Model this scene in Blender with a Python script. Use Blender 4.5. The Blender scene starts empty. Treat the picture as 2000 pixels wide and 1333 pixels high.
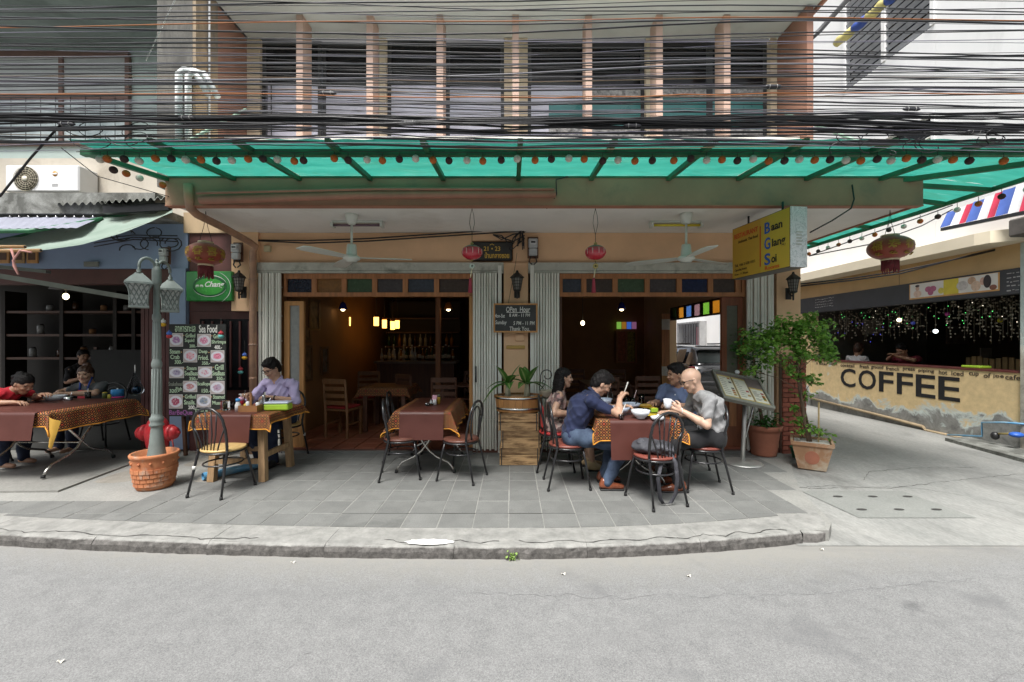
import bpy, bmesh, math, random
import numpy as np
from mathutils import Vector, Matrix, Euler
random.seed(7)
SC = bpy.context.scene
COL = SC.collection
PI = math.pi
rad = math.radians
F = 833.0            # focal length in pixels of the 2000 px wide photograph (15 mm on a 36 mm sensor)
CZ = 1.55
cam_d = bpy.data.cameras.new('street_camera')
cam_d.sensor_width = 36.0
cam_d.lens = 15.0
cam_d.clip_start = 0.05
cam_d.clip_end = 400
cam = bpy.data.objects.new('street_camera', cam_d)
COL.objects.link(cam)
cam.location = (0, 0, CZ)
cam.rotation_euler = (rad(90), 0, 0)
SC.camera = cam
world = bpy.data.worlds.new('World')
SC.world = world
world.use_nodes = True
wn = world.node_tree
bg = wn.nodes['Background']
sky = wn.nodes.new('ShaderNodeTexSky')
sky.sky_type = 'NISHITA'
sky.sun_disc = False
sky.sun_elevation = rad(62)
sky.sun_rotation = rad(203)
sky.air_density = 1.0
sky.dust_density = 4.0
hs = wn.nodes.new('ShaderNodeHueSaturation')
hs.inputs['Saturation'].default_value = 0.3
wn.links.new(sky.outputs[0], hs.inputs['Color'])
wn.links.new(hs.outputs[0], bg.inputs['Color'])
bg.inputs['Strength'].default_value = 0.12
sun_d = bpy.data.lights.new('sun', 'SUN')
sun_d.energy = 2.8
sun_d.angle = rad(24)
sun_d.color = (1.0, 0.975, 0.94)
sun = bpy.data.objects.new('sun', sun_d)
COL.objects.link(sun)
_el, _az = rad(62), rad(203)
sun.rotation_euler = Vector((-math.sin(_az) * math.cos(_el), -math.cos(_az) * math.cos(_el), -math.sin(_el))).to_track_quat('-Z', 'Y').to_euler()
SC.view_settings.view_transform = 'Standard'
SC.view_settings.look = 'None'
SC.view_settings.gamma = 1
SC.view_settings.exposure = 0.9
SC.view_settings.use_curve_mapping = False
SC.render.engine = 'CYCLES'
SC.cycles.use_denoising = True
SC.cycles.max_bounces = 8
SC.cycles.diffuse_bounces = 4
SC.cycles.glossy_bounces = 3
SC.cycles.transmission_bounces = 6
SC.cycles.transparent_max_bounces = 12
SC.cycles.caustics_reflective = False
SC.cycles.caustics_refractive = False
SC.cycles.sample_clamp_indirect = 6
def P(px, py, d):
	return Vector(((px - 1000) * d / F, d, CZ - (py - 667) * d / F))
class MB:
	def __init__(s):
		s.v, s.f, s.sm, s.mi, s.uv = [], [], [], [], {}
		s.cur = 0
	def add(s, verts, faces, smooth=False, uvs=None):
		o = len(s.v)
		s.v += [tuple(p) for p in verts]
		for f in faces:
			if uvs:
				s.uv[len(s.f)] = [uvs[i] for i in f]
			s.f.append([i + o for i in f])
			s.sm.append(smooth)
			s.mi.append(s.cur)
		return s
	def box(s, c, size, rz=0, R=None, taper=1.0):
		x, y, z = size[0] / 2, size[1] / 2, size[2] / 2
		pts = []
		for dz in (-1, 1):
			t = taper if dz > 0 else 1
			for dx, dy in ((-1, -1), (1, -1), (1, 1), (-1, 1)):
				pts.append(Vector((dx * x * t, dy * y * t, dz * z)))
		M = R if R is not None else Matrix.Rotation(rz, 3, 'Z')
		c = Vector(c)
		return s.add([M @ p + c for p in pts], [(3, 2, 1, 0), (4, 5, 6, 7), (0, 1, 5, 4), (1, 2, 6, 5), (2, 3, 7, 6), (3, 0, 4, 7)])
	def bx(s, x0, x1, y0, y1, z0, z1):
		return s.box(((x0 + x1) / 2, (y0 + y1) / 2, (z0 + z1) / 2), (abs(x1 - x0), abs(y1 - y0), abs(z1 - z0)))
	def bev(s, c, size, b=0.01, R=None, rz=0):
		bm = bmesh.new()
		bmesh.ops.create_cube(bm, size=1)
		bmesh.ops.scale(bm, vec=size, verts=bm.verts)
		bmesh.ops.bevel(bm, geom=bm.edges[:], offset=b, segments=1, profile=.5, affect='EDGES')
		M = R if R is not None else Matrix.Rotation(rz, 3, 'Z')
		c = Vector(c)
		bm.verts.index_update()
		s.add([M @ v.co + c for v in bm.verts], [[v.index for v in f.verts] for f in bm.faces])
		bm.free()
		return s
	def bar(s, a, b, w, h, up=(0, 0, 1)):
		a, b = Vector(a), Vector(b)
		d = (b - a)
		L = d.length
		d = d / L
		u = Vector(up)
		sd = d.cross(u)
		if sd.length < 1e-4:
			sd = d.cross(Vector((0, 1, 0)))
		sd.normalize()
		u = sd.cross(d)
		R = Matrix((sd, d, u)).transposed()
		return s.box((a + b) / 2, (w, L, h), R=R)
	def tube(s, pts, r, n=8, cap=True, closed=False, smooth=True):
		pts = [Vector(p) for p in pts]
		m = len(pts)
		rs = r if isinstance(r, (list, tuple)) else [r] * m
		vs, fs = [], []
		prev = None
		for i, p in enumerate(pts):
			if closed:
				t = pts[(i + 1) % m] - pts[i - 1]
			else:
				t = pts[min(i + 1, m - 1)] - pts[max(i - 1, 0)]
			if t.length < 1e-9:
				t = Vector((0, 0, 1))
			t.normalize()
			if prev is None:
				a = Vector((0, 0, 1)) if abs(t.z) < .9 else Vector((1, 0, 0))
				n1 = t.cross(a).normalized()
			else:
				n1 = (prev - t * prev.dot(t))
				n1 = n1.normalized() if n1.length > 1e-6 else t.orthogonal().normalized()
			prev = n1
			n2 = t.cross(n1)
			for k in range(n):
				a = 2 * PI * k / n
				vs.append(p + (n1 * math.cos(a) + n2 * math.sin(a)) * rs[i])
		for i in range(m if closed else m - 1):
			j = (i + 1) % m
			for k in range(n):
				l = (k + 1) % n
				fs.append((i * n + k, i * n + l, j * n + l, j * n + k))
		if cap and not closed:
			fs.append(tuple(reversed(range(n))))
			fs.append(tuple((m - 1) * n + k for k in range(n)))
		return s.add(vs, fs, smooth)
	def cyl(s, a, b, r, r2=None, n=12, smooth=True):
		return s.tube([a, b], [r, r if r2 is None else r2], n, smooth=smooth)
	def lathe(s, prof, c=(0, 0, 0), n=20, smooth=True, sx=1, sy=1, R=None, ph=0):
		c = Vector(c)
		vs, fs = [], []
		for (r, z) in prof:
			for k in range(n):
				a = 2 * PI * k / n + ph
				p = Vector((r * math.cos(a) * sx, r * math.sin(a) * sy, z))
				vs.append((R @ p if R is not None else p) + c)
		for i in range(len(prof) - 1):
			for k in range(n):
				l = (k + 1) % n
				fs.append((i * n + k, i * n + l, (i + 1) * n + l, (i + 1) * n + k))
		if prof[0][0] > 1e-4:
			fs.append(tuple(reversed(range(n))))
		if prof[-1][0] > 1e-4:
			fs.append(tuple((len(prof) - 1) * n + k for k in range(n)))
		return s.add(vs, fs, smooth)
	def ell(s, c, r, n=12, m=8, R=None, smooth=True):
		prof = [(max(math.sin(PI * i / m), 1e-5), -math.cos(PI * i / m)) for i in range(m + 1)]
		c = Vector(c)
		vs, fs = [], []
		for (rr, z) in prof:
			for k in range(n):
				a = 2 * PI * k / n
				p = Vector((rr * math.cos(a) * r[0], rr * math.sin(a) * r[1], z * r[2]))
				vs.append((R @ p if R is not None else p) + c)
		for i in range(m):
			for k in range(n):
				l = (k + 1) % n
				fs.append((i * n + k, i * n + l, (i + 1) * n + l, (i + 1) * n + k))
		return s.add(vs, fs, smooth)
	def quad(s, a, b, c, d, uvs=None):
		return s.add([a, b, c, d], [(0, 1, 2, 3)], uvs=uvs)
	def prism(s, poly, z0, z1):
		n = len(poly)
		zs0 = z0 if isinstance(z0, (list, tuple)) else [z0] * n
		zs1 = z1 if isinstance(z1, (list, tuple)) else [z1] * n
		vs = [(p[0], p[1], zs0[i]) for i, p in enumerate(poly)] + [(p[0], p[1], zs1[i]) for i, p in enumerate(poly)]
		fs = [tuple(reversed(range(n))), tuple(range(n, 2 * n))]
		for i in range(n):
			j = (i + 1) % n
			fs.append((i, j, n + j, n + i))
		return s.add(vs, fs)
	def extr(s, poly, o, ax, ay, az, t):
		"""polygon poly in the plane (ax, ay) at o, extruded by t along az"""
		o, ax, ay, az = Vector(o), Vector(ax), Vector(ay), Vector(az)
		n = len(poly)
		vs = [o + ax * p[0] + ay * p[1] for p in poly]
		vs += [v + az * t for v in vs]
		fs = [tuple(reversed(range(n))), tuple(range(n, 2 * n))]
		for i in range(n):
			j = (i + 1) % n
			fs.append((i, j, n + j, n + i))
		return s.add(vs, fs)
	def sheet(s, fn, nu, nv, smooth=True, uvscale=None):
		"""grid of fn(u,v) with u,v in 0..1"""
		vs, uvs, fs = [], [], []
		for j in range(nv + 1):
			for i in range(nu + 1):
				u, v = i / nu, j / nv
				vs.append(fn(u, v))
				uvs.append((u * uvscale[0], v * uvscale[1]) if uvscale else (u, v))
		w = nu + 1
		for j in range(nv):
			for i in range(nu):
				fs.append((j * w + i, j * w + i + 1, (j + 1) * w + i + 1, (j + 1) * w + i))
		return s.add(vs, fs, smooth, uvs)
	def mesh(s, name, mats, off=None):
		me = bpy.data.meshes.new(name)
		vs = s.v if off is None else [(a - off[0], b - off[1], c - off[2]) for a, b, c in s.v]
		me.from_pydata(vs, [], s.f)
		for m in (mats if isinstance(mats, (list, tuple)) else [mats]):
			me.materials.append(m)
		me.polygons.foreach_set('use_smooth', s.sm)
		me.polygons.foreach_set('material_index', s.mi)
		if s.uv:
			ul = me.uv_layers.new(name='UVMap')
			for p in me.polygons:
				u = s.uv.get(p.index)
				if u:
					for k, li in enumerate(p.loop_indices):
						ul.data[li].uv = u[k]
		me.validate(clean_customdata=False)
		me.update()
		return me
	def build(s, name, mats, parent=None, world=False):
		off = None
		if parent is not None and world:
			p, off = parent, Vector((0, 0, 0))
			while p is not None:
				off += p.location
				p = p.parent
		o = bpy.data.objects.new(name, s.mesh(name, mats, off))
		COL.objects.link(o)
		if parent is not None:
			o.parent = parent
		return o
def tag(o, label=None, cat=None, group=None, kind=None):
	if label:
		o['label'] = label
	if cat:
		o['category'] = cat
	if group:
		o['group'] = group
	if kind:
		o['kind'] = kind
	return o
def thing(name, label, cat, loc=(0, 0, 0), rz=0, group=None):
	o = bpy.data.objects.new(name, None)
	o.empty_display_size = .1
	COL.objects.link(o)
	o.location = loc
	o.rotation_euler = (0, 0, rz)
	return tag(o, label, cat, group)
def kids(o):
	return list(o.children)
def dup(root, loc, rz=None, label=None, group=None):
	def cp(o, par):
		c = o.copy()
		COL.objects.link(c)
		c.parent = par
		for ch in kids(o):
			cp(ch, c)
		return c
	r = cp(root, None)
	r.location = loc
	if rz is not None:
		r.rotation_euler = (0, 0, rz)
	if label:
		r['label'] = label
	if group:
		r['group'] = group
	return r
def inst(o, loc=None, R=None, parent=None, mat=None):
	c = o.copy()
	COL.objects.link(c)
	if parent is not None:
		c.parent = parent
	if loc is not None:
		c.location = loc
	if R is not None:
		c.rotation_euler = R
	return c
def text_mesh(body, mat, w=None, h=None, align='CENTER', ext=0.0, shear=0.0, bold=0.0):
	c = bpy.data.curves.new('lettering', 'FONT')
	c.body = body
	c.align_x = align
	c.extrude = ext
	c.shear = shear
	c.offset = bold
	c.resolution_u = 3
	o = bpy.data.objects.new('lettering', c)
	COL.objects.link(o)
	dg = bpy.context.evaluated_depsgraph_get()
	dg.update()
	me = bpy.data.meshes.new_from_object(o.evaluated_get(dg))
	bpy.data.objects.remove(o)
	co = np.array([v.co[:] for v in me.vertices])
	if len(co) == 0:
		return me
	lo, hi = co.min(0), co.max(0)
	sy = h / (hi[1] - lo[1]) if h else None
	sx = w / (hi[0] - lo[0]) if w else None
	sx = sx or sy
	sy = sy or sx
	co[:, 0] = (co[:, 0] - (lo[0] + hi[0]) / 2) * sx
	co[:, 1] = (co[:, 1] - (lo[1] + hi[1]) / 2) * sy
	me.vertices.foreach_set('co', co.ravel())
	me.materials.clear()
	me.materials.append(mat)
	me.update()
	return me
def text(body, mat, o, ax=(1, 0, 0), ay=(0, 0, 1), parent=None, w=None, h=None, ext=0.001, shear=0, bold=0.0, name='lettering'):
	"""lettering centred at o (parent's coordinates), running along ax with its height along ay"""
	me = text_mesh(body, mat, w, h, ext=ext, shear=shear, bold=bold)
	ax, ay = Vector(ax).normalized(), Vector(ay).normalized()
	az = ax.cross(ay)
	M = Matrix((ax, ay, az)).transposed().to_4x4()
	M.translation = Vector(o)
	me.transform(M)
	ob = bpy.data.objects.new(name, me)
	COL.objects.link(ob)
	if parent is not None:
		ob.parent = parent
	return ob
MATS = {}
def node_mat(key):
	m = bpy.data.materials.new(key)
	m.use_nodes = True
	nt = m.node_tree
	return m, nt, nt.nodes['Principled BSDF']
def mk(nt, t, **kw):
	n = nt.nodes.new(t)
	for k, v in kw.items():
		if k.startswith('i_'):
			key = k[2:]
			n.inputs[int(key) if key.isdigit() else key].default_value = v
		else:
			setattr(n, k, v)
	return n
def mixc(nt, fac, a, b, blend='MIX'):
	n = nt.nodes.new('ShaderNodeMix')
	n.data_type = 'RGBA'
	n.blend_type = blend
	for sock, val in ((n.inputs[0], fac), (n.inputs[6], a), (n.inputs[7], b)):
		if isinstance(val, (int, float)):
			sock.default_value = val
		elif isinstance(val, tuple):
			sock.default_value = (*val, 1) if len(val) == 3 else val
		else:
			nt.links.new(val, sock)
	return n.outputs[2]
def math_n(nt, op, a, b=0.0, c=None):
	n = nt.nodes.new('ShaderNodeMath')
	n.operation = op
	for i, val in enumerate((a, b) if c is None else (a, b, c)):
		if isinstance(val, (int, float)):
			n.inputs[i].default_value = val
		else:
			nt.links.new(val, n.inputs[i])
	return n.outputs[0]
def ramp(nt, src, stops):
	n = nt.nodes.new('ShaderNodeValToRGB')
	el = n.color_ramp.elements
	while len(el) < len(stops):
		el.new(0.5)
	for e, (p, c) in zip(el, stops):
		e.position = p
		e.color = (*c, 1) if len(c) == 3 else c
	nt.links.new(src, n.inputs[0])
	return n.outputs[0]
def noise_n(nt, scale, detail=4, rough=.55, vec=None, dist=0):
	n = mk(nt, 'ShaderNodeTexNoise', i_Scale=scale, i_Detail=detail, i_Roughness=rough, i_Distortion=dist)
	if vec is not None:
		nt.links.new(vec, n.inputs['Vector'])
	return n.outputs[0]
def obj_co(nt, kind='Object', scale=None):
	t = nt.nodes.new('ShaderNodeTexCoord').outputs[kind]
	if scale:
		mp = mk(nt, 'ShaderNodeMapping', i_Scale=scale)
		nt.links.new(t, mp.inputs[0])
		t = mp.outputs[0]
	return t
def bump(nt, bs, height, strength=.3, dist=.01):
	b = mk(nt, 'ShaderNodeBump', i_Strength=strength, i_Distance=dist)
	nt.links.new(height, b.inputs['Height'])
	nt.links.new(b.outputs[0], bs.inputs['Normal'])
def M(key, col=None, rough=.6, metal=0.0, var=.18, scale=6.0, bmp=0.0, bscale=60.0, rnd=0.0, spec=.5, wear=None, wscale=3.0, wamt=.5, stretch=None, sheen=0, coat=0, alpha=None):
	"""a named procedural material: a base colour broken by noise, optional worn patches of a second colour, optional relief"""
	if key in MATS:
		return MATS[key]
	m, nt, bs = node_mat(key)
	MATS[key] = m
	co = obj_co(nt, 'Object', stretch)
	n1 = noise_n(nt, scale, 5, .6, co)
	lo = tuple(max(0, c * (1 - var)) for c in col)
	hi = tuple(min(1, c * (1 + var)) for c in col)
	c = ramp(nt, n1, [(.3, lo), (.7, hi)])
	if rnd:
		oi = nt.nodes.new('ShaderNodeObjectInfo')
		f = math_n(nt, 'MULTIPLY_ADD', oi.outputs['Random'], 2 * rnd, 1 - rnd)
		c2 = nt.nodes.new('ShaderNodeVectorMath')
		c2.operation = 'SCALE'
		nt.links.new(c, c2.inputs[0])
		nt.links.new(f, c2.inputs['Scale'])
		c = c2.outputs[0]
	if wear:
		n2 = noise_n(nt, wscale, 6, .65, co, .3)
		f = ramp(nt, n2, [(1 - wamt - .08, (0, 0, 0)), (1 - wamt + .1, (1, 1, 1))])
		c = mixc(nt, f, c, wear)
	nt.links.new(c, bs.inputs['Base Color'])
	r = math_n(nt, 'MULTIPLY_ADD', n1, .25, max(0, rough - .12))
	nt.links.new(r, bs.inputs['Roughness'])
	bs.inputs['Metallic'].default_value = metal
	bs.inputs['Specular IOR Level'].default_value = spec
	if sheen:
		bs.inputs['Sheen Weight'].default_value = sheen
	if coat:
		bs.inputs['Coat Weight'].default_value = coat
	if bmp:
		bump(nt, bs, noise_n(nt, bscale, 4, .6, co), bmp, .004)
	return m
def glow(key, col, strength):
	if key in MATS:
		return MATS[key]
	m, nt, bs = node_mat(key)
	MATS[key] = m
	bs.inputs['Base Color'].default_value = (*col, 1)
	bs.inputs['Emission Color'].default_value = (*col, 1)
	bs.inputs['Emission Strength'].default_value = strength
	return m
def glass(key, col, rough=.05, ior=1.45, trans=1.0):
	if key in MATS:
		return MATS[key]
	m, nt, bs = node_mat(key)
	MATS[key] = m
	bs.inputs['Base Color'].default_value = (*col, 1)
	bs.inputs['Transmission Weight'].default_value = trans
	bs.inputs['Roughness'].default_value = rough
	bs.inputs['IOR'].default_value = ior
	return m
def _seg(p, a, b):
	ab = b - a
	t = ((p - a) @ ab) / max(float(ab @ ab), 1e-9)
	return np.clip(t, 0, 1)
class SDF:
	def __init__(s, h=.008, k=.02):
		s.h, s.k, s.pr = h, k, []
	def rc(s, a, b, ra, rb=None, k=None, flat=None):
		"""tapered capsule; flat=(axis, factor) squashes the section along an axis"""
		s.pr.append(('rc', np.array(a, float), np.array(b, float), ra, ra if rb is None else rb, k, flat))
		return s
	def el(s, c, r, k=None, R=None, cut=False):
		s.pr.append(('el', np.array(c, float), np.array(r, float), None if R is None else np.array(R), None, k, cut))
		return s
	def chain(s, pts, rs, k=None):
		for i in range(len(pts) - 1):
			s.rc(pts[i], pts[i + 1], rs[i], rs[i + 1], k)
		return s
	def mesh(s, name, mat, disp=None, clip=None):
		import openvdb
		h = s.h
		los, his = [], []
		for p in s.pr:
			if p[0] == 'rc':
				r = max(p[3], p[4])
				los.append(np.minimum(p[1], p[2]) - r)
				his.append(np.maximum(p[1], p[2]) + r)
			else:
				r = p[2].max()
				los.append(p[1] - r)
				his.append(p[1] + r)
		lo = np.min(los, 0) - .05
		hi = np.max(his, 0) + .05
		n = np.ceil((hi - lo) / h).astype(int) + 1
		Fd = np.full(n, .05, np.float32)
		for i, p in enumerate(s.pr):
			k = s.k if p[5] is None else p[5]
			mg = .045 + k
			a = np.maximum(((los[i] - mg - lo) / h).astype(int), 0)
			b = np.minimum(((his[i] + mg - lo) / h).astype(int) + 2, n)
			gx, gy, gz = np.meshgrid(*[np.arange(a[j], b[j]) * h + lo[j] for j in range(3)], indexing='ij')
			g = np.stack((gx, gy, gz), -1).astype(np.float32)
			if p[0] == 'rc':
				A, B, sc = p[1], p[2], 1.0
				if p[6]:
					ax = np.array(p[6][0], float)
					ax /= np.linalg.norm(ax)
					q = 1 / p[6][1] - 1
					c = (A + B) / 2
					g = g + (((g - c) @ ax) * q)[..., None] * ax
					A = A + ((A - c) @ ax) * q * ax
					B = B + ((B - c) @ ax) * q * ax
					sc = max(p[6][1], .6)
				t = _seg(g, A, B)
				d = (np.linalg.norm(g - (A + t[..., None] * (B - A)), axis=-1) - (p[3] + t * (p[4] - p[3]))) * sc
			else:
				q = g - p[1]
				if p[3] is not None:
					q = q @ p[3]
				k0 = np.linalg.norm(q / p[2], axis=-1)
				k1 = np.linalg.norm(q / (p[2] ** 2), axis=-1) + 1e-9
				d = k0 * (k0 - 1) / k1
			sl = tuple(slice(a[j], b[j]) for j in range(3))
			cur = Fd[sl]
			if p[0] == 'el' and p[6]:
				Fd[sl] = np.maximum(cur, -d)
				continue
			if k > 1e-5:
				hh = np.clip(.5 + .5 * (cur - d) / k, 0, 1)
				Fd[sl] = cur * (1 - hh) + d * hh - k * hh * (1 - hh)
			else:
				Fd[sl] = np.minimum(cur, d)
		gx, gy, gz = np.meshgrid(*[np.arange(n[j]) * h + lo[j] for j in range(3)], indexing='ij', sparse=True)
		if disp:
			Fd = Fd + disp(gx, gy, gz).astype(np.float32)
		if clip:
			Fd = np.maximum(Fd, clip(gx, gy, gz).astype(np.float32))
		vg = openvdb.FloatGrid(.05)
		vg.copyFromArray(np.ascontiguousarray(np.clip(Fd, -.05, .05), dtype=np.float32))
		pts, q = vg.convertToQuads(0.0)
		pts = pts * h + lo
		q = q.astype(np.int64)
		me = bpy.data.meshes.new(name)
		me.vertices.add(len(pts))
		me.vertices.foreach_set('co', pts.astype(np.float32).ravel())
		me.loops.add(len(q) * 4)
		me.loops.foreach_set('vertex_index', q.ravel().astype(np.int32))
		me.polygons.add(len(q))
		me.polygons.foreach_set('loop_start', np.arange(0, len(q) * 4, 4, dtype=np.int32))
		me.polygons.foreach_set('use_smooth', np.ones(len(q), bool))
		me.update(calc_edges=True)
		me.materials.append(mat)
		return me
	def build(s, name, mat, parent=None, **kw):
		o = bpy.data.objects.new(name, s.mesh(name, mat, **kw))
		COL.objects.link(o)
		if parent is not None:
			o.parent = parent
		return o
# ================================================================== materials of the setting
def asphalt():
	m, nt, bs = node_mat('asphalt')
	co = obj_co(nt)
	big = noise_n(nt, .55, 4, .6, co)
	fine = noise_n(nt, 130, 4, .75, co)
	mid = noise_n(nt, 9, 5, .65, co)
	c = ramp(nt, big, [(.3, (.128, .131, .133)), (.7, (.195, .197, .197))])
	c = mixc(nt, .55, c, ramp(nt, mid, [(.3, (.12, .122, .122)), (.7, (.25, .25, .246))]))
	c = mixc(nt, .45, c, ramp(nt, fine, [(.35, (.075, .075, .075)), (.62, (.33, .33, .325))]))
	st = noise_n(nt, 1.9, 3, .5, co, .4)
	c = mixc(nt, ramp(nt, st, [(.60, (0, 0, 0)), (.72, (.6, .6, .6))]), c, (.125, .127, .13))
	vo = mk(nt, 'ShaderNodeTexVoronoi', i_Scale=140.0)
	nt.links.new(co, vo.inputs['Vector'])
	c = mixc(nt, ramp(nt, vo.outputs['Distance'], [(.1, (.5, .5, .5)), (.22, (0, 0, 0))]), c, (.5, .49, .47))
	sp = mk(nt, 'ShaderNodeSeparateXYZ')
	nt.links.new(co, sp.inputs[0])
	dk = math_n(nt, 'SUBTRACT', math_n(nt, 'MULTIPLY_ADD', math_n(nt, 'MULTIPLY', sp.outputs[0], sp.outputs[0]), .02, 3.2), sp.outputs[1])
	dk = math_n(nt, 'ADD', dk, math_n(nt, 'MULTIPLY_ADD', mid, .5, -.25))
	c = mixc(nt, ramp(nt, dk, [(0, (.8, .8, .8)), (.12, (.45, .45, .45)), (.38, (0, 0, 0))]), c, (.255, .247, .225))
	v2 = mk(nt, 'ShaderNodeTexVoronoi', i_Scale=1.25, i_Randomness=1.0)
	nt.links.new(co, v2.inputs['Vector'])
	sd = math_n(nt, 'ADD', v2.outputs['Distance'], math_n(nt, 'MULTIPLY_ADD', mid, .22, -.11))
	c = mixc(nt, ramp(nt, sd, [(.03, (.55, .55, .55)), (.11, (0, 0, 0))]), c, (.075, .076, .078))
	wv = noise_n(nt, 1.4, 6, .7, obj_co(nt, 'Object', (.25, 2.4, 1)), .5)
	c = mixc(nt, ramp(nt, wv, [(.56, (0, 0, 0)), (.70, (.4, .4, .4))]), c, (.16, .16, .16))
	nt.links.new(c, bs.inputs['Base Color'])
	bs.inputs['Roughness'].default_value = .88
	bump(nt, bs, noise_n(nt, 170, 3, .7, co), .12, .002)
	return m
def concrete(key, a, b, sc=2.0, stain=(.12, .12, .11), amt=.35, streak=None, rnd=0):
	m, nt, bs = node_mat(key)
	MATS[key] = m
	co = obj_co(nt, 'Object', streak)
	c = ramp(nt, noise_n(nt, sc, 6, .62, co), [(.3, a), (.7, b)])
	c = mixc(nt, .3, c, ramp(nt, noise_n(nt, sc * 25, 4, .7, co), [(.3, tuple(x * .6 for x in a)), (.7, tuple(min(1, x * 1.35) for x in b))]))
	f = ramp(nt, noise_n(nt, sc * .8, 7, .68, co, .6), [(1 - amt - .04, (0, 0, 0)), (1 - amt + .16, (.7, .7, .7))])
	c = mixc(nt, f, c, stain)
	if rnd:
		oi = nt.nodes.new('ShaderNodeObjectInfo')
		vm = nt.nodes.new('ShaderNodeVectorMath')
		vm.operation = 'SCALE'
		nt.links.new(c, vm.inputs[0])
		nt.links.new(math_n(nt, 'MULTIPLY_ADD', oi.outputs['Random'], 2 * rnd, 1 - rnd), vm.inputs['Scale'])
		c = vm.outputs[0]
	nt.links.new(c, bs.inputs['Base Color'])
	bs.inputs['Roughness'].default_value = .85
	bump(nt, bs, noise_n(nt, sc * 22, 5, .7, co), .3, .005)
	return m
def kerb_mat():
	m, nt, bs = node_mat('kerb_concrete')
	co = obj_co(nt)
	g = mk(nt, 'ShaderNodeNewGeometry')
	sep = mk(nt, 'ShaderNodeSeparateXYZ')
	nt.links.new(g.outputs['Position'], sep.inputs[0])
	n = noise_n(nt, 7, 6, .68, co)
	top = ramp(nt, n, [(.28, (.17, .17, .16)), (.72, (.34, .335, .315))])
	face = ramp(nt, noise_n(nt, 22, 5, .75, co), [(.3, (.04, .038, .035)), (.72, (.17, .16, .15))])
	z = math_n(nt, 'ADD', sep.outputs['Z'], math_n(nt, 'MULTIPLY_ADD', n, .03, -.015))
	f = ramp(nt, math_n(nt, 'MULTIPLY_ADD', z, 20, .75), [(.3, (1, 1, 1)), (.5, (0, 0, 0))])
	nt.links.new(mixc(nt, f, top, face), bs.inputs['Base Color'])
	bs.inputs['Roughness'].default_value = .9
	bump(nt, bs, noise_n(nt, 45, 5, .7, co), .6, .008)
	return m
def peeling(key, paint, under, plaster, zlo, zhi, axis='Z'):
	"""painted wall whose lower part has lost its paint in ragged patches (positions in world metres)"""
	m, nt, bs = node_mat(key)
	MATS[key] = m
	g = mk(nt, 'ShaderNodeNewGeometry')
	pos = g.outputs['Position']
	sep = mk(nt, 'ShaderNodeSeparateXYZ')
	nt.links.new(pos, sep.inputs[0])
	n = noise_n(nt, 1.6, 7, .62, pos, .5)
	n2 = noise_n(nt, 11, 5, .65, pos)
	z = math_n(nt, 'SUBTRACT', sep.outputs['Z'], math_n(nt, 'MULTIPLY_ADD', n, 1.35, -.67))
	f = ramp(nt, math_n(nt, 'DIVIDE', math_n(nt, 'SUBTRACT', z, zlo), zhi - zlo), [(.44, (1, 1, 1)), (.56, (0, 0, 0))])
	pc = ramp(nt, n2, [(.3, tuple(c * .86 for c in paint)), (.7, tuple(min(1, c * 1.08) for c in paint))])
	pl = ramp(nt, noise_n(nt, 5, 7, .7, pos, .4), [(.3, tuple(c * .5 for c in plaster)), (.5, plaster), (.75, tuple(min(1, c * 1.5) for c in plaster))])
	edge = ramp(nt, math_n(nt, 'DIVIDE', math_n(nt, 'SUBTRACT', z, zlo), zhi - zlo), [(.40, (0, 0, 0)), (.48, (.8, .8, .8)), (.57, (0, 0, 0))])
	c = mixc(nt, f, pc, pl)
	c = mixc(nt, edge, c, under)
	pn = ramp(nt, noise_n(nt, 2.3, 6, .6, pos, .8), [(.60, (0, 0, 0)), (.66, (.8, .8, .8))])
	c = mixc(nt, pn, c, under)
	nt.links.new(c, bs.inputs['Base Color'])
	bs.inputs['Roughness'].default_value = .85
	bump(nt, bs, math_n(nt, 'ADD', n2, f), .35, .006)
	return m
mAsph = asphalt()
mPave = concrete('pavement_concrete', (.20, .20, .188), (.30, .296, .275), 2.2, (.2, .2, .19), .3)
mTile = concrete('paving_tile', (.118, .12, .115), (.188, .19, .181), 3.2, (.075, .077, .072), .42, None, .08)
mAlley = concrete('alley_concrete', (.20, .205, .195), (.32, .317, .30), 1.6, (.10, .10, .095), .44, (1, .45, 1))
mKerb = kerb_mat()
mGrout_ = M('grout', (.42, .42, .40), .9, var=.3, scale=5)
mCrack = M('crack_dirt', (.045, .043, .04), .95)
mPeach = M('peach_paint', (.77, .50, .30), .75, var=.07, scale=2.5, bmp=.12, bscale=35, wear=(.62, .41, .25), wscale=2.2, wamt=.3)
mSoffit = M('white_soffit', (.84, .82, .78), .8, var=.05, scale=2, wear=(.70, .67, .61), wscale=1.3, wamt=.36)
mBeam = M('beam_paint', (.36, .22, .14), .75, var=.12, scale=2, wear=(.26, .185, .125), wscale=2.4, wamt=.4)
mRust = M('brown_trim_paint', (.38, .17, .11), .65, var=.15)
mWing = M('terracotta_paint', (.34, .175, .12), .75, var=.08, scale=2, wear=(.27, .14, .10), wscale=1.5, wamt=.35)
mFin = M('fin_paint', (.60, .41, .325), .75, var=.08, scale=3, wear=(.48, .32, .25), wscale=2.5, wamt=.3)
mCream = M('cream_paint', (.70, .58, .42), .75, var=.1, scale=3, wear=(.52, .42, .31), wscale=3, wamt=.35)
mTan = M('stained_tan_render', (.46, .34, .21), .85, var=.2, scale=2.5, bmp=.2, bscale=14, wear=(.10, .095, .085), wscale=1.1, wamt=.4, stretch=(1, 1, .35))
mOffW = M('offwhite_sill', (.74, .71, .65), .75, var=.1, scale=3, wear=(.45, .41, .35), wscale=2, wamt=.3)
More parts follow.
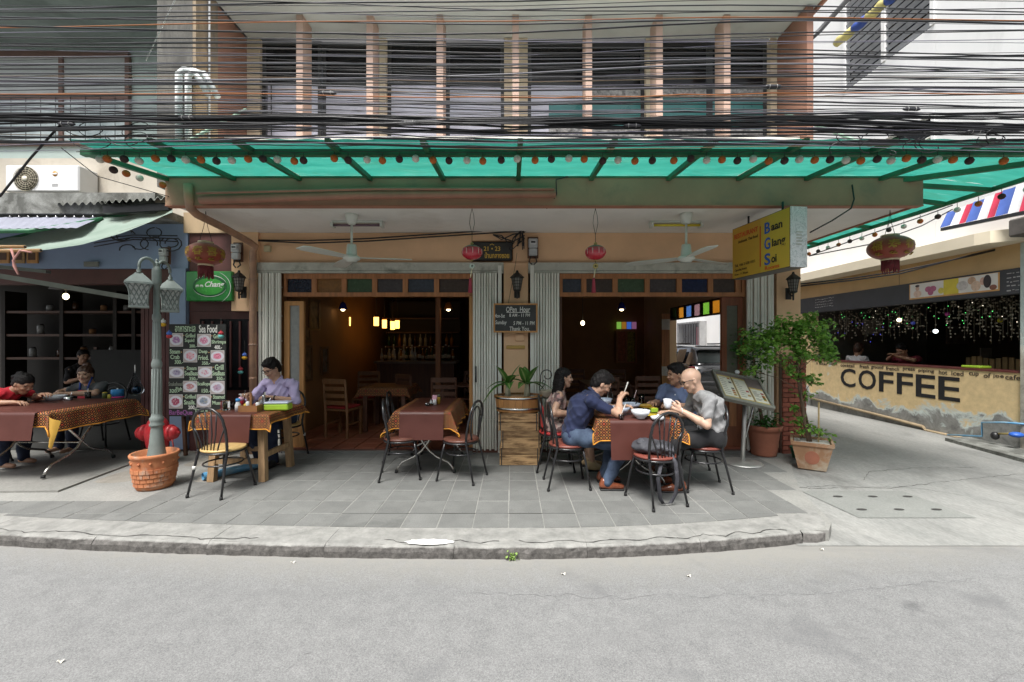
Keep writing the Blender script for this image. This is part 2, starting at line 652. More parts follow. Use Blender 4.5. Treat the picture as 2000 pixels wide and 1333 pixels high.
mWhiteW = M('white_wall_render', (.87, .87, .86), .8, var=.05, scale=1.5, wear=(.72, .72, .71), wscale=.8, wamt=.34, stretch=(1, 1, .4))
mGateW = M('grey_white_steel', (.78, .78, .71), .55, var=.1, scale=6, wear=(.60, .60, .53), wscale=5, wamt=.36, stretch=(1, 1, .3), rnd=.06)
mTrack = M('track_steel', (.50, .51, .45), .6, var=.2, scale=3, wear=(.24, .25, .21), wscale=3, wamt=.4)
mWood = M('orange_wood', (.40, .17, .07), .5, var=.28, scale=4, stretch=(6, 6, .6))
mWoodD = M('dark_wood', (.10, .045, .025), .5, var=.3, scale=4, stretch=(5, 5, .6))
mWoodB = M('bright_wood', (.50, .25, .09), .5, var=.22, scale=4, stretch=(6, 6, .6))
mDkGlass = M('dark_glass', (.012, .012, .014), .15, var=.1, spec=.25)
mLav = M('lavender_reflection_pane', (.60, .61, .72), .3, var=.08, scale=2)  # lavender reflection of the lower panes put into their base colour
mTealP = M('teal_pane', (.05, .22, .22), .3, var=.2, scale=2)
mStoneP = M('stone_patterned_film', (.30, .30, .30), .5, var=.75, scale=22)
mDarkFr = M('dark_bronze_frame', (.035, .035, .037), .45, var=.1)
mBlack = M('black_steel', (.018, .018, .019), .38, var=.15, scale=12)
mTerra = M('terracotta_tile', (.26, .085, .05), .45, var=.15, scale=5, rnd=.18)
mIntW = M('interior_ochre', (.30, .15, .06), .8, var=.12, scale=2)
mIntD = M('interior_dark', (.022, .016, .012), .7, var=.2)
mBlueW = M('blue_wall_paint', (.26, .33, .48), .8, var=.1, scale=2, wear=(.24, .30, .42), wscale=1.7, wamt=.36)
mGreenW = M('pale_green_render', (.54, .64, .59), .85, var=.08, scale=1.6, wear=(.36, .42, .38), wscale=1.2, wamt=.4)
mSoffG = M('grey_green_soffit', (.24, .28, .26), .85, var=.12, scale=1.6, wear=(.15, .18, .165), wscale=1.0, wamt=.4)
mPole = concrete('stained_pole_concrete', (.085, .082, .072), (.20, .19, .165), 2.5, (.022, .021, .018), .52, (1, 1, .3))
mMoss = concrete('mossy_parapet', (.10, .10, .085), (.40, .41, .385), 3.5, (.022, .022, .015), .58)
mWine = M('wine_painted_steel', (.085, .028, .026), .55, var=.25, scale=4)
mBandW = M('chalkboard_black', (.055, .057, .064), .75, var=.2, scale=3)
mYelW = peeling('coffee_wall_paint', (.72, .55, .30), (.62, .70, .68), (.27, .27, .255), -.10, .78)
mPeelP = peeling('peeling_pillar_paint', (.50, .58, .55), (.70, .68, .60), (.38, .36, .30), .6, 2.4)
# ================================================================== ground
def kerb_y(x):
	return 3.22 + (0.0125 if x < 0 else 0.045) * x * x
road = MB()
road.sheet(lambda u, v: (-26 + 52 * u, -16 + 62 * v, -.095), 4, 4, False)
ro = tag(road.build('road', mAsph), 'grey worn asphalt street in front of the restaurant', kind='structure')
def alley_z(x, y):
	t = min(1, max(0, (y - 3.55) / 1.7))
	t = t * t * (3 - 2 * t)
	return -.091 + .062 * t
alley = MB()
alley.sheet(lambda u, v: (2.3 + 5.0 * u, 3.42 + (v ** 1.8) * 24, alley_z(0, 3.42 + (v ** 1.8) * 24)), 16, 44)
o = alley.build('alley_road', mAlley)
tag(o, 'pale concrete side alley sloping up past the restaurant corner', kind='structure')
edge = [(2.60, 3.50), (2.74, 3.66), (2.82, 3.88), (2.90, 4.15), (3.06, 4.55), (3.3, 5.0), (3.62, 5.55), (4.05, 6.0)]
front = [(x, kerb_y(x) + .03) for x in [-9, -7, -5, -4, -3, -2, -1, 0, .8, 1.5, 2.0, 2.4]]
pav = thing('pavement', 'raised tiled pavement with a worn concrete kerb outside the restaurant', None, (0, 4.5, 0))
del pav['label']
pav['label'] = 'raised tiled pavement with a worn concrete kerb outside the restaurant'
pav['kind'] = 'structure'
poly = front + edge + [(4.05, 6.4), (-9, 6.4)]
MB().prism(poly, -.14, -.0035).build('slab', mPave, pav, world=True)
tm = MB()
tm.bev((0, 0, -.012), (.2905, .2905, .024), .002)
tile_mesh = tm.mesh('tile', mTile)
rt = random.Random(3)
def in_edge(x, y):
	for (x0, y0), (x1, y1) in zip(edge, edge[1:]):
		if y0 <= y <= y1:
			return x < x0 + (x1 - x0) * (y - y0) / (y1 - y0) - .19
	return x < 2.2 if y < 3.6 else x < 3.8
for i in range(-21, 13):
	for j in range(0, 8):
		x, y = -.03 + .15 + .3 * i, 3.54 + .15 + .3 * j
		yk = kerb_y(x) + .318
		if y - .15 < yk - .002 < y + .11 and in_edge(x, max(y, 3.6)) and x > -5.6:
			tb_ = MB()
			a_, b_ = x - .1452, x + .1452
			ya_, yb_ = kerb_y(a_) + .320, kerb_y(b_) + .320
			tb_.prism([(a_, ya_), (b_, yb_), (b_, y + .1452), (a_, y + .1452)], -.024, rt.uniform(-.0015, .001))
			tb_.build('tile', mTile, pav, world=True)
			continue
		if y - .15 < yk - .002 or not in_edge(x, y) or x < (-4.6 if y > 4.3 else -6.2):
			continue
		if y > 5.86:
			continue
		if x < -3.25 and y > 4.25:
			if x < -3.55 or y > 4.9:
				continue
		t = bpy.data.objects.new('tile', tile_mesh)
		COL.objects.link(t)
		t.parent = pav
		t.location = (x + rt.uniform(-.002, .002), y - 4.5 + rt.uniform(-.002, .002), rt.uniform(-.0025, .0012))
		t.rotation_euler = (rt.uniform(-.004, .004), rt.uniform(-.004, .004), rt.choice((0, PI / 2, PI, 3 * PI / 2)) + rt.uniform(-.006, .006))
def kerb_stone(x0, x1):
	mb = MB()
	n = max(3, int((x1 - x0) / .06))
	rk = random.Random(int(x0 * 100))
	sec_n = 7
	vs, fs = [], []
	for i in range(n + 1):
		x = x0 + .0015 + (x1 - x0 - .003) * i / n
		yf, yb = kerb_y(x), kerb_y(x) + .315
		j = lambda a: rk.uniform(-a, a)
		top = -.001 + j(.0015)
		sec = [(yb, -.16), (yb, top - .002), (yb - .15, top), (yf + .035 + j(.006), top - .001), (yf + .008 + j(.006), top - .018 + j(.006)), (yf - .004 + j(.007), -.05 + j(.008)), (yf - .008 + j(.004), -.16)]
		vs += [(x, a, b) for a, b in sec]
	for i in range(n):
		for k in range(sec_n - 1):
			fs.append((i * sec_n + k, i * sec_n + k + 1, (i + 1) * sec_n + k + 1, (i + 1) * sec_n + k))
	fs.append(tuple(reversed(range(sec_n))))
	fs.append(tuple(n * sec_n + k for k in range(sec_n)))
	mb.add([(a, b, c) for a, b, c in vs], [tuple(reversed(f)) for f in fs], False)
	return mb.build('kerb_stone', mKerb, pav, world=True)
xs = [-8.6, -7.5, -6.5, -5.4, -4.35, -3.3, -2.35, -1.43, -.44, .57, 1.47, 2.36]
for a, b in zip(xs, xs[1:]):
	kerb_stone(a, b)
nose = MB()
pts = [(2.37, kerb_y(2.37)), (2.48, 3.47), (2.57, 3.50), (2.655, 3.56), (2.71, 3.64), (2.75, 3.75), (2.80, 3.9)]
inn = [(2.37, kerb_y(2.37) + .3), (2.42, 3.76), (2.46, 3.77), (2.5, 3.79), (2.54, 3.82), (2.58, 3.86), (2.64, 3.94)]
vs = []
dep = [.16, .16, .155, .15, .14, .12, .1]
for (a, b), (c, d), e in zip(pts, inn, dep):
	vs += [(c, d, -.002), (a + (c - a) * .14, b + (d - b) * .14, -.003), (a, b, -.02), (a, b, -e)]
fs = [(i * 4 + k, i * 4 + 4 + k, i * 4 + 5 + k, i * 4 + 1 + k) for i in range(6) for k in range(3)]
nose.add(vs, fs, True)
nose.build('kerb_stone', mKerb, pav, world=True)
def ribbon(pts, w, z, seed=1, zig=.02):
	r = random.Random(seed)
	mb = MB()
	vs = []
	full = []
	for (x0, y0), (x1, y1) in zip(pts, pts[1:]):
		n = max(2, int(math.hypot(x1 - x0, y1 - y0) / .05))
		for k in range(n):
			t = k / n
			full.append((x0 + (x1 - x0) * t + r.uniform(-zig, zig) * .4, y0 + (y1 - y0) * t + r.uniform(-zig, zig)))
	full.append(pts[-1])
	for i, (x, y) in enumerate(full):
		ww = w * r.uniform(.35, 1.3) * .5
		zz = z(x, y) if callable(z) else z
		vs += [(x, y - ww, zz), (x, y + ww, zz)]
	mb.add(vs, [(2 * i, 2 * i + 2, 2 * i + 3, 2 * i + 1) for i in range(len(full) - 1)])
	return mb
for seed, (a, b) in enumerate([(-4.6, -2.0), (-1.0, -.1), (.05, 1.3), (1.3, 2.25)]):
	n = 12
	pp = [(a + (b - a) * i / n, kerb_y(a + (b - a) * i / n) + .07 + .025 * math.sin(i * 1.7 + seed)) for i in range(n + 1)]
	ribbon(pp, .009, .0016, seed + 4, .012).build('crack', mCrack, pav, world=True)
for k, pp in enumerate([[(3.0, 4.62), (3.5, 4.70), (4.1, 4.62), (5.0, 4.85), (6.2, 5.1)], [(4.0, 4.85), (4.3, 5.15), (5.0, 5.3), (5.8, 5.32)], [(3.2, 4.62), (4.2, 4.66), (4.45, 4.6), (5.4, 3.9)]]):
	c = ribbon(pp, .006, lambda x, y: alley_z(x, y) + .004, 20 + k, .012).build('crack', mCrack)
	c.parent = o
rj = random.Random(44)
for k in range(9):
	xj = -1.53 + .3 * k
	ribbon([(xj + rj.uniform(-.003, .003), kerb_y(xj) + .33), (xj, 3.84 + rj.uniform(.1, .4))], .011, .0006, 80 + k, .002).build('dark_joint', mCrack, pav, world=True)
for k, yj in enumerate((3.84,)):
	q = MB()
	for s_ in range(7):
		x0 = -1.53 + .3 * s_
		q.bx(x0, x0 + .299, yj - rj.uniform(.001, .003), yj + rj.uniform(.001, .003), -.01, .0005 + .0001 * k)
	q.build('dark_joint', mCrack, pav, world=True)['kind'] = 'stuff'
for k, (pp, wd) in enumerate((([(-.4, 2.78), (.6, 2.74), (1.8, 2.76), (3.2, 2.95)], .0022), ([(-1.9, 1.6), (-1.2, 2.0), (-.9, 2.6), (-.8, 3.1)], .0025), ([(1.5, 1.2), (1.9, 1.9), (2.9, 2.3), (4.4, 2.5)], .003))):
	ribbon(pp, wd, -.0925, 60 + k, .03).build('crack', M('road_crack', (.14, .14, .14), .95), ro)
wp = MB()
n = 26
ring = [(-.635 + .185 * math.cos(2 * PI * i / n) * (1 + .08 * math.sin(i * 2.1)), 3.285 + .046 * math.sin(2 * PI * i / n) * (1 + .12 * math.sin(i * 3.3)), .0045) for i in range(n)]
wp.add(ring, [tuple(range(n))])
wp.build('paint_splash', M('spilt_white_paint', (.78, .77, .75), .6, var=.08, wear=(.5, .49, .46), wscale=9, wamt=.28), pav, world=True)
ap = MB()
ap.prism([(-9, 4.36), (-5.3, 4.36), (-4.66, 4.38), (-4.69, 4.6), (-4.8, 5.5), (-4.8, 6.4), (-9, 6.4)], -.02, .016)
tag(ap.build('stall_apron', concrete('old_apron_concrete', (.17, .17, .155), (.26, .255, .235), 1.8, (.09, .09, .082), .4)), 'slightly raised old concrete apron under the stall tables', kind='structure')
dirt = MB()
dirt.sheet(lambda u, v: (-4.68 + 1.45 * u, 4.62 + 1.38 * v, -.006 + .012 * math.sin(u * 9) * math.sin(v * 7)), 14, 12)
tag(dirt.build('bare_ground', concrete('bare_dirt', (.18, .165, .14), (.30, .28, .245), 5, (.08, .065, .045), .4)), 'bare broken ground round the hydrant and the lamp pot', kind='structure')
cv = thing('drain_cover', 'flat concrete drain cover with six dark finger holes at the alley mouth', 'drain cover', (3.72, 4.25, alley_z(0, 4.3)))
cm = MB()
cm.sheet(lambda u, v: (3.2 + 1.08 * u - .12 * v, 3.93 + .62 * v, alley_z(0, 3.93 + .62 * v) + .005), 2, 6)
cm.build('lid', concrete('cover_concrete', (.18, .187, .175), (.24, .245, .23), 2.5, (.2, .2, .19), .3), cv, world=True)
for i in range(6):
	x, y = 3.36 + .36 * (i % 3), 4.1 + .3 * (i // 3)
	hm = MB()
	hm.add([(x + .05 * math.cos(a * PI / 5), y + .022 * math.sin(a * PI / 5), alley_z(0, y) + .0095) for a in range(10)], [tuple(range(10))])
	hm.build('finger_hole', mCrack, cv, world=True)
# ================================================================== the restaurant building
R = thing('restaurant_building', 'peach shophouse restaurant with two wide folding doorways and a finned upper storey', 'building', (0, 6, 0))
def part(name, mb, mat, par=R):
	return mb.build(name, mat, par, world=True)
Y = 6.0
part('front_wall', MB().bx(-3.6, 4.03, Y, Y + .2, 2.645, 3.07), mPeach)
part('pillar', MB().bx(-.115, .225, 5.96, 6.2, 0, 2.642), mPeach)
part('pillar', MB().bx(3.70, 4.03, 5.96, 6.2, 0, 2.642), mPeach)
part('pillar', MB().bx(-3.92, -3.55, 5.96, 6.2, 1.97, 3.07), mPeach)
part('pillar', MB().bx(-4.56, -3.53, 6.03, 6.2, 0, 1.968), mWine)
part('pillar', MB().bx(-4.56, -3.925, 6.03, 6.2, 1.972, 3.07), mWine)
for k in range(6):
	part('window_bar', MB().bx(-4.36 + .13 * k, -4.335 + .13 * k, 5.995, 6.02, .9, 1.83), mWine)
part('side_window', MB().bx(-4.40, -3.70, 6.015, 6.028, .86, 1.86), mDkGlass)
part('canopy_slab', MB().bx(-3.81, 4.52, 4.78, 6.45, 3.073, 3.35), mSoffit)
part('canopy_slab', MB().bx(4.035, 4.52, 6.455, 14, 3.073, 3.35), mSoffit)
part('beam', MB().bx(-3.82, 4.53, 4.70, 4.778, 3.05, 3.356), mBeam)
part('beam_trim', MB().bx(-3.82, 4.53, 4.694, 4.785, 3.036, 3.049), mRust)
part('beam_trim', MB().bx(4.523, 4.535, 4.79, 14, 3.05, 3.08), mRust)
part('side_wall', MB().bx(3.85, 4.03, 6.205, 7.5, 0, 3.07), mPeach)
part('side_wall', MB().bx(3.85, 4.03, 10.45, 16, 0, 3.07), mPeach)
part('side_wall', MB().bx(3.85, 4.03, 7.505, 10.445, 2.36, 3.07), mPeach)
for a, b in ((-3.55, -.118), (.228, 3.70)):
	part('gate_track', MB().bx(a, b, 5.93, 5.995, 2.53, 2.642), mTrack)
	part('gate_track', MB().bx(a, b, 5.94, 5.99, 2.498, 2.526), mTrack)
for xx in (-.17, .28):
	part('gate_rail', MB().bx(xx - .025, xx + .025, 5.925, 5.99, 0, 2.6), mGateW)
def gate(x0, x1, n, seed):
	g = MB()
	for zz in (.45, .95, 1.22, 1.55, 1.90, 2.30):
		g.bx(x0, x1, 5.962, 5.966, zz - .006, zz + .006)
	gr = part('folding_gate', g, mTrack)
	r = random.Random(seed)
	w = (x1 - x0) / n
	for k in range(n):
		s = MB()
		dy = .018 * (k % 2)
		wd = w * r.uniform(.80, .9)
		xa = x0 + w * k
		prof = [(0, 0), (.25, .014), (.75, .014), (1, 0)]
		vs, fs = [], []
		for z in (.03, 2.495):
			for (u, d) in prof:
				vs.append((xa + wd * u, 5.935 - d + dy, z))
			vs.append((xa + wd, 5.95 + dy, z))
			vs.append((xa, 5.95 + dy, z))
		for i in range(6):
			fs.append((i, (i + 1) % 6, 6 + (i + 1) % 6, 6 + i))
		fs += [tuple(reversed(range(6))), tuple(range(6, 12))]
		s.add(vs, fs)
		for zz in (.45, .95, 1.22, 1.55, 1.90, 2.30):
			s.box((xa + wd * .5, 5.918 + dy, zz), (.014, .006, .014))
		s.build('slat', mGateW, gr, world=True)
gate(-3.53, -3.21, 7, 1)
gate(-.545, -.205, 9, 2)
gate(.31, .665, 9, 3)
gate(3.27, 3.66, 8, 4)
part('door_handle', MB().cyl((-.50, 5.90, .98), (-.50, 5.90, 1.2), .012, n=6), mBlack)
cols = {'navy': (.012, .018, .035), 'amber': (.22, .10, .025), 'green': (.045, .085, .04), 'mauve': (.06, .05, .052), 'slate': (.04, .048, .065), 'brown': (.055, .036, .026), 'blue': (.014, .024, .07)}
def pane_mat(c):
	if 'pane_' + c in MATS:
		return MATS['pane_' + c]
	m = M('pane_' + c, cols[c], .22, var=.25, scale=30, bmp=.5, bscale=55, spec=.7)
	return m
def transom(x0, x1, mull, names):
	f = MB()
	f.bx(x0, x1, 5.99, 6.07, 2.425, 2.496)
	f.bx(x0, x1, 5.985, 6.075, 2.175, 2.232)
	for mx in mull:
		f.bx(mx - .035, mx + .035, 5.992, 6.065, 2.233, 2.424)
	for mx in (x0 + .02, x1 - .02):
		f.bx(mx - .02, mx + .02, 5.992, 6.065, 2.233, 2.424)
	fr = part('transom', f, mWood)
	ed = [x0 + .04] + [q for mx in mull for q in (mx - .036, mx + .036)] + [x1 - .04]
	for k, nm in enumerate(names):
		MB().bx(ed[2 * k] + .001, ed[2 * k + 1] - .001, 6.02, 6.03, 2.233, 2.424).build('pane', pane_mat(nm), fr, world=True)
transom(-3.205, -.55, [-2.78, -2.36, -1.93, -1.50, -1.06], ['navy', 'amber', 'green', 'mauve', 'slate', 'brown'])
transom(.67, 3.27, [1.01, 1.45, 1.90, 2.35, 2.79, 3.18], ['slate', 'brown', 'green', 'mauve', 'blue', 'brown', 'green'])
part('door_post', MB().bx(-.60, -.55, 5.99, 6.08, .05, 2.173), mWoodB)
part('door_post', MB().bx(.67, .70, 5.99, 6.08, .05, 2.173), mWoodD)
dl = MB()
dl.bx(-3.205, -3.13, 6.0, 6.05, .05, 2.11)
dl.bx(-2.99, -2.93, 6.0, 6.05, .05, 2.11)
dl.bx(-3.129, -2.991, 6.0, 6.05, 2.05, 2.11)
dl.bx(-3.129, -2.991, 6.0, 6.05, .05, .35)
d1 = part('folding_door', dl, mWoodB)
MB().bx(-3.128, -2.992, 6.02, 6.03, .351, 2.049).build('pane', M('grey_frosted', (.30, .31, .30), .4, var=.12, scale=20), d1, world=True)
dr = MB()
dr.bx(2.96, 3.03, 6.02, 6.07, .05, 2.17)
dr.bx(3.19, 3.26, 6.02, 6.07, .05, 2.17)
dr.bx(3.031, 3.189, 6.02, 6.07, 2.05, 2.17)
dr.bx(3.031, 3.189, 6.02, 6.07, .05, .95)
d2 = part('folding_door', dr, M('door_wood', (.22, .075, .035), .5, var=.25, scale=4, stretch=(5, 5, .6)))
MB().bx(3.032, 3.188, 6.035, 6.045, .951, 2.049).build('pane', M('dim_frosted', (.13, .13, .10), .35, var=.12, scale=20), d2, world=True)
MB().bx(3.06, 3.16, 6.008, 6.018, .35, .75).build('panel', mWood, d2, world=True)
fl = MB().bx(-3.4, 3.84, 5.93, 12.4, -.02, .045)
flo = part('floor', fl, M('floor_bed', (.12, .05, .035), .6))
tq = MB().bev((0, 0, .004), (.285, .285, .012), .002)
tqm = tq.mesh('floor_tile', mTerra)
for i in range(24):
	for j in range(6):
		x, y = -3.25 + .3 * i, 6.1 + .3 * j
		if x > 3.7:
			continue
		t = bpy.data.objects.new('tile', tqm)
		COL.objects.link(t)
		t.parent = flo
		t.location = (x - 0, y - 6.0, .046)
		t.rotation_euler = (0, 0, rt.choice((0, PI / 2, PI)))
part('threshold', MB().bx(-3.2, -.55, 5.90, 5.928, -.02, .03), mTile)
part('threshold', MB().bx(.67, 3.27, 5.90, 5.928, -.02, .03), mTile)
part('inner_wall', MB().bx(-3.6, -3.42, 6.205, 12.4, 0, 3.07), mIntW)
part('inner_wall', MB().bx(-3.6, 4.0, 12.41, 12.6, 0, 3.07), mIntW)
part('inner_wall', MB().bx(-.115, .10, 8.2, 12.4, 0, 3.07), mIntD)
part('inner_ceiling', MB().bx(-3.6, 3.84, 6.46, 12.4, 2.95, 3.07), M('old_ceiling_boards', (.09, .058, .035), .8, var=.2, scale=3))
part('inner_post', MB().bx(-1.47, -1.38, 8.2, 8.3, 0.05, 2.9), mWood)
part('wing_wall', MB().bx(-3.742, -3.715, 5.38, 6.0, 3.36, 5.78), mWing)
part('wing_wall', MB().bx(3.72, 3.80, 5.38, 6.0, 3.36, 5.78), mWing)
part('party_wall', MB().bx(-4.16, -3.745, 5.0, 6.098, 3.36, 9), mPole)
part('party_wall', MB().bx(-3.743, -3.705, 5.0, 5.375, 3.36, 9), mTan)
part('conduit', MB().cyl((-3.69, 5.2, 3.4), (-3.69, 5.2, 6.2), .012, n=6), mWhiteW)
part('party_wall', MB().bx(-4.62, -3.9, 6.0, 6.2, 3.072, 3.358), mTan)
part('lintel', MB().bx(-3.71, 3.71, 6.155, 6.3, 5.6, 6.2), mDarkFr)
part('upper_soffit', MB().bx(-3.70, 3.86, 5.2, 6.0, 5.80, 5.95), M('upper_soffit_paint', (.62, .63, .60), .8, var=.06, scale=1.5, wear=(.50, .51, .48), wscale=.9, wamt=.35))
part('soffit_trim', MB().bx(3.865, 3.90, 5.2, 6.0, 5.76, 5.95), mRust)
part('upper_wall', MB().bx(-3.71, 3.71, 6.0, 6.2, 3.36, 4.30), mOffW)
part('sill', MB().bx(-3.71, 3.71, 5.5, 5.995, 4.09, 4.19), mOffW)
for a, b in ((-3.71, -3.53), (-.11, .22), (3.62, 3.71)):
	part('jamb', MB().bx(a, b, 5.97, 6.15, 4.302, 5.79), mCream)
for a in (-1.86, 1.88):
	part('jamb', MB().bx(a, a + .10, 5.975, 6.12, 4.302, 5.79), mCream)
for fx in (-2.765, -1.852, -.94, .047, 1.0, 1.92, 2.80):
	part('fin', MB().bx(fx - .042, fx + .042, 5.55, 5.80, 4.192, 5.797), mFin)
groups = [(-3.53, -1.86, 'l'), (-1.76, -.11, 'l'), (.22, 1.88, 't'), (1.98, 3.62, 't')]
for gi, (a, b, kind) in enumerate(groups):
	w = (b - a) / 2
	for k in range(2):
		x0, x1 = a + w * k, a + w * (k + 1)
		fm = MB()
		yy = 6.03 + .03 * k
		for q in ((x0, x0 + .05, 4.302, 5.79), (x1 - .05, x1, 4.302, 5.79), (x0 + .051, x1 - .051, 5.72, 5.79), (x0 + .051, x1 - .051, 4.302, 4.36), (x0 + .051, x1 - .051, 5.17, 5.20)):
			fm.bx(q[0], q[1], yy, yy + .028, q[2], q[3])
		w_ = part('window', fm, mDarkFr)
		MB().bx(x0 + .052, x1 - .052, yy + .008, yy + .014, 5.202, 5.718).build('upper_pane', mDkGlass, w_, world=True)
		if kind == 'l' or (gi == 2 and k == 0):
			MB().bx(x0 + .052, x1 - .052, yy + .008, yy + .014, 4.362, 5.168).build('lower_pane', mLav, w_, world=True)
		if kind == 't':
			y2 = yy + (.005 if gi == 2 and k == 0 else .008)
			za = 5.0 if not (gi == 2 and k == 0) else 4.93
			xa = x0 + (.3 if gi == 2 and k == 0 else .052)
			MB().bx(xa, x1 - .052, y2 - .001, yy + .0145, 4.56, za).build('teal_pane', mTealP, w_, world=True)
			MB().bx(xa, x1 - .052, y2 - .001, yy + .0145, 4.362, 4.558).build('patterned_band', mStoneP, w_, world=True)
			if not (gi == 2 and k == 0):
				MB().bx(x0 + .052, x1 - .052, y2, yy + .014, 5.002, 5.168).build('patterned_band', mStoneP, w_, world=True)
for k in range(3):
	part('grille_bar', MB().cyl((-3.50 + .06 * k, 5.99, 4.3), (-3.50 + .06 * k, 5.99, 5.2), .008, n=5), mBlack)
# ================================================================== left neighbour
L = thing('neighbouring_shophouse', 'pale green shophouse with a shuttered upper window and an open dark eatery below', 'building', (-7, 6, 0))
lp = lambda n, mb, m: part(n, mb, m, L)
lp('upper_wall', MB().bx(-12, -4.165, 6.10, 6.3, 3.12, 9), mGreenW)
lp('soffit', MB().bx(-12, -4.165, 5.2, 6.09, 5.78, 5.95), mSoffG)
lp('blue_wall', MB().bx(-12, -4.575, 6.02, 6.095, 2.57, 3.22), mBlueW)
lp('blue_wall', MB().bx(-4.80, -4.575, 5.98, 6.2, .03, 2.568), mBlueW)
lp('head_beam', MB().bx(-12, -4.805, 6.03, 6.2, 2.36, 2.565), M('maroon_lintel', (.10, .04, .035), .6))
lp('parapet', MB().bx(-12, -4.62, 5.52, 5.72, 3.20, 3.47), mMoss)
lp('ledge', MB().bx(-12, -4.62, 5.725, 6.09, 3.20, 3.30), mMoss)
wf = MB()
for q in ((-7.65, -5.44, 5.58, 5.66), (-7.65, -5.44, 4.98, 5.04), (-7.65, -5.44, 4.33, 4.38)):
	wf.bx(q[0], q[1], 6.04, 6.095, q[2], q[3])
for xx in (-7.62, -6.4, -5.46):
	wf.bx(xx - .03, xx + .03, 6.045, 6.09, 4.381, 4.979)
	wf.bx(xx - .03, xx + .03, 6.045, 6.09, 5.041, 5.579)
w1 = lp('window', wf, M('brown_window_frame', (.19, .11, .085), .65, var=.2))
mFrost = M('milky_glass', (.70, .78, .76), .3, var=.1, scale=2, wear=(.38, .46, .46), wscale=1.2)
mFrost2 = M('dull_glass', (.48, .50, .48), .3, var=.15, scale=2)
for a, b in ((-7.589, -6.431), (-6.369, -5.491)):
	MB().bx(a, b, 6.066, 6.076, 4.381, 4.979).build('pane', mFrost, w1, world=True)
	MB().bx(a, b, 6.066, 6.076, 5.041, 5.579).build('pane', mFrost2, w1, world=True)
for k in range(10):
	x = -7.5 + .21 * k
	MB().cyl((x, 6.03, 4.36), (x, 6.03, 5.0), .004, n=5).build('grille_bar', mBlack, w1, world=True)
lp('lower_wall', MB().bx(-12, -4.165, 6.07, 6.098, 3.305, 4.15), M('peeling_cream_wall', (.66, .60, .50), .85, var=.12, scale=2, wear=(.48, .42, .33), wscale=2.2, wamt=.4))
for k, (px, r) in enumerate(((350, .04), (368, .035))):
	pt = MB()
	a = P(px, 300, 4.94)
	b = P(px, 146 + 4 * k, 4.94)
	pt.tube([a, b, b + Vector((.05, .02, .06)), b + Vector((.16, .03, .05)), b + Vector((.32, .03, -.22))], r, 10)
	tag(pt.build('drain_pipe', M('white_pvc', (.74, .78, .76), .4, var=.06)), ('white PVC pipe hooked over beside the concrete column, nearer the green wall', 'white PVC pipe hooked over beside the concrete column, nearer the tan wall')[k], 'pipe', 'white rain pipes on the party wall')
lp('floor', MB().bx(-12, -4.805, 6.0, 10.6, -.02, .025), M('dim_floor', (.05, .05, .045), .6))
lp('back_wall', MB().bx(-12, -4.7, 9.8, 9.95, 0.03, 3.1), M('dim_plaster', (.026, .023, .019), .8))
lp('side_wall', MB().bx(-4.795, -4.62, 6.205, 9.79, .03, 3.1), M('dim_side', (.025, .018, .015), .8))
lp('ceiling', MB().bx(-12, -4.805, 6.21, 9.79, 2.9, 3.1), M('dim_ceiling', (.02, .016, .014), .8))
gt = lp('folding_gate', MB().bx(-5.22, -4.81, 6.035, 6.045, .05, 2.35), M('dark_gate_back', (.05, .02, .02), .6))
for k in range(7):
	MB().bx(-5.22 + .058 * k, -5.172 + .058 * k, 6.0, 6.03, .04, 2.355).build('slat', mWine, gt, world=True)
# ================================================================== right building: coffee shop on the alley
K = thing('coffee_shop', 'tall white building with a peeling yellow coffee bar counter open to the alley', 'building', (7.3, 8, 0))
kp = lambda n, mb, m: part(n, mb, m, K)
X = 7.3
kp('counter_wall', MB().bx(X, X + .16, 6.1, 10.38, -.12, 1.085), mYelW)
kp('counter_top', MB().bx(X - .015, X + .3, 6.1, 10.38, 1.088, 1.115), M('oxblood_ledge', (.14, .04, .035), .5))
kp('pillar', MB().bx(X - .04, X + .16, 5.3, 6.095, -.12, 2.95), mPeelP)
kp('pillar', MB().bx(X - .01, X + .16, 10.385, 10.85, -.12, 2.95), mYelW)
kp('head_band', MB().bx(X - .05, X + .16, 6.1, 10.75, 2.235, 2.60), mBandW)
kp('upper_band_wall', MB().bx(X - .02, X + .16, 5.3, 10.85, 2.603, 2.955), M('tan_band_paint', (.58, .40, .20), .75, var=.1, scale=2))
lg = MB()
lg.prism([(6.95, 6.05), (6.86, 6.12), (6.82, 6.3), (6.80, 12), (X - .005, 12), (X - .005, 5.95), (7.1, 5.95)], 2.958, 3.13)
kp('ledge', lg, M('cream_ledge', (.74, .66, .50), .8, var=.06, scale=2, wear=(.62, .55, .42), wscale=1.5, wamt=.3))
kp('tall_wall', MB().bx(X, X + .2, 3.6, 7.35, 3.135, 14), mWhiteW)
kp('tall_wall', MB().bx(X, X + .2, 9.4, 26, 3.135, 14), mWhiteW)
kp('tall_wall', MB().bx(X, X + .2, 7.355, 9.395, 3.135, 4.5), mWhiteW)
kp('tall_wall', MB().bx(X, X + .2, 7.355, 9.395, 5.5, 7.02), mWhiteW)
kp('tall_wall', MB().bx(X, X + .2, 7.355, 9.395, 9.6, 14), mWhiteW)
kp('alley_wall', MB().bx(X, X + .2, 10.86, 26, -.12, 3.13), mWhiteW)
lw = MB()
for q in ((7.36, 7.43), (8.33, 8.41), (9.32, 9.39)):
	lw.bx(X - .03, X + .05, q[0], q[1], 7.03, 9.59)
lw.bx(X - .03, X + .05, 7.431, 9.319, 9.52, 9.59)
lwo = kp('louvred_window', lw, mWhiteW)
mLouv = M('grey_louvre', (.36, .37, .40), .45, var=.15, rnd=.1)
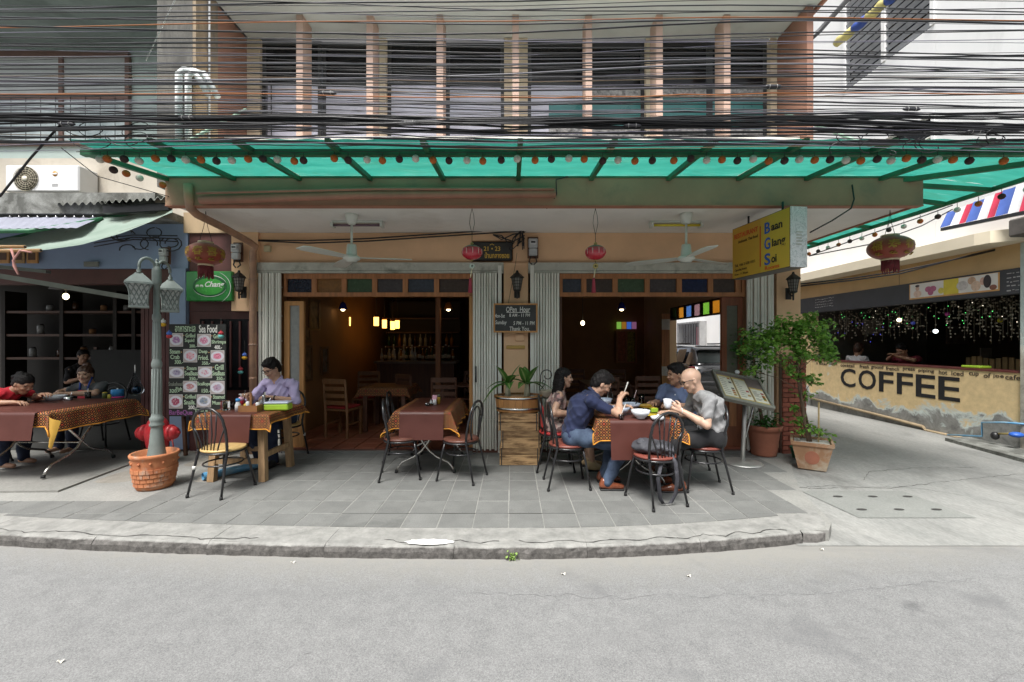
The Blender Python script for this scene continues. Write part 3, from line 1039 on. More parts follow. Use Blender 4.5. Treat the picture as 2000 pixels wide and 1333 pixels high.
slm = MB().box((0, 0, 0), (.012, .92, .085), R=Matrix.Rotation(rad(-35), 3, 'Y')).mesh('slat', mLouv)
for c in (7.88, 8.865):
	for k in range(17):
		sl = bpy.data.objects.new('slat', slm)
		COL.objects.link(sl)
		sl.parent = lwo
		sl.location = (X + .02 - 7.3, c - 8, 7.10 + .145 * k)
MB().bx(X + .1, X + .12, 7.4, 9.35, 7.03, 9.59).build('backing', mDkGlass, lwo, world=True)
op = MB()
for q in ((7.36, 7.42), (9.33, 9.39)):
	op.bx(X - .02, X + .05, q[0], q[1], 4.5, 5.5)
opo = kp('dark_window', op, mWhiteW)
MB().bx(X + .12, X + .14, 7.4, 9.35, 4.5, 5.5).build('backing', mDkGlass, opo, world=True)
for k in range(2):
	MB().cyl((X, 7.42, 4.75 + .35 * k), (X, 9.33, 4.75 + .35 * k), .02, n=6).build('rail', mTrack, opo, world=True)
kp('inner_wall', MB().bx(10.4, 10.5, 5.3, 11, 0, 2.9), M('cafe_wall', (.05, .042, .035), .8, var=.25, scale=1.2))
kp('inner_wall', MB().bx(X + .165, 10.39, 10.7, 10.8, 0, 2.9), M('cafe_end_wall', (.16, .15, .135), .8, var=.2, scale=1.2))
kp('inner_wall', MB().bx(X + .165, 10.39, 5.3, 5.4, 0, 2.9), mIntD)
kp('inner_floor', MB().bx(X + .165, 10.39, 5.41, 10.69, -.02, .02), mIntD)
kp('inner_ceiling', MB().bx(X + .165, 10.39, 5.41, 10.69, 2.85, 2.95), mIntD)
AX, AY = (0, -1, 0), (0, 0, 1)
mInk = M('black_letter_paint', (.014, .014, .016), .6, var=.3, wear=(.11, .085, .05), wscale=7, wamt=.27)
lx = -.004
ymid = [(9.48, 9.03), (8.94, 8.50), (8.42, 8.08), (7.98, 7.65), (7.56, 7.25), (7.14, 6.94)]
px_l = [(1642, 1671), (1677, 1711), (1717, 1745), (1752, 1783), (1789, 1827), (1833, 1875)]
for ch, (a, b) in zip('COFFEE', px_l):
	ya, yb = X * F / (a - 1000), X * F / (b - 1000)
	t = text(ch, mInk, (lx, (ya + yb) / 2 - 8, .752), AX, AY, K, w=ya - yb, h=.40, ext=.003, bold=.012)
words = [('a', 1596), ('filter', 1608), ('cuppe', 1627), ('cocktail', 1655), ('fresh', 1688), ('ground', 1713), ('french', 1743), ('press', 1775), ('piping', 1809), ('hot', 1842), ('iced', 1870), ('cup', 1902), ('of', 1928), ('joe', 1950), ('cafe', 1978)]
mInk2 = M('dark_brown_letter_paint', (.06, .045, .035), .7, var=.3)
for wd, px in words:
	yc = X * F / (px - 1000)
	hh = .052 + (.022 if any(c in wd for c in 'fthkldb') else 0) + (.018 if any(c in wd for c in 'gpj') else 0)
	if yc > 6.12:
		text(wd, mInk2, (lx, yc - 8, 1.02), AX, AY, K, w=.047 * len(wd), h=hh, ext=.002, bold=.004)
for y0, nrow in ((10.2, 4), (6.25, 5)):
	sc = MB()
	r = random.Random(int(y0))
	for k in range(nrow):
		zz = 2.53 - .06 * k
		y = y0
		while y > y0 - (.55 if y0 > 8 else .14):
			l = r.uniform(.02, .07)
			sc.box((X - .0525, y - l / 2, zz + r.uniform(-.008, .008)), (.002, l, r.uniform(.006, .018)))
			y -= l + r.uniform(.008, .03)
	kp('chalk_lettering', sc, M('chalk_grey', (.40, .40, .40), .9))
# ================================================================== unseen row added across the street to shade the low sky
OB = thing('unseen_shade_building', 'plain grey shophouse row added unseen behind the viewer to shade the low sky', 'building', (0, -7.5, 0))
mOpp = M('opposite_render', (.34, .33, .33), .85, var=.15, scale=.6)
MB().bx(-22, 22, -9, -7.5, -.12, 7).build('wall', mOpp, OB, world=True)
MB().bx(-22, 22, -7.49, -6.2, 3.2, 3.35).build('canopy_slab', mOpp, OB, world=True)
for k in range(10):
	MB().bx(-20 + 4.2 * k, -17 + 4.2 * k, -7.49, -7.44, 4.6, 6.4).build('window', mDkGlass, OB, world=True)
	MB().bx(-20 + 4.2 * k, -16.6 + 4.2 * k, -7.49, -7.44, -.09, 2.9).build('shutter', mTrack, OB, world=True)
# ================================================================== sky dome is the world itself; buildings across the street are never seen
# ================================================================== green canopy with its purlin, rafters and sheet
mGreenS = M('green_steel', (.035, .16, .075), .5, var=.2, scale=5, wear=(.03, .11, .055), wscale=4)
def canopy_mat():
	m, nt, bs = node_mat('green_sheet')
	out = nt.nodes['Material Output']
	co = obj_co(nt)
	n = noise_n(nt, 3, 5, .6, obj_co(nt, 'Object', (.4, 2.5, 1)))
	c = ramp(nt, n, [(.3, (.024, .235, .182)), (.7, (.056, .345, .27))])
	c = mixc(nt, ramp(nt, noise_n(nt, 1.7, 7, .72, obj_co(nt, 'Object', (1, 1.8, 1)), .7), [(.52, (0, 0, 0)), (.70, (.6, .6, .6))]), c, (.05, .20, .13))
	c = mixc(nt, ramp(nt, noise_n(nt, 38, 4, .7, co), [(.66, (0, 0, 0)), (.72, (.7, .7, .7))]), c, (.04, .10, .05))
	c = mixc(nt, ramp(nt, noise_n(nt, 5, 3, .6, obj_co(nt, 'Object', (.3, 6, 1))), [(.64, (0, 0, 0)), (.68, (.35, .35, .35))]), c, (.30, .62, .54))
	tl = nt.nodes.new('ShaderNodeBsdfTranslucent')
	nt.links.new(c, tl.inputs['Color'])
	nt.links.new(c, bs.inputs['Base Color'])
	bs.inputs['Roughness'].default_value = .35
	mx = nt.nodes.new('ShaderNodeMixShader')
	mx.inputs[0].default_value = .62
	nt.links.new(bs.outputs[0], mx.inputs[1])
	nt.links.new(tl.outputs[0], mx.inputs[2])
	nt.links.new(mx.outputs[0], out.inputs['Surface'])
	return m
mSheet = canopy_mat()
CN = thing('street_canopy', 'long translucent green sheet canopy on green steel rafters above the restaurant', 'canopy', (0, 4.2, 3.3))
cpart = lambda n, mb, m: mb.build(n, m, CN, world=True)
def cz(y):
	return 3.372 - (4.74 - y) * .092
def cz2(x):
	return 3.385 - max(-.2, x - 4.54) * .12
def wavy(x):
	return .004 * math.sin(x * 21)
xr = [-3.80, -3.06, -2.34, -1.56, -.755, .07, .87, 1.72, 2.49, 3.24, 4.06]
bounds = xr + [5.42]
for a, b in zip(bounds, bounds[1:]):
	s = MB()
	s.sheet(lambda u, v: (a + .004 + (b - a - .008) * u, 3.64 + 1.12 * v, min(cz(3.64 + 1.12 * v), cz2(a + (b - a) * u)) + wavy(a + (b - a) * u)), 24, 6)
	cpart('sheet', s, mSheet)
for a, b in ((4.765, 6.2), (6.2, 7.6), (7.6, 9.0)):
	s = MB()
	s.sheet(lambda u, v: (4.54 + .86 * u, a + (b - a) * v, cz2(4.54 + .86 * u) + wavy(v * 9)), 2, 12)
	cpart('sheet', s, mSheet)
cpart('purlin', MB().bx(-3.88, 5.40, 3.83, 3.885, 3.222, 3.275), mGreenS)
cpart('purlin', MB().bx(-3.82, 4.53, 4.685, 4.70, 3.345, 3.362), mGreenS)
cpart('purlin', MB().bx(5.36, 5.40, 3.89, 9.0, 3.225, 3.27), mGreenS)
for x in xr[1:]:
	cpart('rafter', MB().bar((x, 4.70, 3.335), (x, 3.60, 3.24), .045, .045), mGreenS)
cpart('rafter', MB().bar((-3.80, 4.72, 3.335), (-3.86, 3.84, 3.25), .045, .045), mGreenS)
cpart('rafter', MB().bar((4.3, 4.74, 3.33), (5.38, 3.86, 3.25), .05, .05), mGreenS)
for y in (5.3, 6.4, 7.5, 8.6):
	cpart('rafter', MB().bar((4.54, y, 3.36), (5.38, y, 3.25), .045, .045), mGreenS)
cpart('rafter', MB().bar((4.54, 4.80, 3.30), (5.38, 4.78, 3.24), .045, .045), mGreenS)
for k, (a, b) in enumerate(((P(480, 215, 5.5), P(330, 297, 4.0)), (P(1532, 222, 5.5), P(1728, 298, 4.0)))):
	tag(MB().cyl(a, b, .017, n=7).build('canopy_stay', M('pale_green_steel', (.30, .44, .34), .5)), ('pale green steel stay beside the tan party wall', 'pale green steel stay beside the white tower')[k], 'stay', 'steel stays of the canopy')
shade_cols = [M('orange_thread', (.50, .13, .025), .8, var=.25, scale=30, bmp=.6, bscale=120), M('chocolate_thread', (.055, .03, .028), .85, var=.3, scale=30, bmp=.6, bscale=120), M('cream_thread', (.62, .60, .52), .8, var=.15, scale=30, bmp=.6, bscale=120)]
bm_ = [MB().ell((0, 0, 0), (.033, .033, .033), 14, 9).mesh('globe', m) for m in shade_cols]
xs_px = [196, 210, 243, 272, 304, 335, 363, 393, 423, 453, 485, 514, 542, 575, 593, 653, 680, 717, 747, 780, 812, 846, 877, 912, 943, 979, 1010, 1045, 1077, 1111, 1141, 1177, 1207, 1240, 1274, 1316, 1349, 1380, 1410, 1440, 1471, 1501, 1532, 1561, 1591, 1621, 1652, 1681, 1713, 1740, 1770, 1800, 1831, 1861, 1893, 1960]
nm = ['orange', 'dark brown', 'cream']
pat = [2, 0, 1, 2, 0, 1, 2, 0, 1, 2, 0, 1, 2, 0, 1, 0, 1, 2, 0, 1, 2, 0, 1, 2, 0, 1, 2, 0, 1, 2, 0, 1, 2, 0, 1, 0, 1, 2, 0, 1, 2, 0, 1, 2, 0, 1, 2, 0, 1, 2, 0, 1, 2, 0, 1, 0]
spans = ['at the lamp post end', 'over the seafood board', 'over the first ceiling fan', 'over the house number sign', 'over the crates', 'over the bald man', 'over the box sign', 'over the coffee counter']
wire = []
rb = random.Random(5)
mWire = M('string_wire', (.05, .05, .045), .7)
mString = M('pale_string', (.6, .6, .55), .8)
for i, px in enumerate(xs_px):
	d = 3.80
	x = (px - 1000) * d / F
	z = 3.165 + rb.uniform(-.012, .012)
	c = pat[i]
	t = thing('lamp_shade_ball', '', 'lamp shade', (x, d, z), rb.uniform(0, 6), 'ball lamp shades strung under the canopy edge')
	near = spans[min(7, int((px - 150) / 232))]
	nearest = 'hung slightly low' if z < 3.16 else 'hung slightly high'
	t['label'] = '%s ball shade %s, %s there on the canopy string' % (nm[c], near, ['first', 'second', 'third', 'fourth', 'fifth', 'sixth', 'seventh', 'eighth', 'ninth', 'tenth'][sum(1 for q in xs_px[:i] if int((q - 150) / 232) == int((px - 150) / 232))])
	b = bpy.data.objects.new('globe', bm_[c])
	COL.objects.link(b)
	b.parent = t
	MB().cyl((0, 0, .03), (0, 0, .072), .003, n=5).build('cord', mWire, t)
	wire.append((x, d, z + .073))
wmb = MB().tube([(-3.88, 3.8, 3.235)] + wire + [(5.36, 3.8, 3.235)], .0035, 5)
tag(wmb.build('string_cable', mWire), 'thin dark cable that carries the ball shades along the canopy edge', 'cable')
for i in range(19):
	y = 4.0 + .235 * i
	z = 3.135 + rb.uniform(-.01, .01)
	c = (1, 0, 2)[i % 3]
	t = thing('lamp_shade_ball', '%s thread ball shade %s from the street on the alley string' % (nm[c], ['first', 'second', 'third', 'fourth', 'fifth', 'sixth', 'seventh', 'eighth', 'ninth', 'tenth', 'eleventh', 'twelfth', 'thirteenth', 'fourteenth', 'fifteenth', 'sixteenth', 'seventeenth', 'eighteenth', 'nineteenth'][i]), 'lamp shade', (5.40, y, z), 0, 'ball lamp shades along the alley side')
	b = bpy.data.objects.new('globe', bm_[c])
	COL.objects.link(b)
	b.parent = t
	MB().cyl((0, 0, .03), (0, 0, .085), .003, n=5).build('cord', mWire, t)
for i, (px, py, c) in enumerate(((222, 333, 1), (247, 340, 0), (273, 349, 2), (318, 362, 0))):
	d = 3.9 + .22 * i
	p = P(px, py, d)
	t = thing('lamp_shade_ball', '%s thread ball shade on the slanting end rafter, %s from the street' % (nm[c], ('nearest', 'second', 'third', 'farthest')[i]), 'lamp shade', p, 0, 'ball lamp shades on the end rafter')
	b = bpy.data.objects.new('globe', bm_[c])
	COL.objects.link(b)
	b.parent = t
# ================================================================== overhead cables
rc = random.Random(11)
mCab = [M('black_cable', (.014, .014, .016), .34), M('charcoal_cable', (.04, .04, .046), .36), M('orange_cable', (.35, .12, .03), .5), M('grey_cable', (.16, .16, .18), .45), M('white_cable', (.5, .5, .48), .5), M('lavender_grey_cable', (.20, .19, .25), .4), M('tan_cable', (.28, .19, .12), .5)]
cab_nm = ['black', 'charcoal', 'orange', 'grey', 'white', 'lavender grey', 'tan']
def bow(px):
	t = (px - 1000) / 1000
	return -.035 * (1 - abs(t)) * math.cos(t * 5) * .6
tops = [2, 14, 24, 40, 58, 68, 80, 96, 104, 112, 120, 126, 134, 143, 152, 158, 166, 175, 184, 192, 199, 206, 213, 220, 227, 233, 237, 240, 244, 248, 257, 263, 269, 273, 277, 281, 284, 287]
where = ['above the louvred window', 'across the upper soffit', 'across the tops of the fins', 'across the dark upper panes', 'across the lavender panes', 'along the middle of the lavender panes', 'just above the sill', 'resting low over the canopy edge']
cnt = {}
def cable(y0, col, r, d, amp, seed, wig=0, tilt=0.0):
	q = random.Random(seed)
	pts = []
	ph, fr = q.uniform(0, 6), q.uniform(.6, 1.6)
	n = 34 if wig else 20
	for i in range(n + 1):
		px = -420 + 2840 * i / n
		p = P(px, y0, d)
		t = (px - 1000) / 1000
		p.z += bow(px) + amp * math.sin(fr * t * 2.2 + ph) + tilt * t
		if wig:
			p.z += q.uniform(-wig, wig)
		pts.append(p)
	mb = MB().tube(pts, r, 5)
	k = min(7, int(y0 / 37))
	key = (k, col)
	cnt[key] = cnt.get(key, 0) + 1
	return mb, k, cnt[key]
ordn = ['topmost', 'second', 'third', 'fourth', 'fifth', 'sixth', 'seventh', 'eighth', 'ninth', 'tenth', 'eleventh', 'twelfth', 'thirteenth', 'fourteenth', 'fifteenth', 'sixteenth', 'seventeenth', 'eighteenth', 'nineteenth', 'twentieth', 'twenty-first', 'twenty-second', 'twenty-third', 'twenty-fourth', 'twenty-fifth', 'twenty-sixth', 'twenty-seventh', 'twenty-eighth']
thin = [6, 20, 33, 74, 100, 108, 116, 130, 137, 141, 150, 155, 161, 168, 170, 176, 181, 186, 191, 197, 202, 206, 212, 217, 222, 226, 260, 266, 275, 280, 286]
for i, y0 in enumerate(tops + [45] + thin):
	if i == len(tops):
		col = 2
	elif i > len(tops):
		col = rc.choice([5, 5, 6, 3, 0, 0])
	else:
		col = rc.choice([0, 0, 0, 1, 1, 3])
		if y0 == 184:
			col = 2
	r = rc.choice([.0035, .0045, .005, .006, .007]) if y0 < 225 else rc.choice([.004, .005, .007, .009])
	if i > len(tops):
		r = rc.choice([.0022, .0028, .0035])
	d = 3.52 + rc.uniform(-.10, .07)
	wig = .008 if (y0 > 180 and rc.random() < .5) else 0
	mb, k, nth = cable(y0 + rc.uniform(-3, 3), col, r, d, rc.uniform(.008, .05), 100 + i, wig, rc.uniform(-.06, .06))
	tag(mb.build('overhead_cable', mCab[col]), '%s overhead cable %s, %s of its colour there' % (cab_nm[col], where[k], ordn[min(27, nth - 1)]), 'cable', 'overhead cables crossing the facade')
for i in range(9):
	y0 = 226 + 4.5 * i + rc.uniform(-2, 2)
	mb, k, nth = cable(y0, 0, rc.choice([.006, .0075, .009]), 3.44 + rc.uniform(-.03, .03), rc.uniform(.02, .06), 300 + i, .010, rc.uniform(-.05, .05))
	tag(mb.build('overhead_cable', mCab[0]), 'wavy thick black cable %s, %s of its colour there' % (where[k], ordn[min(27, nth - 1)]), 'cable', 'overhead cables crossing the facade')
for k, (px, py) in enumerate(((130, 243), (365, 231), (800, 240), (1235, 246), (1510, 170), (1780, 214), (1905, 258), (640, 183))):
	sp_ = thing('cable_splice', '%s cable splice sleeve on the overhead bundle counted from the green wall' % ('first', 'third', 'fifth', 'sixth', 'seventh-b', 'eighth', 'ninth', 'fourth')[k].replace('seventh-b', 'seventh'), 'cable splice', P(px, py, 3.44), 0, 'splice sleeves on the cables')
	MB().tube([(-.07, 0, .002), (-.05, 0, 0), (.05, 0, -.002), (.07, 0, -.003)], [.006, .014, .014, .006], 7).build('sleeve', mCab[1], sp_)
	for q in (-.03, .03):
		MB().tube([(q + .016 * math.cos(a) * .2, .016 * math.cos(a), .016 * math.sin(a)) for a in [k2 * PI / 4 for k2 in range(8)]], .002, 4, closed=True).build('tie', mCab[4], sp_)
for k, (y0, y1, y2) in enumerate(((222, 238, 250), (226, 241, 247), (230, 244, 255), (224, 236, 258))):
	pts = []
	for i in range(25):
		px = -400 + 2800 * i / 24
		t = (px + 400) / 2800
		yy = y0 + (y1 - y0) * min(1, t * 2) if t < .5 else y1 + (y2 - y1) * (t - .5) * 2
		p = P(px, yy + 4 * math.sin(i * 1.3 + k), 3.45 + .015 * k)
		pts.append(p)
	tag(MB().tube(pts, .0125 - .0015 * k, 7).build('overhead_cable', mCab[0]), 'thick black trunk cable in the sagging bundle, %s strand from the top' % ordn[k].replace('topmost', 'first'), 'cable', 'thick cables of the sagging bundle')
rl = random.Random(21)
for k, (px, py, sp, n) in enumerate(((205, 250, 60, 7), (1860, 262, 90, 8), (1700, 275, 60, 5))):
	t = thing('cable_tangle', ('tangle of loose black cable loops by the pale green window', 'tangle of loose black cable ends before the white tower', 'small tangle of black cable ends over the alley canopy')[k], 'cable tangle', P(px, py, 3.42))
	for j in range(n):
		c = Vector((rl.uniform(-sp, sp) * 3.42 / F, rl.uniform(-.03, .03), rl.uniform(-.10, .06)))
		rr = rl.uniform(.03, .09)
		ph = rl.uniform(0, 6)
		pts = [c + Vector((rr * 1.6 * math.cos(ph + a * .5), .01 * a, rr * math.sin(ph + a * .5) * .8)) for a in range(rl.randint(7, 12))]
		MB().tube(pts, .0035, 5).build('cable_loop', mCab[0], t)
drops = [((0, 385, 3.6), (60, 310, 3.55), (118, 245, 3.48), 'black', .009, 'thick black drop cable slanting past the air conditioner'), ((285, 120, 4.5), (345, -5, 4.4), (350, -12, 4.4), 'white', .006, 'pale cable slanting down across the stained column'), ((120, 290, 3.6), (190, 345, 4.4), (330, 385, 4.7), 'charcoal', .004, 'thin charcoal line slanting to the canopy end')]
for a, b, c, cn, r, lb in drops:
	tag(MB().tube([P(*a), P(*b), P(*c)], r, 6).build('drop_cable', mCab[cab_nm.index(cn)]), lb, 'cable')
# ================================================================== pipes and cables on the restaurant front
mPipeB = M('peach_brown_pipe', (.46, .27, .17), .55, var=.1, wear=(.33, .20, .14), wscale=5)
gp = MB().tube([P(392, 392, 4.64), P(700, 382, 4.64), P(1085, 379, 4.64)], .045, 10)
gp.tube([P(385, 378, 4.60), P(730, 370, 4.60), P(1083, 370, 4.60)], .016, 8)
tag(gp.build('gutter_pipe', M('rust_brown_pipe', (.36, .17, .115), .55, var=.15)), 'rust brown pipe along the fascia beam with a thin green line on top', 'pipe')
dp = thing('rain_downpipe', 'peach brown downpipe bending under the soffit and down beside the folding gate', 'pipe', (-3.57, 5.88, 0))
MB().tube([P(368, 362, 4.66), P(369, 388, 4.66), P(372, 408, 4.72), P(385, 420, 4.85), P(440, 447, 5.3), P(488, 474, 5.78), P(499, 482, 5.86), Vector((-3.57, 5.88, 2.78)), Vector((-3.57, 5.88, 2.6)), Vector((-3.57, 5.88, 0))], .045, 12).build('pipe', mPipeB, dp, world=True)
for z in (.6, 1.5, 2.4):
	MB().lathe([(.05, -.012), (.05, .012)], (0, 0, z), 12).build('clip', M('pipe_clip', (.38, .25, .18), .5), dp)
MB().cyl(Vector((-.0, .0, 1.02)), Vector((.0, .0, 1.05)), .047, n=12).build('collar', mPipeB, dp)
for k, (off, lb) in enumerate(((0, 'upper black cable looping along the peach wall to the meter'), (.05, 'lower black cable looping along the peach wall to the meter'))):
	pts = [P(505, 470, 5.92), P(600, 471, 5.93), P(720, 467, 5.93), P(840, 459, 5.93), P(940, 452 + 4 * k, 5.93), P(1035, 444 + 6 * k, 5.93)]
	tag(MB().tube([p - Vector((0, 0, off * (.2 + .5 * (i in (1, 2, 3))))) for i, p in enumerate(pts)], .010, 6).build('wall_cable', mCab[0]), lb, 'cable', 'cables along the peach wall')
tg = thing('cable_tangle', 'knot of black cables under the soffit above the electricity meter', 'cable tangle', P(1022, 462, 5.92))
for j in range(9):
	a = rl.uniform(0, 6)
	pts = [Vector((rl.uniform(-.02, .02) - .09 * (i / 6) * (j % 3), rl.uniform(-.03, 0), .16 - .055 * i + .03 * math.sin(a + i))) for i in range(7)]
	MB().tube(pts, .008, 5).build('cable_strand', mCab[0], tg)
for j in range(3):
	MB().tube([Vector((.02, 0, .05 - .04 * j)), Vector((-.14, -.02, .02 - .1 * j)), Vector((-.30, 0, -.05 + .03 * j)), Vector((-.42, 0, .02))], .009, 5).build('cable_strand', mCab[0], tg)
tag(MB().tube([P(1020, 442, 5.9), P(1045, 420, 5.3), P(1075, 404, 4.8), P(1087, 380, 4.65), P(1086, 352, 4.66), P(1110, 346, 4.64)], .007, 6).build('wall_cable', mCab[0]), 'black cable from the meter out under the soffit and over the beam', 'cable')
tag(MB().tube([P(1582, 455, 4.6), P(1625, 432, 4.6), P(1662, 408, 4.62), P(1668, 390, 4.66), P(1664, 362, 4.68)], .008, 6).build('wall_cable', mCab[0]), 'black cable sagging from the beam to the white end of the box sign', 'cable')
for k in range(2):
	tag(MB().tube([P(1560, 556 + 4 * k, 6.2), P(1660, 545 + 4 * k, 6.3), P(1760, 530 + 5 * k, 6.4), P(1900, 500 - 2 * k, 6.45), P(2060, 462, 6.4)], .012, 6).build('wall_cable', mCab[0]), ('upper black cable strung below the cream ledge of the coffee shop', 'lower black cable strung below the cream ledge of the coffee shop')[k], 'cable')
for k in range(2):
	tag(MB().tube([P(1580, 501 + 40 * k * 0, 7.2), P(1700, 458 + 20 * k, 6.7), P(1800, 424 + 18 * k, 6.3), P(1860, 402 + 8 * k, 6.2)], .009, 6).build('wall_cable', mCab[0]), ('black cable crossing the white tower wall up to the striped sheet', 'second black cable crossing the white tower wall below the first')[k], 'cable')
# ================================================================== materials of the furniture
mChairM = M('black_chair_tube', (.016, .016, .018), .3, var=.15, scale=14, coat=.3)
mSeatY = M('yellow_seat', (.62, .42, .17), .4, var=.08, scale=5, wear=(.5, .33, .13), wscale=9)
mSeatR = M('oxblood_seat_vinyl', (.20, .055, .04), .35, var=.15, scale=8)
mSeatB = M('brown_seat_vinyl', (.13, .05, .035), .35, var=.15, scale=8)
mRedV = M('red_vinyl', (.45, .04, .04), .4, var=.1)
mChrome = M('worn_chrome', (.62, .60, .56), .25, 1.0, var=.12, scale=9)
mRubber = M('black_rubber', (.015, .015, .015), .8)
mTimber = M('pale_table_timber', (.42, .27, .14), .6, var=.25, scale=5, stretch=(5, 5, .7), bmp=.15, bscale=30, wear=(.30, .19, .10), wscale=6)
mPVC = M('oxblood_table_vinyl', (.09, .028, .021), .45, var=.1, scale=6, bmp=.12, bscale=260, spec=.4)
mOrangeHem = M('orange_hem', (.62, .27, .03), .8)
def batik():
	m, nt, bs = node_mat('batik_cloth')
	uv = nt.nodes.new('ShaderNodeTexCoord').outputs['UV']
	sep = mk(nt, 'ShaderNodeSeparateXYZ')
	nt.links.new(uv, sep.inputs[0])
	k = 2 * PI / .058
	a = math_n(nt, 'COSINE', math_n(nt, 'MULTIPLY', math_n(nt, 'ADD', sep.outputs[0], sep.outputs[1]), k))
	b = math_n(nt, 'COSINE', math_n(nt, 'MULTIPLY', math_n(nt, 'SUBTRACT', sep.outputs[0], sep.outputs[1]), k))
	dots = math_n(nt, 'MAXIMUM', a, b)
	lat = math_n(nt, 'MULTIPLY', a, b)
	c = ramp(nt, lat, [(.50, (.010, .008, .007)), (.62, (.58, .17, .035))])
	c2 = ramp(nt, dots, [(.86, (0, 0, 0)), (.95, (1, 1, 1))])
	k2 = 2 * PI / .174
	a2 = math_n(nt, 'COSINE', math_n(nt, 'MULTIPLY', math_n(nt, 'ADD', sep.outputs[0], sep.outputs[1]), k2))
	b2 = math_n(nt, 'COSINE', math_n(nt, 'MULTIPLY', math_n(nt, 'SUBTRACT', sep.outputs[0], sep.outputs[1]), k2))
	big = ramp(nt, math_n(nt, 'MULTIPLY', a2, b2), [(.35, (.50, .22, .05)), (.6, (.62, .06, .02))])
	c = mixc(nt, math_n(nt, 'MULTIPLY', c2, .75), c, big)
	nt.links.new(c, bs.inputs['Base Color'])
	bs.inputs['Roughness'].default_value = .75
	return m
mBatik = batik()
def make_chair(name, label, seat_mat, style, group):
	t = thing(name, label, 'chair', (0, 0, 0), 0, group)
	s = MB()
	s.lathe([(.185, .432), (.2, .44), (.203, .452), (.195, .462), (.12, .467), (.0001, .468)], (0, 0, 0), 28)
	s.build('seat', seat_mat, t)
	fr = MB()
	n = 22
	fr.tube([(.196 * math.cos(2 * PI * k / n), .196 * math.sin(2 * PI * k / n), .424) for k in range(n)], .011, 7, closed=True)
	fr.build('seat_frame', mChairM, t)
	st = MB()
	st.tube([(.172 * math.cos(2 * PI * k / n), .178 * math.sin(2 * PI * k / n) - .005, .30) for k in range(n)], .0085, 7, closed=True)
	st.build('stretcher', mChairM, t)
	for sx in (-1, 1):
		MB().tube([(sx * .125, .135, .43), (sx * .15, .16, .30), (sx * .19, .205, .012)], [.0125, .0125, .011], 8).build('leg', mChairM, t)
		MB().tube([(sx * .165, -.135, .50), (sx * .165, -.14, .42), (sx * .17, -.17, .30), (sx * .19, -.235, .012)], [.0125, .0125, .0125, .011], 8).build('leg', mChairM, t)
	for sx, yy in ((-.19, .205), (.19, .205), (-.19, -.235), (.19, -.235)):
		MB().cyl((sx, yy, 0), (sx, yy, .03), .0155, .0145, n=8).build('foot', mRubber, t)
	hp = [(-.165, -.138, .46), (-.172, -.15, .56), (-.178, -.175, .68)]
	for k in range(9):
		a = PI - PI * k / 8
		hp.append((.178 * math.cos(a), -.185 - .02 * math.sin(a), .70 + .185 * math.sin(a)))
	hp += [(.178, -.175, .68), (.172, -.15, .56), (.165, -.138, .46)]
	MB().tube(hp, .0135, 8).build('back_hoop', mChairM, t)
	sp = MB()
	if style == 'fan':
		for x0, x1, z1 in ((-.05, -.10, .845), (.05, .10, .845), (-.02, -.035, .885), (.02, .035, .885)):
			sp.tube([(x0, -.18, .45), ((x0 + x1) / 2 * .9, -.17, .62), (x1, -.195, z1 - .01)], .0065, 6)
		for sx in (-1, 1):
			sp.tube([(sx * .085, -.17, .45), (sx * .10, -.165, .52), (sx * .14, -.17, .62), (sx * .176, -.18, .69)], .0075, 6)
	else:
		ip = [(-.085, -.17, .45), (-.105, -.165, .58)]
		for k in range(7):
			a = PI - PI * k / 6
			ip.append((.105 * math.cos(a), -.18 - .015 * math.sin(a), .70 + .12 * math.sin(a)))
		ip += [(.105, -.165, .58), (.085, -.17, .45)]
		sp.tube(ip, .0095, 7)
	sp.build('back_spokes' if style == 'fan' else 'back_loop', mChairM, t)
	if style == 'pad':
		pd = MB()
		pd.bev((0, -.165, .64), (.27, .03, .26), .02)
		pd.build('back_pad', mRedV, t)
	return t
def face(dx, dy):
	return math.atan2(dy, dx) - PI / 2
GC = 'black steel cafe chairs outside'
chY = make_chair('cafe_chair', 'black fan-back chair with a pale yellow round seat at the timber-legged table', mSeatY, 'fan', GC)
chY.location = (-2.985, 4.42, 0)
chY.rotation_euler.z = face(.16, 1)
MB().lathe([(.0155, 0), (.0155, .035)], (-.171, -.178, .262), 8).build('paper_tag', M('white_tape', (.75, .74, .7), .7), chY)
chR = make_chair('cafe_chair', 'empty black loop-back chair at the side of the bare vinyl table nearest the crates', mSeatB, 'loop', GC)
chR.location = (-.575, 4.83, 0)
chR.rotation_euler.z = face(-1, .35)
dup(chR, (-1.265, 4.90, 0), face(1, .22), 'empty black loop-back chair half under the batik cloth of the bare vinyl table, street end')
dup(chR, (-1.42, 5.62, 0), face(1, .1), 'empty black loop-back chair pushed to the bare vinyl table, doorway end')
chN = make_chair('cafe_chair', 'black chair with oxblood seat carrying the man in the navy polo', mSeatR, 'loop', GC)
chN.location = (.60, 4.60, 0)
chN.rotation_euler.z = face(1, .05)
chB = make_chair('cafe_chair', 'black fan-back chair with a grey bag on its seat, back to the street', mSeatR, 'fan', GC)
chB.location = (1.385, 4.15, 0)
chB.rotation_euler.z = face(-.35, 1)
dup(chN, (2.02, 4.52, 0), face(-1, .12), 'black chair with oxblood seat under the bald man in grey')
dup(chN, (2.13, 5.3, 0), face(-1, 0), 'black chair with oxblood seat under the man in the blue shirt')
chW = make_chair('cafe_chair', 'black chair with a red padded back under the woman in the flowered blouse', mRedV, 'pad', GC)
chW.location = (.53, 5.2, 0)
chW.rotation_euler.z = face(1, 0)
dup(chY, (-3.02, 5.66, 0), face(-.1, -1), 'black chair with yellow seat under the man in the lilac shirt')
dup(chR, (-6.52, 5.2, 0.028), face(1, 0), 'black chair under the woman in red at the stall table')
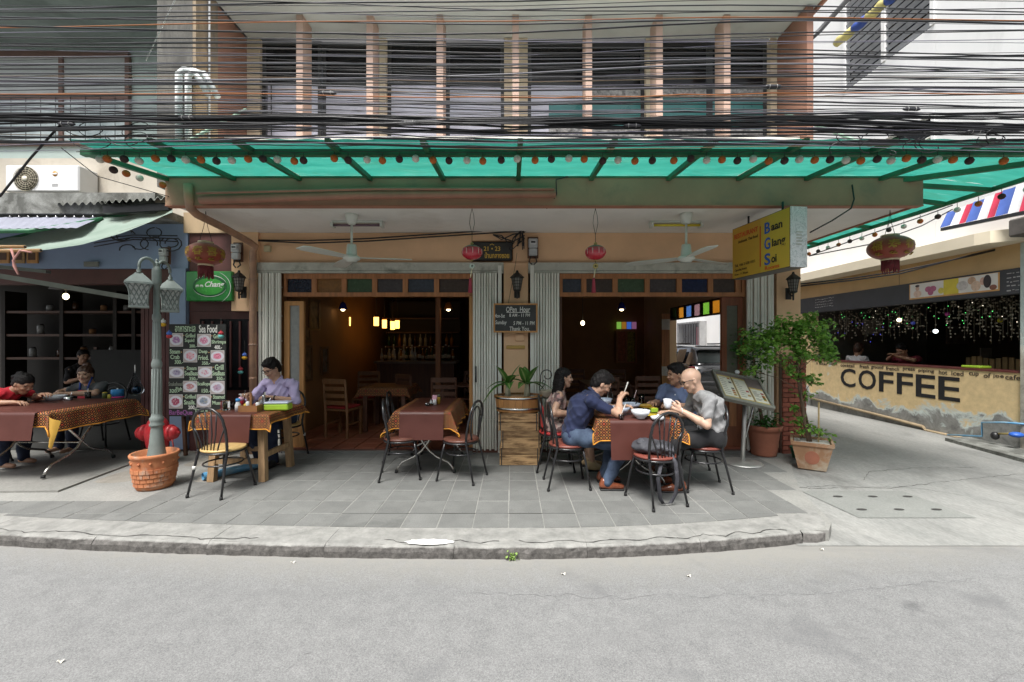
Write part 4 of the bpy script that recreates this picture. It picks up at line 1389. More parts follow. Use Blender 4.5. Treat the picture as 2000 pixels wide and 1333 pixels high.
dup(chR, (-6.05, 6.32, 0.028), face(.1, -1), 'black chair under the smiling woman in the grey shirt')
def cloth(W, L, top, ox0, ox1, oy0, oy1, seed, nu=46, nv=46, wave=.02):
	"""draped cloth over a W x L top centred on the origin, hanging ox0/ox1 on -x/+x and oy0/oy1 on -y/+y"""
	r = random.Random(seed)
	ph = [r.uniform(0, 6) for _ in range(6)]
	def fn(u, v):
		x = -W / 2 - ox0 + (W + ox0 + ox1) * u
		y = -L / 2 - oy0 + (L + oy0 + oy1) * v
		ex = max(abs(x) - W / 2, 0)
		ey = max(abs(y) - L / 2, 0)
		sx, sy = (1 if x > 0 else -1), (1 if y > 0 else -1)
		z = top
		X_, Y_ = x, y
		if ex > 0 and ey > 0:
			h = math.hypot(ex, ey)
			z = top - max(ex, ey) * .96 - min(ex, ey) * .22
			X_ = sx * (W / 2 + .008 + ex * .20 + min(ex, ey) * .32)
			Y_ = sy * (L / 2 + .008 + ey * .20 + min(ex, ey) * .32)
		elif ex > 0:
			w = wave * math.sin(y * 17 + ph[0]) * min(1, ex * 8)
			X_ = sx * (W / 2 + .008 + ex * .14 + w)
			z = top - ex * .975
		elif ey > 0:
			w = wave * math.sin(x * 19 + ph[1]) * min(1, ey * 8)
			Y_ = sy * (L / 2 + .006 + ey * .06 + w * .45)
			z = top - ey * .975
		return (X_, Y_, z)
	mb = MB()
	mb.sheet(fn, nu, nv, True, (W + ox0 + ox1, L + oy0 + oy1))
	hem = MB()
	ring = [fn(i / 40, 0) for i in range(40)] + [fn(1, i / 40) for i in range(40)] + [fn(1 - i / 40, 1) for i in range(40)] + [fn(0, 1 - i / 40) for i in range(40)]
	hem.tube(ring, .007, 5, closed=True)
	return mb, hem
def runner(w, L, top, f0, f1, nv=60):
	"""strip of vinyl along y, hanging f0 over the -y end and f1 over the +y end"""
	def fn(u, v):
		s = -L / 2 - f0 + (L + f0 + f1) * v
		x = -w / 2 + w * u
		if s < -L / 2:
			e = -L / 2 - s
			return (x * (1 - .02 * e), -L / 2 - .030 - .10 * e - .010 * math.sin(e * 4), top + .004 - e * .99)
		if s > L / 2:
			e = s - L / 2
			return (x, L / 2 + .024 + .05 * e, top + .004 - e * .99)
		edge = min(1, (L / 2 - abs(s)) / .02)
		return (x, s * (1 + .024 * 2 / L * (1 - edge) * 0) + (0 if abs(s) < L / 2 - 1e-6 else 0), top + .004)
	mb = MB()
	mb.sheet(fn, 8, nv, True)
	return mb
def folding_legs(t, W, L, yy, z0=0):
	for y in yy:
		for sx in (-1, 1):
			pts = [(-sx * W * .34, y, .72), (-sx * .03, y, .36), (sx * .05, y, .255), (sx * .13, y, .19), (sx * .27, y, .125), (sx * .315, y, .07), (sx * .345, y, .015)]
			MB().tube(pts, .0125, 8).build('leg', mChrome, t)
			MB().tube([(sx * .342, y, 0), (sx * .338, y, .035)], .019, 8).build('foot', mRubber, t)
	MB().tube([(0, yy[0], .30), (0, yy[-1], .30)], .009, 7).build('stretcher', mChrome, t)
GT = 'dining tables outside'
t3 = thing('folding_table', 'folding table with splayed steel legs before the first doorway, nobody seated', 'table', (-1.02, 5.42, 0), 0, GT)
MB().bev((0, 0, .735), (.62, 1.12, .026), .006).build('tabletop', mTimber, t3)
folding_legs(t3, .62, 1.12, (-.40, .38))
def cover(table, W, L, top, hang, rw, rf, lab, seed, loc=None, rz=0):
	loc = loc or tuple(table.location)
	a, h = cloth(W, L, top, *hang, seed)
	c = a.build('tablecloth', mBatik)
	tag(c, lab[0], 'tablecloth', 'batik tablecloths')
	c.location = loc
	c.rotation_euler.z = rz
	h.build('hem', mOrangeHem, c)
	r = runner(rw, L, top, *rf).build('table_runner', mPVC)
	tag(r, lab[1], 'table cover', 'oxblood vinyl table covers')
	r.location = loc
	r.rotation_euler.z = rz
	return c, r
cover(t3, .64, 1.14, .752, (.24, .24, .20, .15), .50, (.32, .2), ('orange and black batik cloth on the unoccupied folding table', 'oxblood vinyl strip hanging square off the unoccupied folding table'), 3)
t4 = thing('folding_table', 'folding table of the four diners with bowls on it', 'table', (1.29, 4.90, 0), 0, GT)
MB().bev((0, 0, .735), (.80, 1.10, .026), .006).build('tabletop', mTimber, t4)
folding_legs(t4, .80, 1.10, (-.36, .36))
cover(t4, .82, 1.12, .752, (.12, .12, .22, .12), .60, (.40, .25), ('batik cloth under the bowls of the four diners', 'oxblood vinyl cover under the bowls of the four diners, curving down to the street'), 5)
t1 = thing('folding_table', 'long folding table of the two women at the stall', 'table', (-5.62, 5.15, .028), 0, GT)
MB().bev((0, 0, .735), (1.20, 1.06, .026), .006).build('tabletop', mTimber, t1)
for x in (-.38, .42):
	for sy in (-1, 1):
		pts = [(x, -sy * .34, .72), (x, -sy * .03, .36), (x + .01, sy * .05, .255), (x, sy * .13, .19), (x, sy * .33, .125), (x, sy * .39, .07), (x, sy * .42, .015)]
		MB().tube(pts, .014, 8).build('leg', mChrome, t1)
		MB().tube([(x, sy * .42, 0), (x, sy * .415, .035)], .02, 8).build('foot', mRubber, t1)
for z in (.30, .5):
	MB().tube([(-.38, 0, z), (.42, 0, z)], .01, 7).build('stretcher', mChrome, t1)
cover(t1, 1.22, 1.08, .752, (.1, .22, .16, .14), 1.0, (.30, .2), ('batik cloth on the stall table with a folded yellow corner', 'oxblood vinyl cover on the stall table of the two women'), 7)
t2 = thing('timber_table', 'small table with four stout pale timber legs before the man in lilac', 'table', (-3.03, 5.0, 0), 0, GT)
MB().bev((0, 0, .735), (.76, .74, .03), .006).build('tabletop', mTimber, t2)
for sx in (-1, 1):
	for sy in (-1, 1):
		MB().bar((sx * .25, sy * .25, .72), (sx * .285, sy * .285, 0), .07, .07, (1, 0, 0)).build('leg', mTimber, t2)
for sy in (-1, 1):
	MB().bar((-.24, sy * .275, .22), (.24, sy * .275, .22), .04, .055).build('rail', mTimber, t2)
for sx in (-1, 1):
	MB().bar((sx * .275, -.24, .28), (sx * .275, .24, .28), .04, .055).build('rail', mTimber, t2)
cover(t2, .78, .76, .754, (.06, .10, .16, .1), .44, (.30, .2), ('batik cloth on the timber-legged table of the man in lilac', 'oxblood vinyl strip on the timber-legged table of the man in lilac'), 9)
fold = MB()
fold.sheet(lambda u, v: (-4.93 + .10 * u * (1 - v) + .03 * u, 4.545 - .02 * math.sin(u * 3), .74 - .3 * v - .04 * u), 6, 8, True)
fc = [c for c in bpy.data.objects if c.name.startswith('tablecloth') and 'stall' in c.get('label', '')][0]
fo = fold.build('folded_corner', M('yellow_cloth_back', (.55, .32, .05), .8, var=.15), fc, world=True)
mChina = M('white_china', (.72, .74, .78), .18, var=.03, spec=.6)
mChinaB = M('pale_blue_china', (.50, .56, .68), .2, var=.04, spec=.6)
mGlassC = glass('clear_glass', (.96, .98, .98), .02, 1.3)
mSteel = M('steel', (.55, .55, .55), .22, 1.0, var=.1)
mWhiteP = M('white_plastic', (.75, .75, .74), .35, var=.03)
mYel = M('yellow_plastic', (.68, .48, .05), .4, var=.08)
mPink = M('pink_paper', (.75, .42, .52), .7, var=.06)
mBlueP = M('blue_plastic', (.05, .28, .62), .35, var=.05)
mRedP = M('red_plastic', (.50, .02, .04), .35, var=.06)
mLime = M('lime_plastic', (.42, .66, .06), .35, var=.05)
mBroth = M('noodle_broth', (.30, .16, .05), .3, var=.5, scale=30)
def onT(px, py, top=.757):
	return P(px, py, F * (CZ - top) / (py - 667))
def bowl(px, py, r, h, mat, lab, top=.757):
	t = thing('bowl', lab, 'bowl', onT(px, py, top), 0, 'bowls on the outdoor tables')
	MB().lathe([(r * .45, 0), (r * .45, .012), (r * .62, .022), (r * .86, h * .55), (r, h), (r * .955, h), (r * .80, h * .56), (r * .5, .03), (.0001, .024)], (0, 0, 0), 26).build('shell', mat, t)
	MB().lathe([(.0001, h * .72), (r * .86, h * .72)], (0, 0, 0), 20).build('soup', mBroth, t)
	return t
b1 = bowl(1251, 818, .098, .085, mChina, 'white soup bowl nearest the street on the diners table')
MB().cyl((.01, .02, .06), (.05, .05, .10), .004, n=5).build('spoon', mSteel, b1)
bowl(1212, 811, .100, .09, mChinaB, 'pale blue bowl under the hands of the man in navy')
b3 = bowl(1232, 800, .108, .07, mChinaB, 'wide blue-white bowl in the middle of the diners table')
MB().cyl((.03, -.02, .03), (.05, -.08, .10), .006, n=5).build('spoon', mBlack, b3)
bowl(1181, 797, .085, .11, mChinaB, 'tall pale blue bowl before the woman in the flowered blouse')
b5 = bowl(108, 786, .115, .085, mChina, 'white bowl before the woman in red')
def tumbler(px, py, r, h, lab, straw=None, top=.757, liquid=None):
	t = thing('drinking_glass', lab, 'glass', onT(px, py, top), 0, 'drinking glasses')
	MB().lathe([(r * .8, 0), (r, h), (r * .92, h), (r * .72, .008), (.0001, .008)], (0, 0, 0), 18).build('shell', mGlassC, t)
	if liquid:
		MB().lathe([(r * .68, .01), (r * .8, h * .5), (.0001, h * .5)], (0, 0, 0), 14).build('drink', liquid, t)
	if straw:
		MB().cyl((-.01, 0, .01), (straw[0], straw[1], straw[2]), .004, n=6).build('straw', mPinkS if straw[2] > .16 else mWhiteP, t)
	return t
mPinkS = M('pink_straw', (.75, .55, .56), .4)
tumbler(1213, 819, .032, .05, 'low ice glass with a leaning white straw at the street end', (.045, 0, .155), liquid=M('melting_ice', (.6, .62, .62), .2))
tumbler(1253, 793, .036, .14, 'tall empty glass beyond the bowls of the diners')
tumbler(1235, 795, .034, .11, 'glass with a pink straw behind the wide bowl', (.05, 0, .20))
tumbler(1222, 794, .04, .10, 'dark cola glass behind the hands of the man in navy', liquid=M('cola', (.03, .02, .04), .2))
tumbler(172, 781, .036, .10, 'glass with a white straw before the woman in grey', (.005, 0, .15), liquid=M('pale_drink', (.4, .38, .3), .2))
tumbler(521, 793, .035, .10, 'glass beside the lime lunch box', liquid=M('iced_water', (.5, .52, .52), .2))
wb = thing('water_bottle', 'clear water bottle standing by the tall blue bowl', 'bottle', onT(1191, 793))
MB().lathe([(.034, 0), (.034, .15), (.014, .2), (.014, .22), (.0001, .22)], (0, 0, 0), 16).build('body', glass('pale_bottle', (.75, .88, .90), .05, 1.3), wb)
MB().cyl((0, 0, .222), (0, 0, .24), .016, n=12).build('cap', mWhiteP, wb)
yp = thing('plate', 'yellow flat plate under the white soup bowl', 'plate', onT(1262, 812))
MB().lathe([(.06, 0), (.115, .012), (.118, .016), (.06, .006), (.0001, .006)], (0, 0, 0), 22, sx=1.15).build('dish', mYel, yp)
yp2 = thing('plate', 'yellow plate with fish beyond the blue bowls', 'plate', onT(1260, 797))
MB().lathe([(.06, 0), (.10, .012), (.103, .016), (.06, .006), (.0001, .006)], (0, 0, 0), 22).build('dish', mYel, yp2)
MB().ell((0, 0, .025), (.085, .035, .022), 12, 7).build('fish', M('fried_fish', (.40, .25, .04), .5, var=.4, scale=20), yp2)
lb = thing('tissue_pack', 'lime green and yellow tissue pack on the diners table', 'tissue pack', onT(1277, 806))
MB().bev((0, 0, .024), (.08, .06, .048), .006).build('pack', mLime, lb)
MB().bev((0, 0, .049), (.074, .05, .003), .001).build('label_patch', mYel, lb)
at = thing('ashtray', 'white porcelain ashtray with crumpled tissue near the bag chair', 'ashtray', onT(1284, 820))
MB().lathe([(.05, 0), (.062, .03), (.055, .03), (.045, .01), (.0001, .01)], (0, 0, 0), 18, sx=1.15).build('dish', mChina, at)
MB().ell((.01, .01, .03), (.02, .018, .022), 8, 6).build('tissue', mWhiteP, at)
MB().cyl((-.03, 0, .03), (.05, .01, .032), .004, n=5).build('cigarette', mWhiteP, at)
nb = thing('wallet', 'black wallet at the edge of the table before the man in blue', 'wallet', onT(1310, 811))
MB().bev((0, 0, .012), (.15, .09, .02), .006).build('cover', mBlack, nb)
sj = thing('sauce_jar', 'small red sauce jar between the blue bowls', 'jar', onT(1209, 796))
MB().lathe([(.024, 0), (.026, .04), (.02, .052), (.0001, .052)], (0, 0, 0), 12).build('body', mRedP, sj)
for k, (px, col, lb_) in enumerate(((1216, mYel, 'yellow-handled chopsticks'),)):
	pass
mg = thing('metal_mug', 'steel mug with a spoon in it before the woman in grey', 'mug', onT(134, 787))
MB().lathe([(.042, 0), (.044, .075), (.039, .075), (.037, .006), (.0001, .006)], (0, 0, 0), 18).build('body', mSteel, mg)
MB().cyl((0, 0, .02), (.05, .0, .135), .005, n=6).build('spoon', mSteel, mg)
MB().tube([(-.043, 0, .06), (-.068, 0, .05), (-.068, 0, .025), (-.043, 0, .018)], .005, 6).build('handle', mSteel, mg)
bx_ = thing('tissue_tub', 'round blue plastic tissue tub with a pink base', 'tissue tub', onT(230, 777))
MB().lathe([(.072, .016), (.072, .105), (.068, .112), (.0001, .112)], (0, 0, 0), 22).build('tub', mBlueP, bx_)
MB().lathe([(.076, 0), (.076, .015), (.0001, .0155)], (0, 0, 0), 22).build('base', M('magenta_plastic', (.65, .03, .22), .4), bx_)
MB().ell((0, 0, .118), (.014, .01, .014), 8, 5).build('tissue', mWhiteP, bx_)
for px, py, r, h, m, lab in ((205, 779, .028, .085, M('olive_label', (.10, .12, .03), .5, var=.3), 'olive green spice jar by the blue tub'), (214, 780, .02, .06, M('yellow_label', (.5, .45, .06), .5), 'small yellow spice jar by the blue tub')):
	j = thing('spice_jar', lab, 'jar', onT(px, py))
	MB().lathe([(r, 0), (r, h * .8), (r * .85, h * .86), (.0001, h * .861)], (0, 0, 0), 14).build('body', m, j)
	MB().cyl((0, 0, h * .862), (0, 0, h), r * .92, n=12).build('lid', mYel, j)
jr = thing('glass_jar', 'square glass toothpick jar at the corner by the seafood board', 'jar', onT(440, 802))
MB().bev((0, 0, .055), (.075, .075, .11), .01).build('body', mGlassC, jr)
MB().cyl((0, 0, .01), (0, 0, .08), .014, n=8).build('filling', M('toothpick_yellow', (.6, .55, .2), .7), jr)
jr2 = thing('glass_jar', 'round glass jar with white tissue next to the toothpick jar', 'jar', onT(456, 801))
MB().lathe([(.032, 0), (.034, .09), (.03, .09), (.028, .006), (.0001, .006)], (0, 0, 0), 16).build('body', mGlassC, jr2)
MB().cyl((0, 0, .01), (0, 0, .085), .02, n=8).build('filling', mWhiteP, jr2)
sb = thing('sauce_bottle', 'white squeeze bottle with a blue band and cap', 'bottle', onT(465, 804))
MB().lathe([(.03, 0), (.031, .07), (.02, .10), (.02, .11)], (0, 0, 0), 14).build('body', mWhiteP, sb)
MB().lathe([(.024, .111), (.022, .14), (.008, .146), (.0001, .146)], (0, 0, 0), 14).build('cap', mBlueP, sb)
sb2 = thing('sauce_bottle', 'red and pink sauce bottle with a white pump', 'bottle', onT(471, 798))
MB().lathe([(.032, 0), (.034, .09), (.016, .13)], (0, 0, 0), 14).build('body', mRedP, sb2)
MB().lathe([(.034, .092), (.03, .12), (.018, .132)], (0, 0, 0), 14).build('band', mPink, sb2)
MB().tube([(0, 0, .13), (0, 0, .165), (-.02, -.01, .16)], .008, 7).build('pump', mWhiteP, sb2)
cd = thing('condiment_caddy', 'brown wooden caddy of sauces with an upright handle', 'caddy', onT(490, 804))
c_ = MB()
c_.bx(-.105, .105, -.06, -.048, 0, .07)
c_.bx(-.105, .105, .048, .06, 0, .07)
c_.bx(-.105, -.093, -.047, .047, 0, .07)
c_.bx(.093, .105, -.047, .047, 0, .07)
c_.bx(-.092, .092, -.047, .047, 0, .01)
c_.build('tray', M('caddy_wood', (.30, .14, .055), .5, var=.2, scale=7), cd)
MB().bx(-.012, .012, -.006, .006, .011, .21).build('handle', M('caddy_wood', None), cd)
for x, m, h in ((-.06, mYel, .085), (-.035, mWhiteP, .11), (.05, M('chilli_brown', (.2, .05, .03), .4), .09), (.075, mWhiteP, .10)):
	MB().lathe([(.022, .012), (.022, h * .9), (.014, h), (.0001, h)], (x, .005, 0), 12).build('pot', m, cd)
tp = thing('oil_cruet', 'polished steel oil cruet with a long spout', 'cruet', onT(515, 800))
MB().lathe([(.035, 0), (.04, .04), (.03, .09), (.016, .14), (.018, .155), (.006, .17), (.0001, .172)], (0, 0, 0), 18).build('body', mSteel, tp)
MB().tube([(.03, 0, .05), (.06, 0, .09), (.085, 0, .13)], .007, 7).build('spout', mSteel, tp)
bs_ = thing('lunch_box', 'lime green lunch box with a clear lid', 'lunch box', onT(544, 801), .12)
MB().bev((0, 0, .036), (.26, .15, .07), .012).build('box', mLime, bs_)
MB().bev((0, 0, .085), (.264, .154, .024), .01).build('lid', M('frosted_lid', (.55, .60, .72), .25, var=.05), bs_)
a3 = thing('ashtray', 'clear glass ashtray on the unoccupied table', 'ashtray', onT(838, 793))
MB().lathe([(.05, 0), (.055, .025), (.048, .025), (.04, .006), (.0001, .006)], (0, 0, 0), 18).build('dish', glass('ash_glass', (.75, .78, .78), .1, 1.3), a3)
for px, py, r, h, m, cap, lab in ((842, 791, .016, .06, mWhiteP, mSteel, 'small white salt shaker beside the glass ashtray'), (849, 792, .024, .10, mWhiteP, mPink, 'white pot holding pink paper napkins'), (857, 790, .02, .12, M('amber_sauce', (.45, .27, .03), .2), M('olive_cap', (.10, .11, .07), .5), 'amber fish sauce bottle with olive cap')):
	j = thing('condiment_pot', lab, 'condiment pot', onT(px, py))
	MB().lathe([(r, 0), (r, h * .65), (r * .8, h * .72), (.0001, h * .721)], (0, 0, 0), 14).build('body', m, j)
	if cap is mPink:
		MB().bev((0, 0, h * .9), (.055, .03, h * .62), .004, R=Matrix.Rotation(.1, 3, 'Y')).build('napkins', mPink, j)
	else:
		MB().cyl((0, 0, h * .722), (0, 0, h), r * .8, n=12).build('cap', cap, j)
bg_ = thing('shoulder_bag', 'worn grey shoulder bag lying on the chair seat with its strap hanging to the ground', 'bag', (1.365, 4.14, .47))
sd = SDF(.008, .03)
sd.el((-.02, .02, .05), (.17, .13, .06))
sd.el((.06, -.04, .06), (.12, .11, .06))
sd.el((-.08, .03, .075), (.09, .09, .05))
sd.el((.12, -.09, .0), (.05, .05, .07))
mBag = M('grey_washed_canvas', (.05, .05, .06), .7, var=.35, scale=9, wear=(.20, .20, .22), wscale=9, wamt=.36, bmp=.4, bscale=50)
sd.build('body', mBag, bg_, disp=lambda x, y, z: .009 * np.abs(np.sin(x * 38 + y * 26 + 4 * np.sin(z * 30))) + .006 * np.sin(z * 60 + x * 20 - y * 35) - .006)
strap = MB()
pts = [(.12, -.06, .05), (.155, -.17, -.05), (.175, -.16, -.2), (.17, -.13, -.36), (.13, -.11, -.452), (.06, -.12, -.455), (.02, -.15, -.40), (-.005, -.16, -.2), (.03, -.17, -.02)]
vs = []
for p in pts:
	vs += [(p[0] - .016, p[1], p[2]), (p[0] + .016, p[1] - .012, p[2] + .004)]
strap.add(vs, [(2 * i, 2 * i + 1, 2 * i + 3, 2 * i + 2) for i in range(len(pts) - 1)], True)
so = strap.build('strap', mBag, bg_)
mod = so.modifiers.new('thick', 'SOLIDIFY')
mod.thickness = .004
mWd1 = M('indoor_chair_wood', (.20, .095, .04), .5, var=.25, scale=4, stretch=(5, 5, .7))
mWd2 = M('indoor_dark_chair_wood', (.11, .048, .027), .5, var=.25, scale=4, stretch=(5, 5, .7))
def wood_chair(label, mat, cushion, group):
	t = thing('wooden_chair', label, 'chair', (0, 0, 0), 0, group)
	MB().bev((0, 0, .435), (.42, .40, .03), .006).build('seat', mat, t)
	for sx in (-1, 1):
		MB().bx(sx * .19 - .018, sx * .19 + .018, .15, .186, 0, .419).build('leg', mat, t)
		MB().tube([(sx * .19, -.185, 0), (sx * .19, -.19, .45), (sx * .19, -.235, .90)], .021, 6, smooth=False).build('leg', mat, t)
	for k, z in enumerate((.55, .66, .77)):
		MB().bx(-.172, .172, -.215 - .012 * k, -.197 - .012 * k, z - .03, z + .03).build('slat', mat, t)
	MB().bx(-.20, .20, -.25, -.225, .845, .92).build('top_rail', mat, t)
	for sx in (-1, 1):
		MB().bx(sx * .19 - .01, sx * .19 + .01, -.17, .149, .20, .225).build('stretcher', mat, t)
	if cushion:
		MB().bev((0, 0, .47), (.38, .36, .04), .015).build('cushion', M('red_cushion', (.30, .02, .02), .8, var=.2), t)
	return t
GI = 'wooden chairs inside the restaurant'
wc = wood_chair('slat-back wooden chair with a red cushion just inside the first doorway', mWd1, True, GI)
wc.location = (-2.66, 6.75, .05)
wc.rotation_euler.z = face(.25, 1)
dup(wc, (-2.72, 7.95, .05), face(.1, -1), 'slat-back wooden chair on the far side of the indoor batik table')
wd = wood_chair('dark wooden chair behind the unoccupied table, back to the bar', mWd2, False, GI)
wd.location = (-1.08, 7.0, .05)
wd.rotation_euler.z = face(0, 1)
dup(wd, (-1.75, 7.6, .05), face(.6, .8), 'dark wooden chair turned sideways in the first room')
dup(wd, (-.72, 8.0, .05), face(0, -1), 'dark wooden chair against the post in the first room')
dup(wd, (1.52, 7.1, .05), face(0, 1), 'dark wooden chair nearest the street in the second room')
dup(wd, (2.25, 7.3, .05), face(0, 1), 'dark wooden chair behind the man in blue')
dup(wd, (1.30, 8.6, .05), face(0, -1), 'dark wooden chair deep in the second room')
dup(wd, (2.05, 8.5, .05), face(-.3, -1), 'dark wooden chair deep in the second room beside the screen')
for k, (x, y, W, L_, lab, clothy) in enumerate(((-2.1, 7.35, .75, .75, 'small indoor table with a hanging batik cloth in the first room', True), (1.7, 7.85, .8, 1.2, 'dark indoor table in the second room', False), (-.9, 7.6, .7, .6, 'dark indoor table by the post', False))):
	t = thing('indoor_table', lab, 'table', (x, y, .05), 0, 'indoor tables')
	MB().bev((0, 0, .72), (W, L_, .03), .005).build('tabletop', mWd2, t)
	for sx in (-1, 1):
		for sy in (-1, 1):
			MB().bx(sx * (W / 2 - .06) - .03, sx * (W / 2 - .06) + .03, sy * (L_ / 2 - .06) - .03, sy * (L_ / 2 - .06) + .03, 0, .704).build('leg', mWd2, t)
	if clothy:
		a, h = cloth(W + .02, L_ + .02, .738, .16, .16, .14, .14, 15, 30, 30)
		c = a.build('tablecloth', mBatik)
		tag(c, 'dim batik cloth on the indoor table of the first room', 'tablecloth', 'batik tablecloths')
		c.location = t.location
br = thing('bar_counter', 'dark timber bar counter with bottles on it', 'bar', (-2.1, 9.0, .045))
MB().bx(-.75, .88, -.02, .5, 0, 1.03).build('front', mWoodD, br)
MB().bx(-.80, .93, -.06, .54, 1.033, 1.08).build('worktop', M('bar_top', (.16, .13, .11), .4, var=.2), br)
bcol = [M('bottle_brown', (.06, .025, .01), .15), M('bottle_green', (.02, .06, .025), .15), M('bottle_clear', (.35, .36, .36), .12), M('bottle_amber', (.30, .13, .02), .15)]
bl_nm = ['brown', 'dark green', 'clear', 'amber']
rbt = random.Random(9)
protos = []
for c in range(4):
	b = MB()
	b.lathe([(.036, 0), (.038, .17), (.016, .23), (.014, .30), (.0001, .301)], (0, 0, 0), 12)
	protos.append(b.mesh('glass', bcol[c]))
lbm = MB().lathe([(.0385, .05), (.0392, .13)], (0, 0, 0), 12).mesh('paper_label', M('bottle_paper', (.5, .46, .38), .7, var=.3, scale=25))
cpm = MB().cyl((0, 0, .302), (0, 0, .325), .015, n=8).mesh('cap', mWhiteP)
for k in range(22):
	c = rbt.choice((0, 1, 2, 2, 3))
	t = thing('bottle', '%s bottle on the bar counter, place %s from the picture wall' % (bl_nm[c], ['one', 'two', 'three', 'four', 'five', 'six', 'seven', 'eight', 'nine', 'ten', 'eleven', 'twelve', 'thirteen', 'fourteen', 'fifteen', 'sixteen', 'seventeen', 'eighteen', 'nineteen', 'twenty', 'twenty-one', 'twenty-two'][k]), 'bottle', (-2.80 + .072 * k + rbt.uniform(-.01, .01), 9.1 + rbt.uniform(0, .25), 1.125), 0, 'bottles on the bar')
	sc_ = rbt.uniform(.75, 1.1)
	t.scale = (sc_, sc_, sc_)
	for n_, m_ in (('glass', protos[c]), ('paper_label', lbm), ('cap', cpm)):
		o_ = bpy.data.objects.new(n_, m_)
		COL.objects.link(o_)
		o_.parent = t
bkb = thing('back_bar', 'dark cabinet of shelves behind the bar', 'shelf', (-2.2, 10.6, .045))
MB().bx(-.9, .9, .2, .3, 0, 2.5).build('back_panel', mIntD, bkb)
for z in (1.0, 1.35, 1.7, 2.05):
	MB().bx(-.9, .9, -.1, .195, z, z + .03).build('shelf', mWoodD, bkb)
for k in range(26):
	c = rbt.randint(0, 3)
	t = thing('bottle', 'dim %s bottle on the %s back bar shelf, %s along' % (bl_nm[c], ('lower', 'upper')[k // 13], ['first', 'second', 'third', 'fourth', 'fifth', 'sixth', 'seventh', 'eighth', 'ninth', 'tenth', 'eleventh', 'twelfth', 'thirteenth'][k % 13]), 'bottle', (-3.05 + .13 * (k % 13), 10.58, 1.375 + .05 + .35 * (k // 13)), 0, 'bottles behind the bar')
	t.location.z = (1.03 + .045, 1.38 + .045)[k // 13]
	o_ = bpy.data.objects.new('glass', protos[c])
	COL.objects.link(o_)
	o_.parent = t
mWarm = glow('warm_lamp_glass', (1.0, .50, .10), 2.6)
mWarmW = glow('warm_bulb', (1.0, .78, .45), 5)
mBlk = mBlack
for k, (px, py, d, s) in enumerate(((680, 627, 9.0, 1), (735, 627, 9.0, 1), (751, 632, 9.4, .95), (767, 635, 9.4, .92), (776, 633, 9.8, .95))):
	p = P(px, py, d)
	t = thing('pendant_lamp', '%s glowing amber cylinder pendant over the bar' % ['first and lone', 'second', 'third', 'fourth', 'fifth'][k], 'pendant lamp', p, 0, 'amber pendants over the bar')
	MB().lathe([(.05 * s, -.11), (.052 * s, .10), (.03 * s, .105), (.0001, .105)], (0, 0, 0), 16).build('shade', mWarm, t)
	MB().lathe([(.053 * s, .07), (.053 * s, .12), (.0001, .121)], (0, 0, 0), 16).build('cap', M('amber_dark_glass', (.25, .09, .02), .3), t)
	MB().cyl((0, 0, .12), (0, 0, 2.94 - p.z), .006, n=5).build('cord', mBlk, t)
for k, (px, py, d, col, lab) in enumerate(((670, 600, 8.2, M('cobalt_shade', (.02, .03, .35), .2), 'cobalt blue glass pendant in the first room'), (876, 600, 8.2, M('orange_shade', (.50, .15, .02), .3), 'orange glass pendant in the first room'), (1214, 600, 8.4, M('cobalt_shade', None), 'cobalt blue glass pendant in the second room'))):
	p = P(px, py, d)
	t = thing('pendant_lamp', lab, 'pendant lamp', p, 0, 'coloured glass pendants')
	MB().lathe([(.085, -.05), (.075, -.02), (.05, .06), (.02, .09), (.0001, .092)], (0, 0, 0), 16).build('shade', col, t)
	MB().ell((0, 0, -.055), (.04, .04, .03), 10, 6).build('bulb', mWarmW, t)
	MB().cyl((0, 0, .09), (0, 0, 2.94 - p.z), .006, n=5).build('cord', mBlk, t)
for px, py, d, lab, top in ((1138, 632, 10.0, 'bare warm bulb glowing deep in the second room', 2.94), (129, 580, 7.6, 'bare bulb glowing under a hanging shade in the eatery', 2.89)):
	p = P(px, py, d)
	t = thing('pendant_lamp', lab, 'pendant lamp', p)
	MB().ell((0, 0, 0), (.045, .045, .055), 12, 8).build('bulb', mWarmW, t)
	MB().cyl((0, 0, .06), (0, 0, top - p.z), .006, n=5).build('cord', mBlk, t)
	if px < 500:
		MB().lathe([(.22, .12), (.16, .22), (.06, .3), (.03, .36)], (0, 0, 0), 18).build('shade', mBlack, t)
mFrameW = M('picture_frame_wood', (.16, .08, .035), .5, var=.2)
def picture(name, label, c, w, h, axis, art, gname):
	t = thing(name, label, 'picture', c, 0, gname)
	f = MB()
	g = MB()
	if axis == 'x':   # hangs on a wall facing +x
		for q in ((-w / 2, w / 2, h / 2 - .04, h / 2), (-w / 2, w / 2, -h / 2, -h / 2 + .04), (-w / 2, -w / 2 + .04, -h / 2 + .041, h / 2 - .041), (w / 2 - .04, w / 2, -h / 2 + .041, h / 2 - .041)):
			f.bx(0, .03, q[0], q[1], q[2], q[3])
		g.bx(.004, .012, -w / 2 + .041, w / 2 - .041, -h / 2 + .041, h / 2 - .041)
	else:
		for q in ((-w / 2, w / 2, h / 2 - .05, h / 2), (-w / 2, w / 2, -h / 2, -h / 2 + .05), (-w / 2, -w / 2 + .05, -h / 2 + .051, h / 2 - .051), (w / 2 - .05, w / 2, -h / 2 + .051, h / 2 - .051)):
			f.bx(q[0], q[1], -.03, 0, q[2], q[3])
		g.bx(-w / 2 + .051, w / 2 - .051, -.012, -.004, -h / 2 + .051, h / 2 - .051)
	f.build('frame', mFrameW, t)
	g.build('print', art, t)
	return t
artA = M('dim_print', (.14, .13, .12), .6, var=.6, scale=14)
artB = M('sepia_print', (.20, .13, .07), .6, var=.6, scale=11)
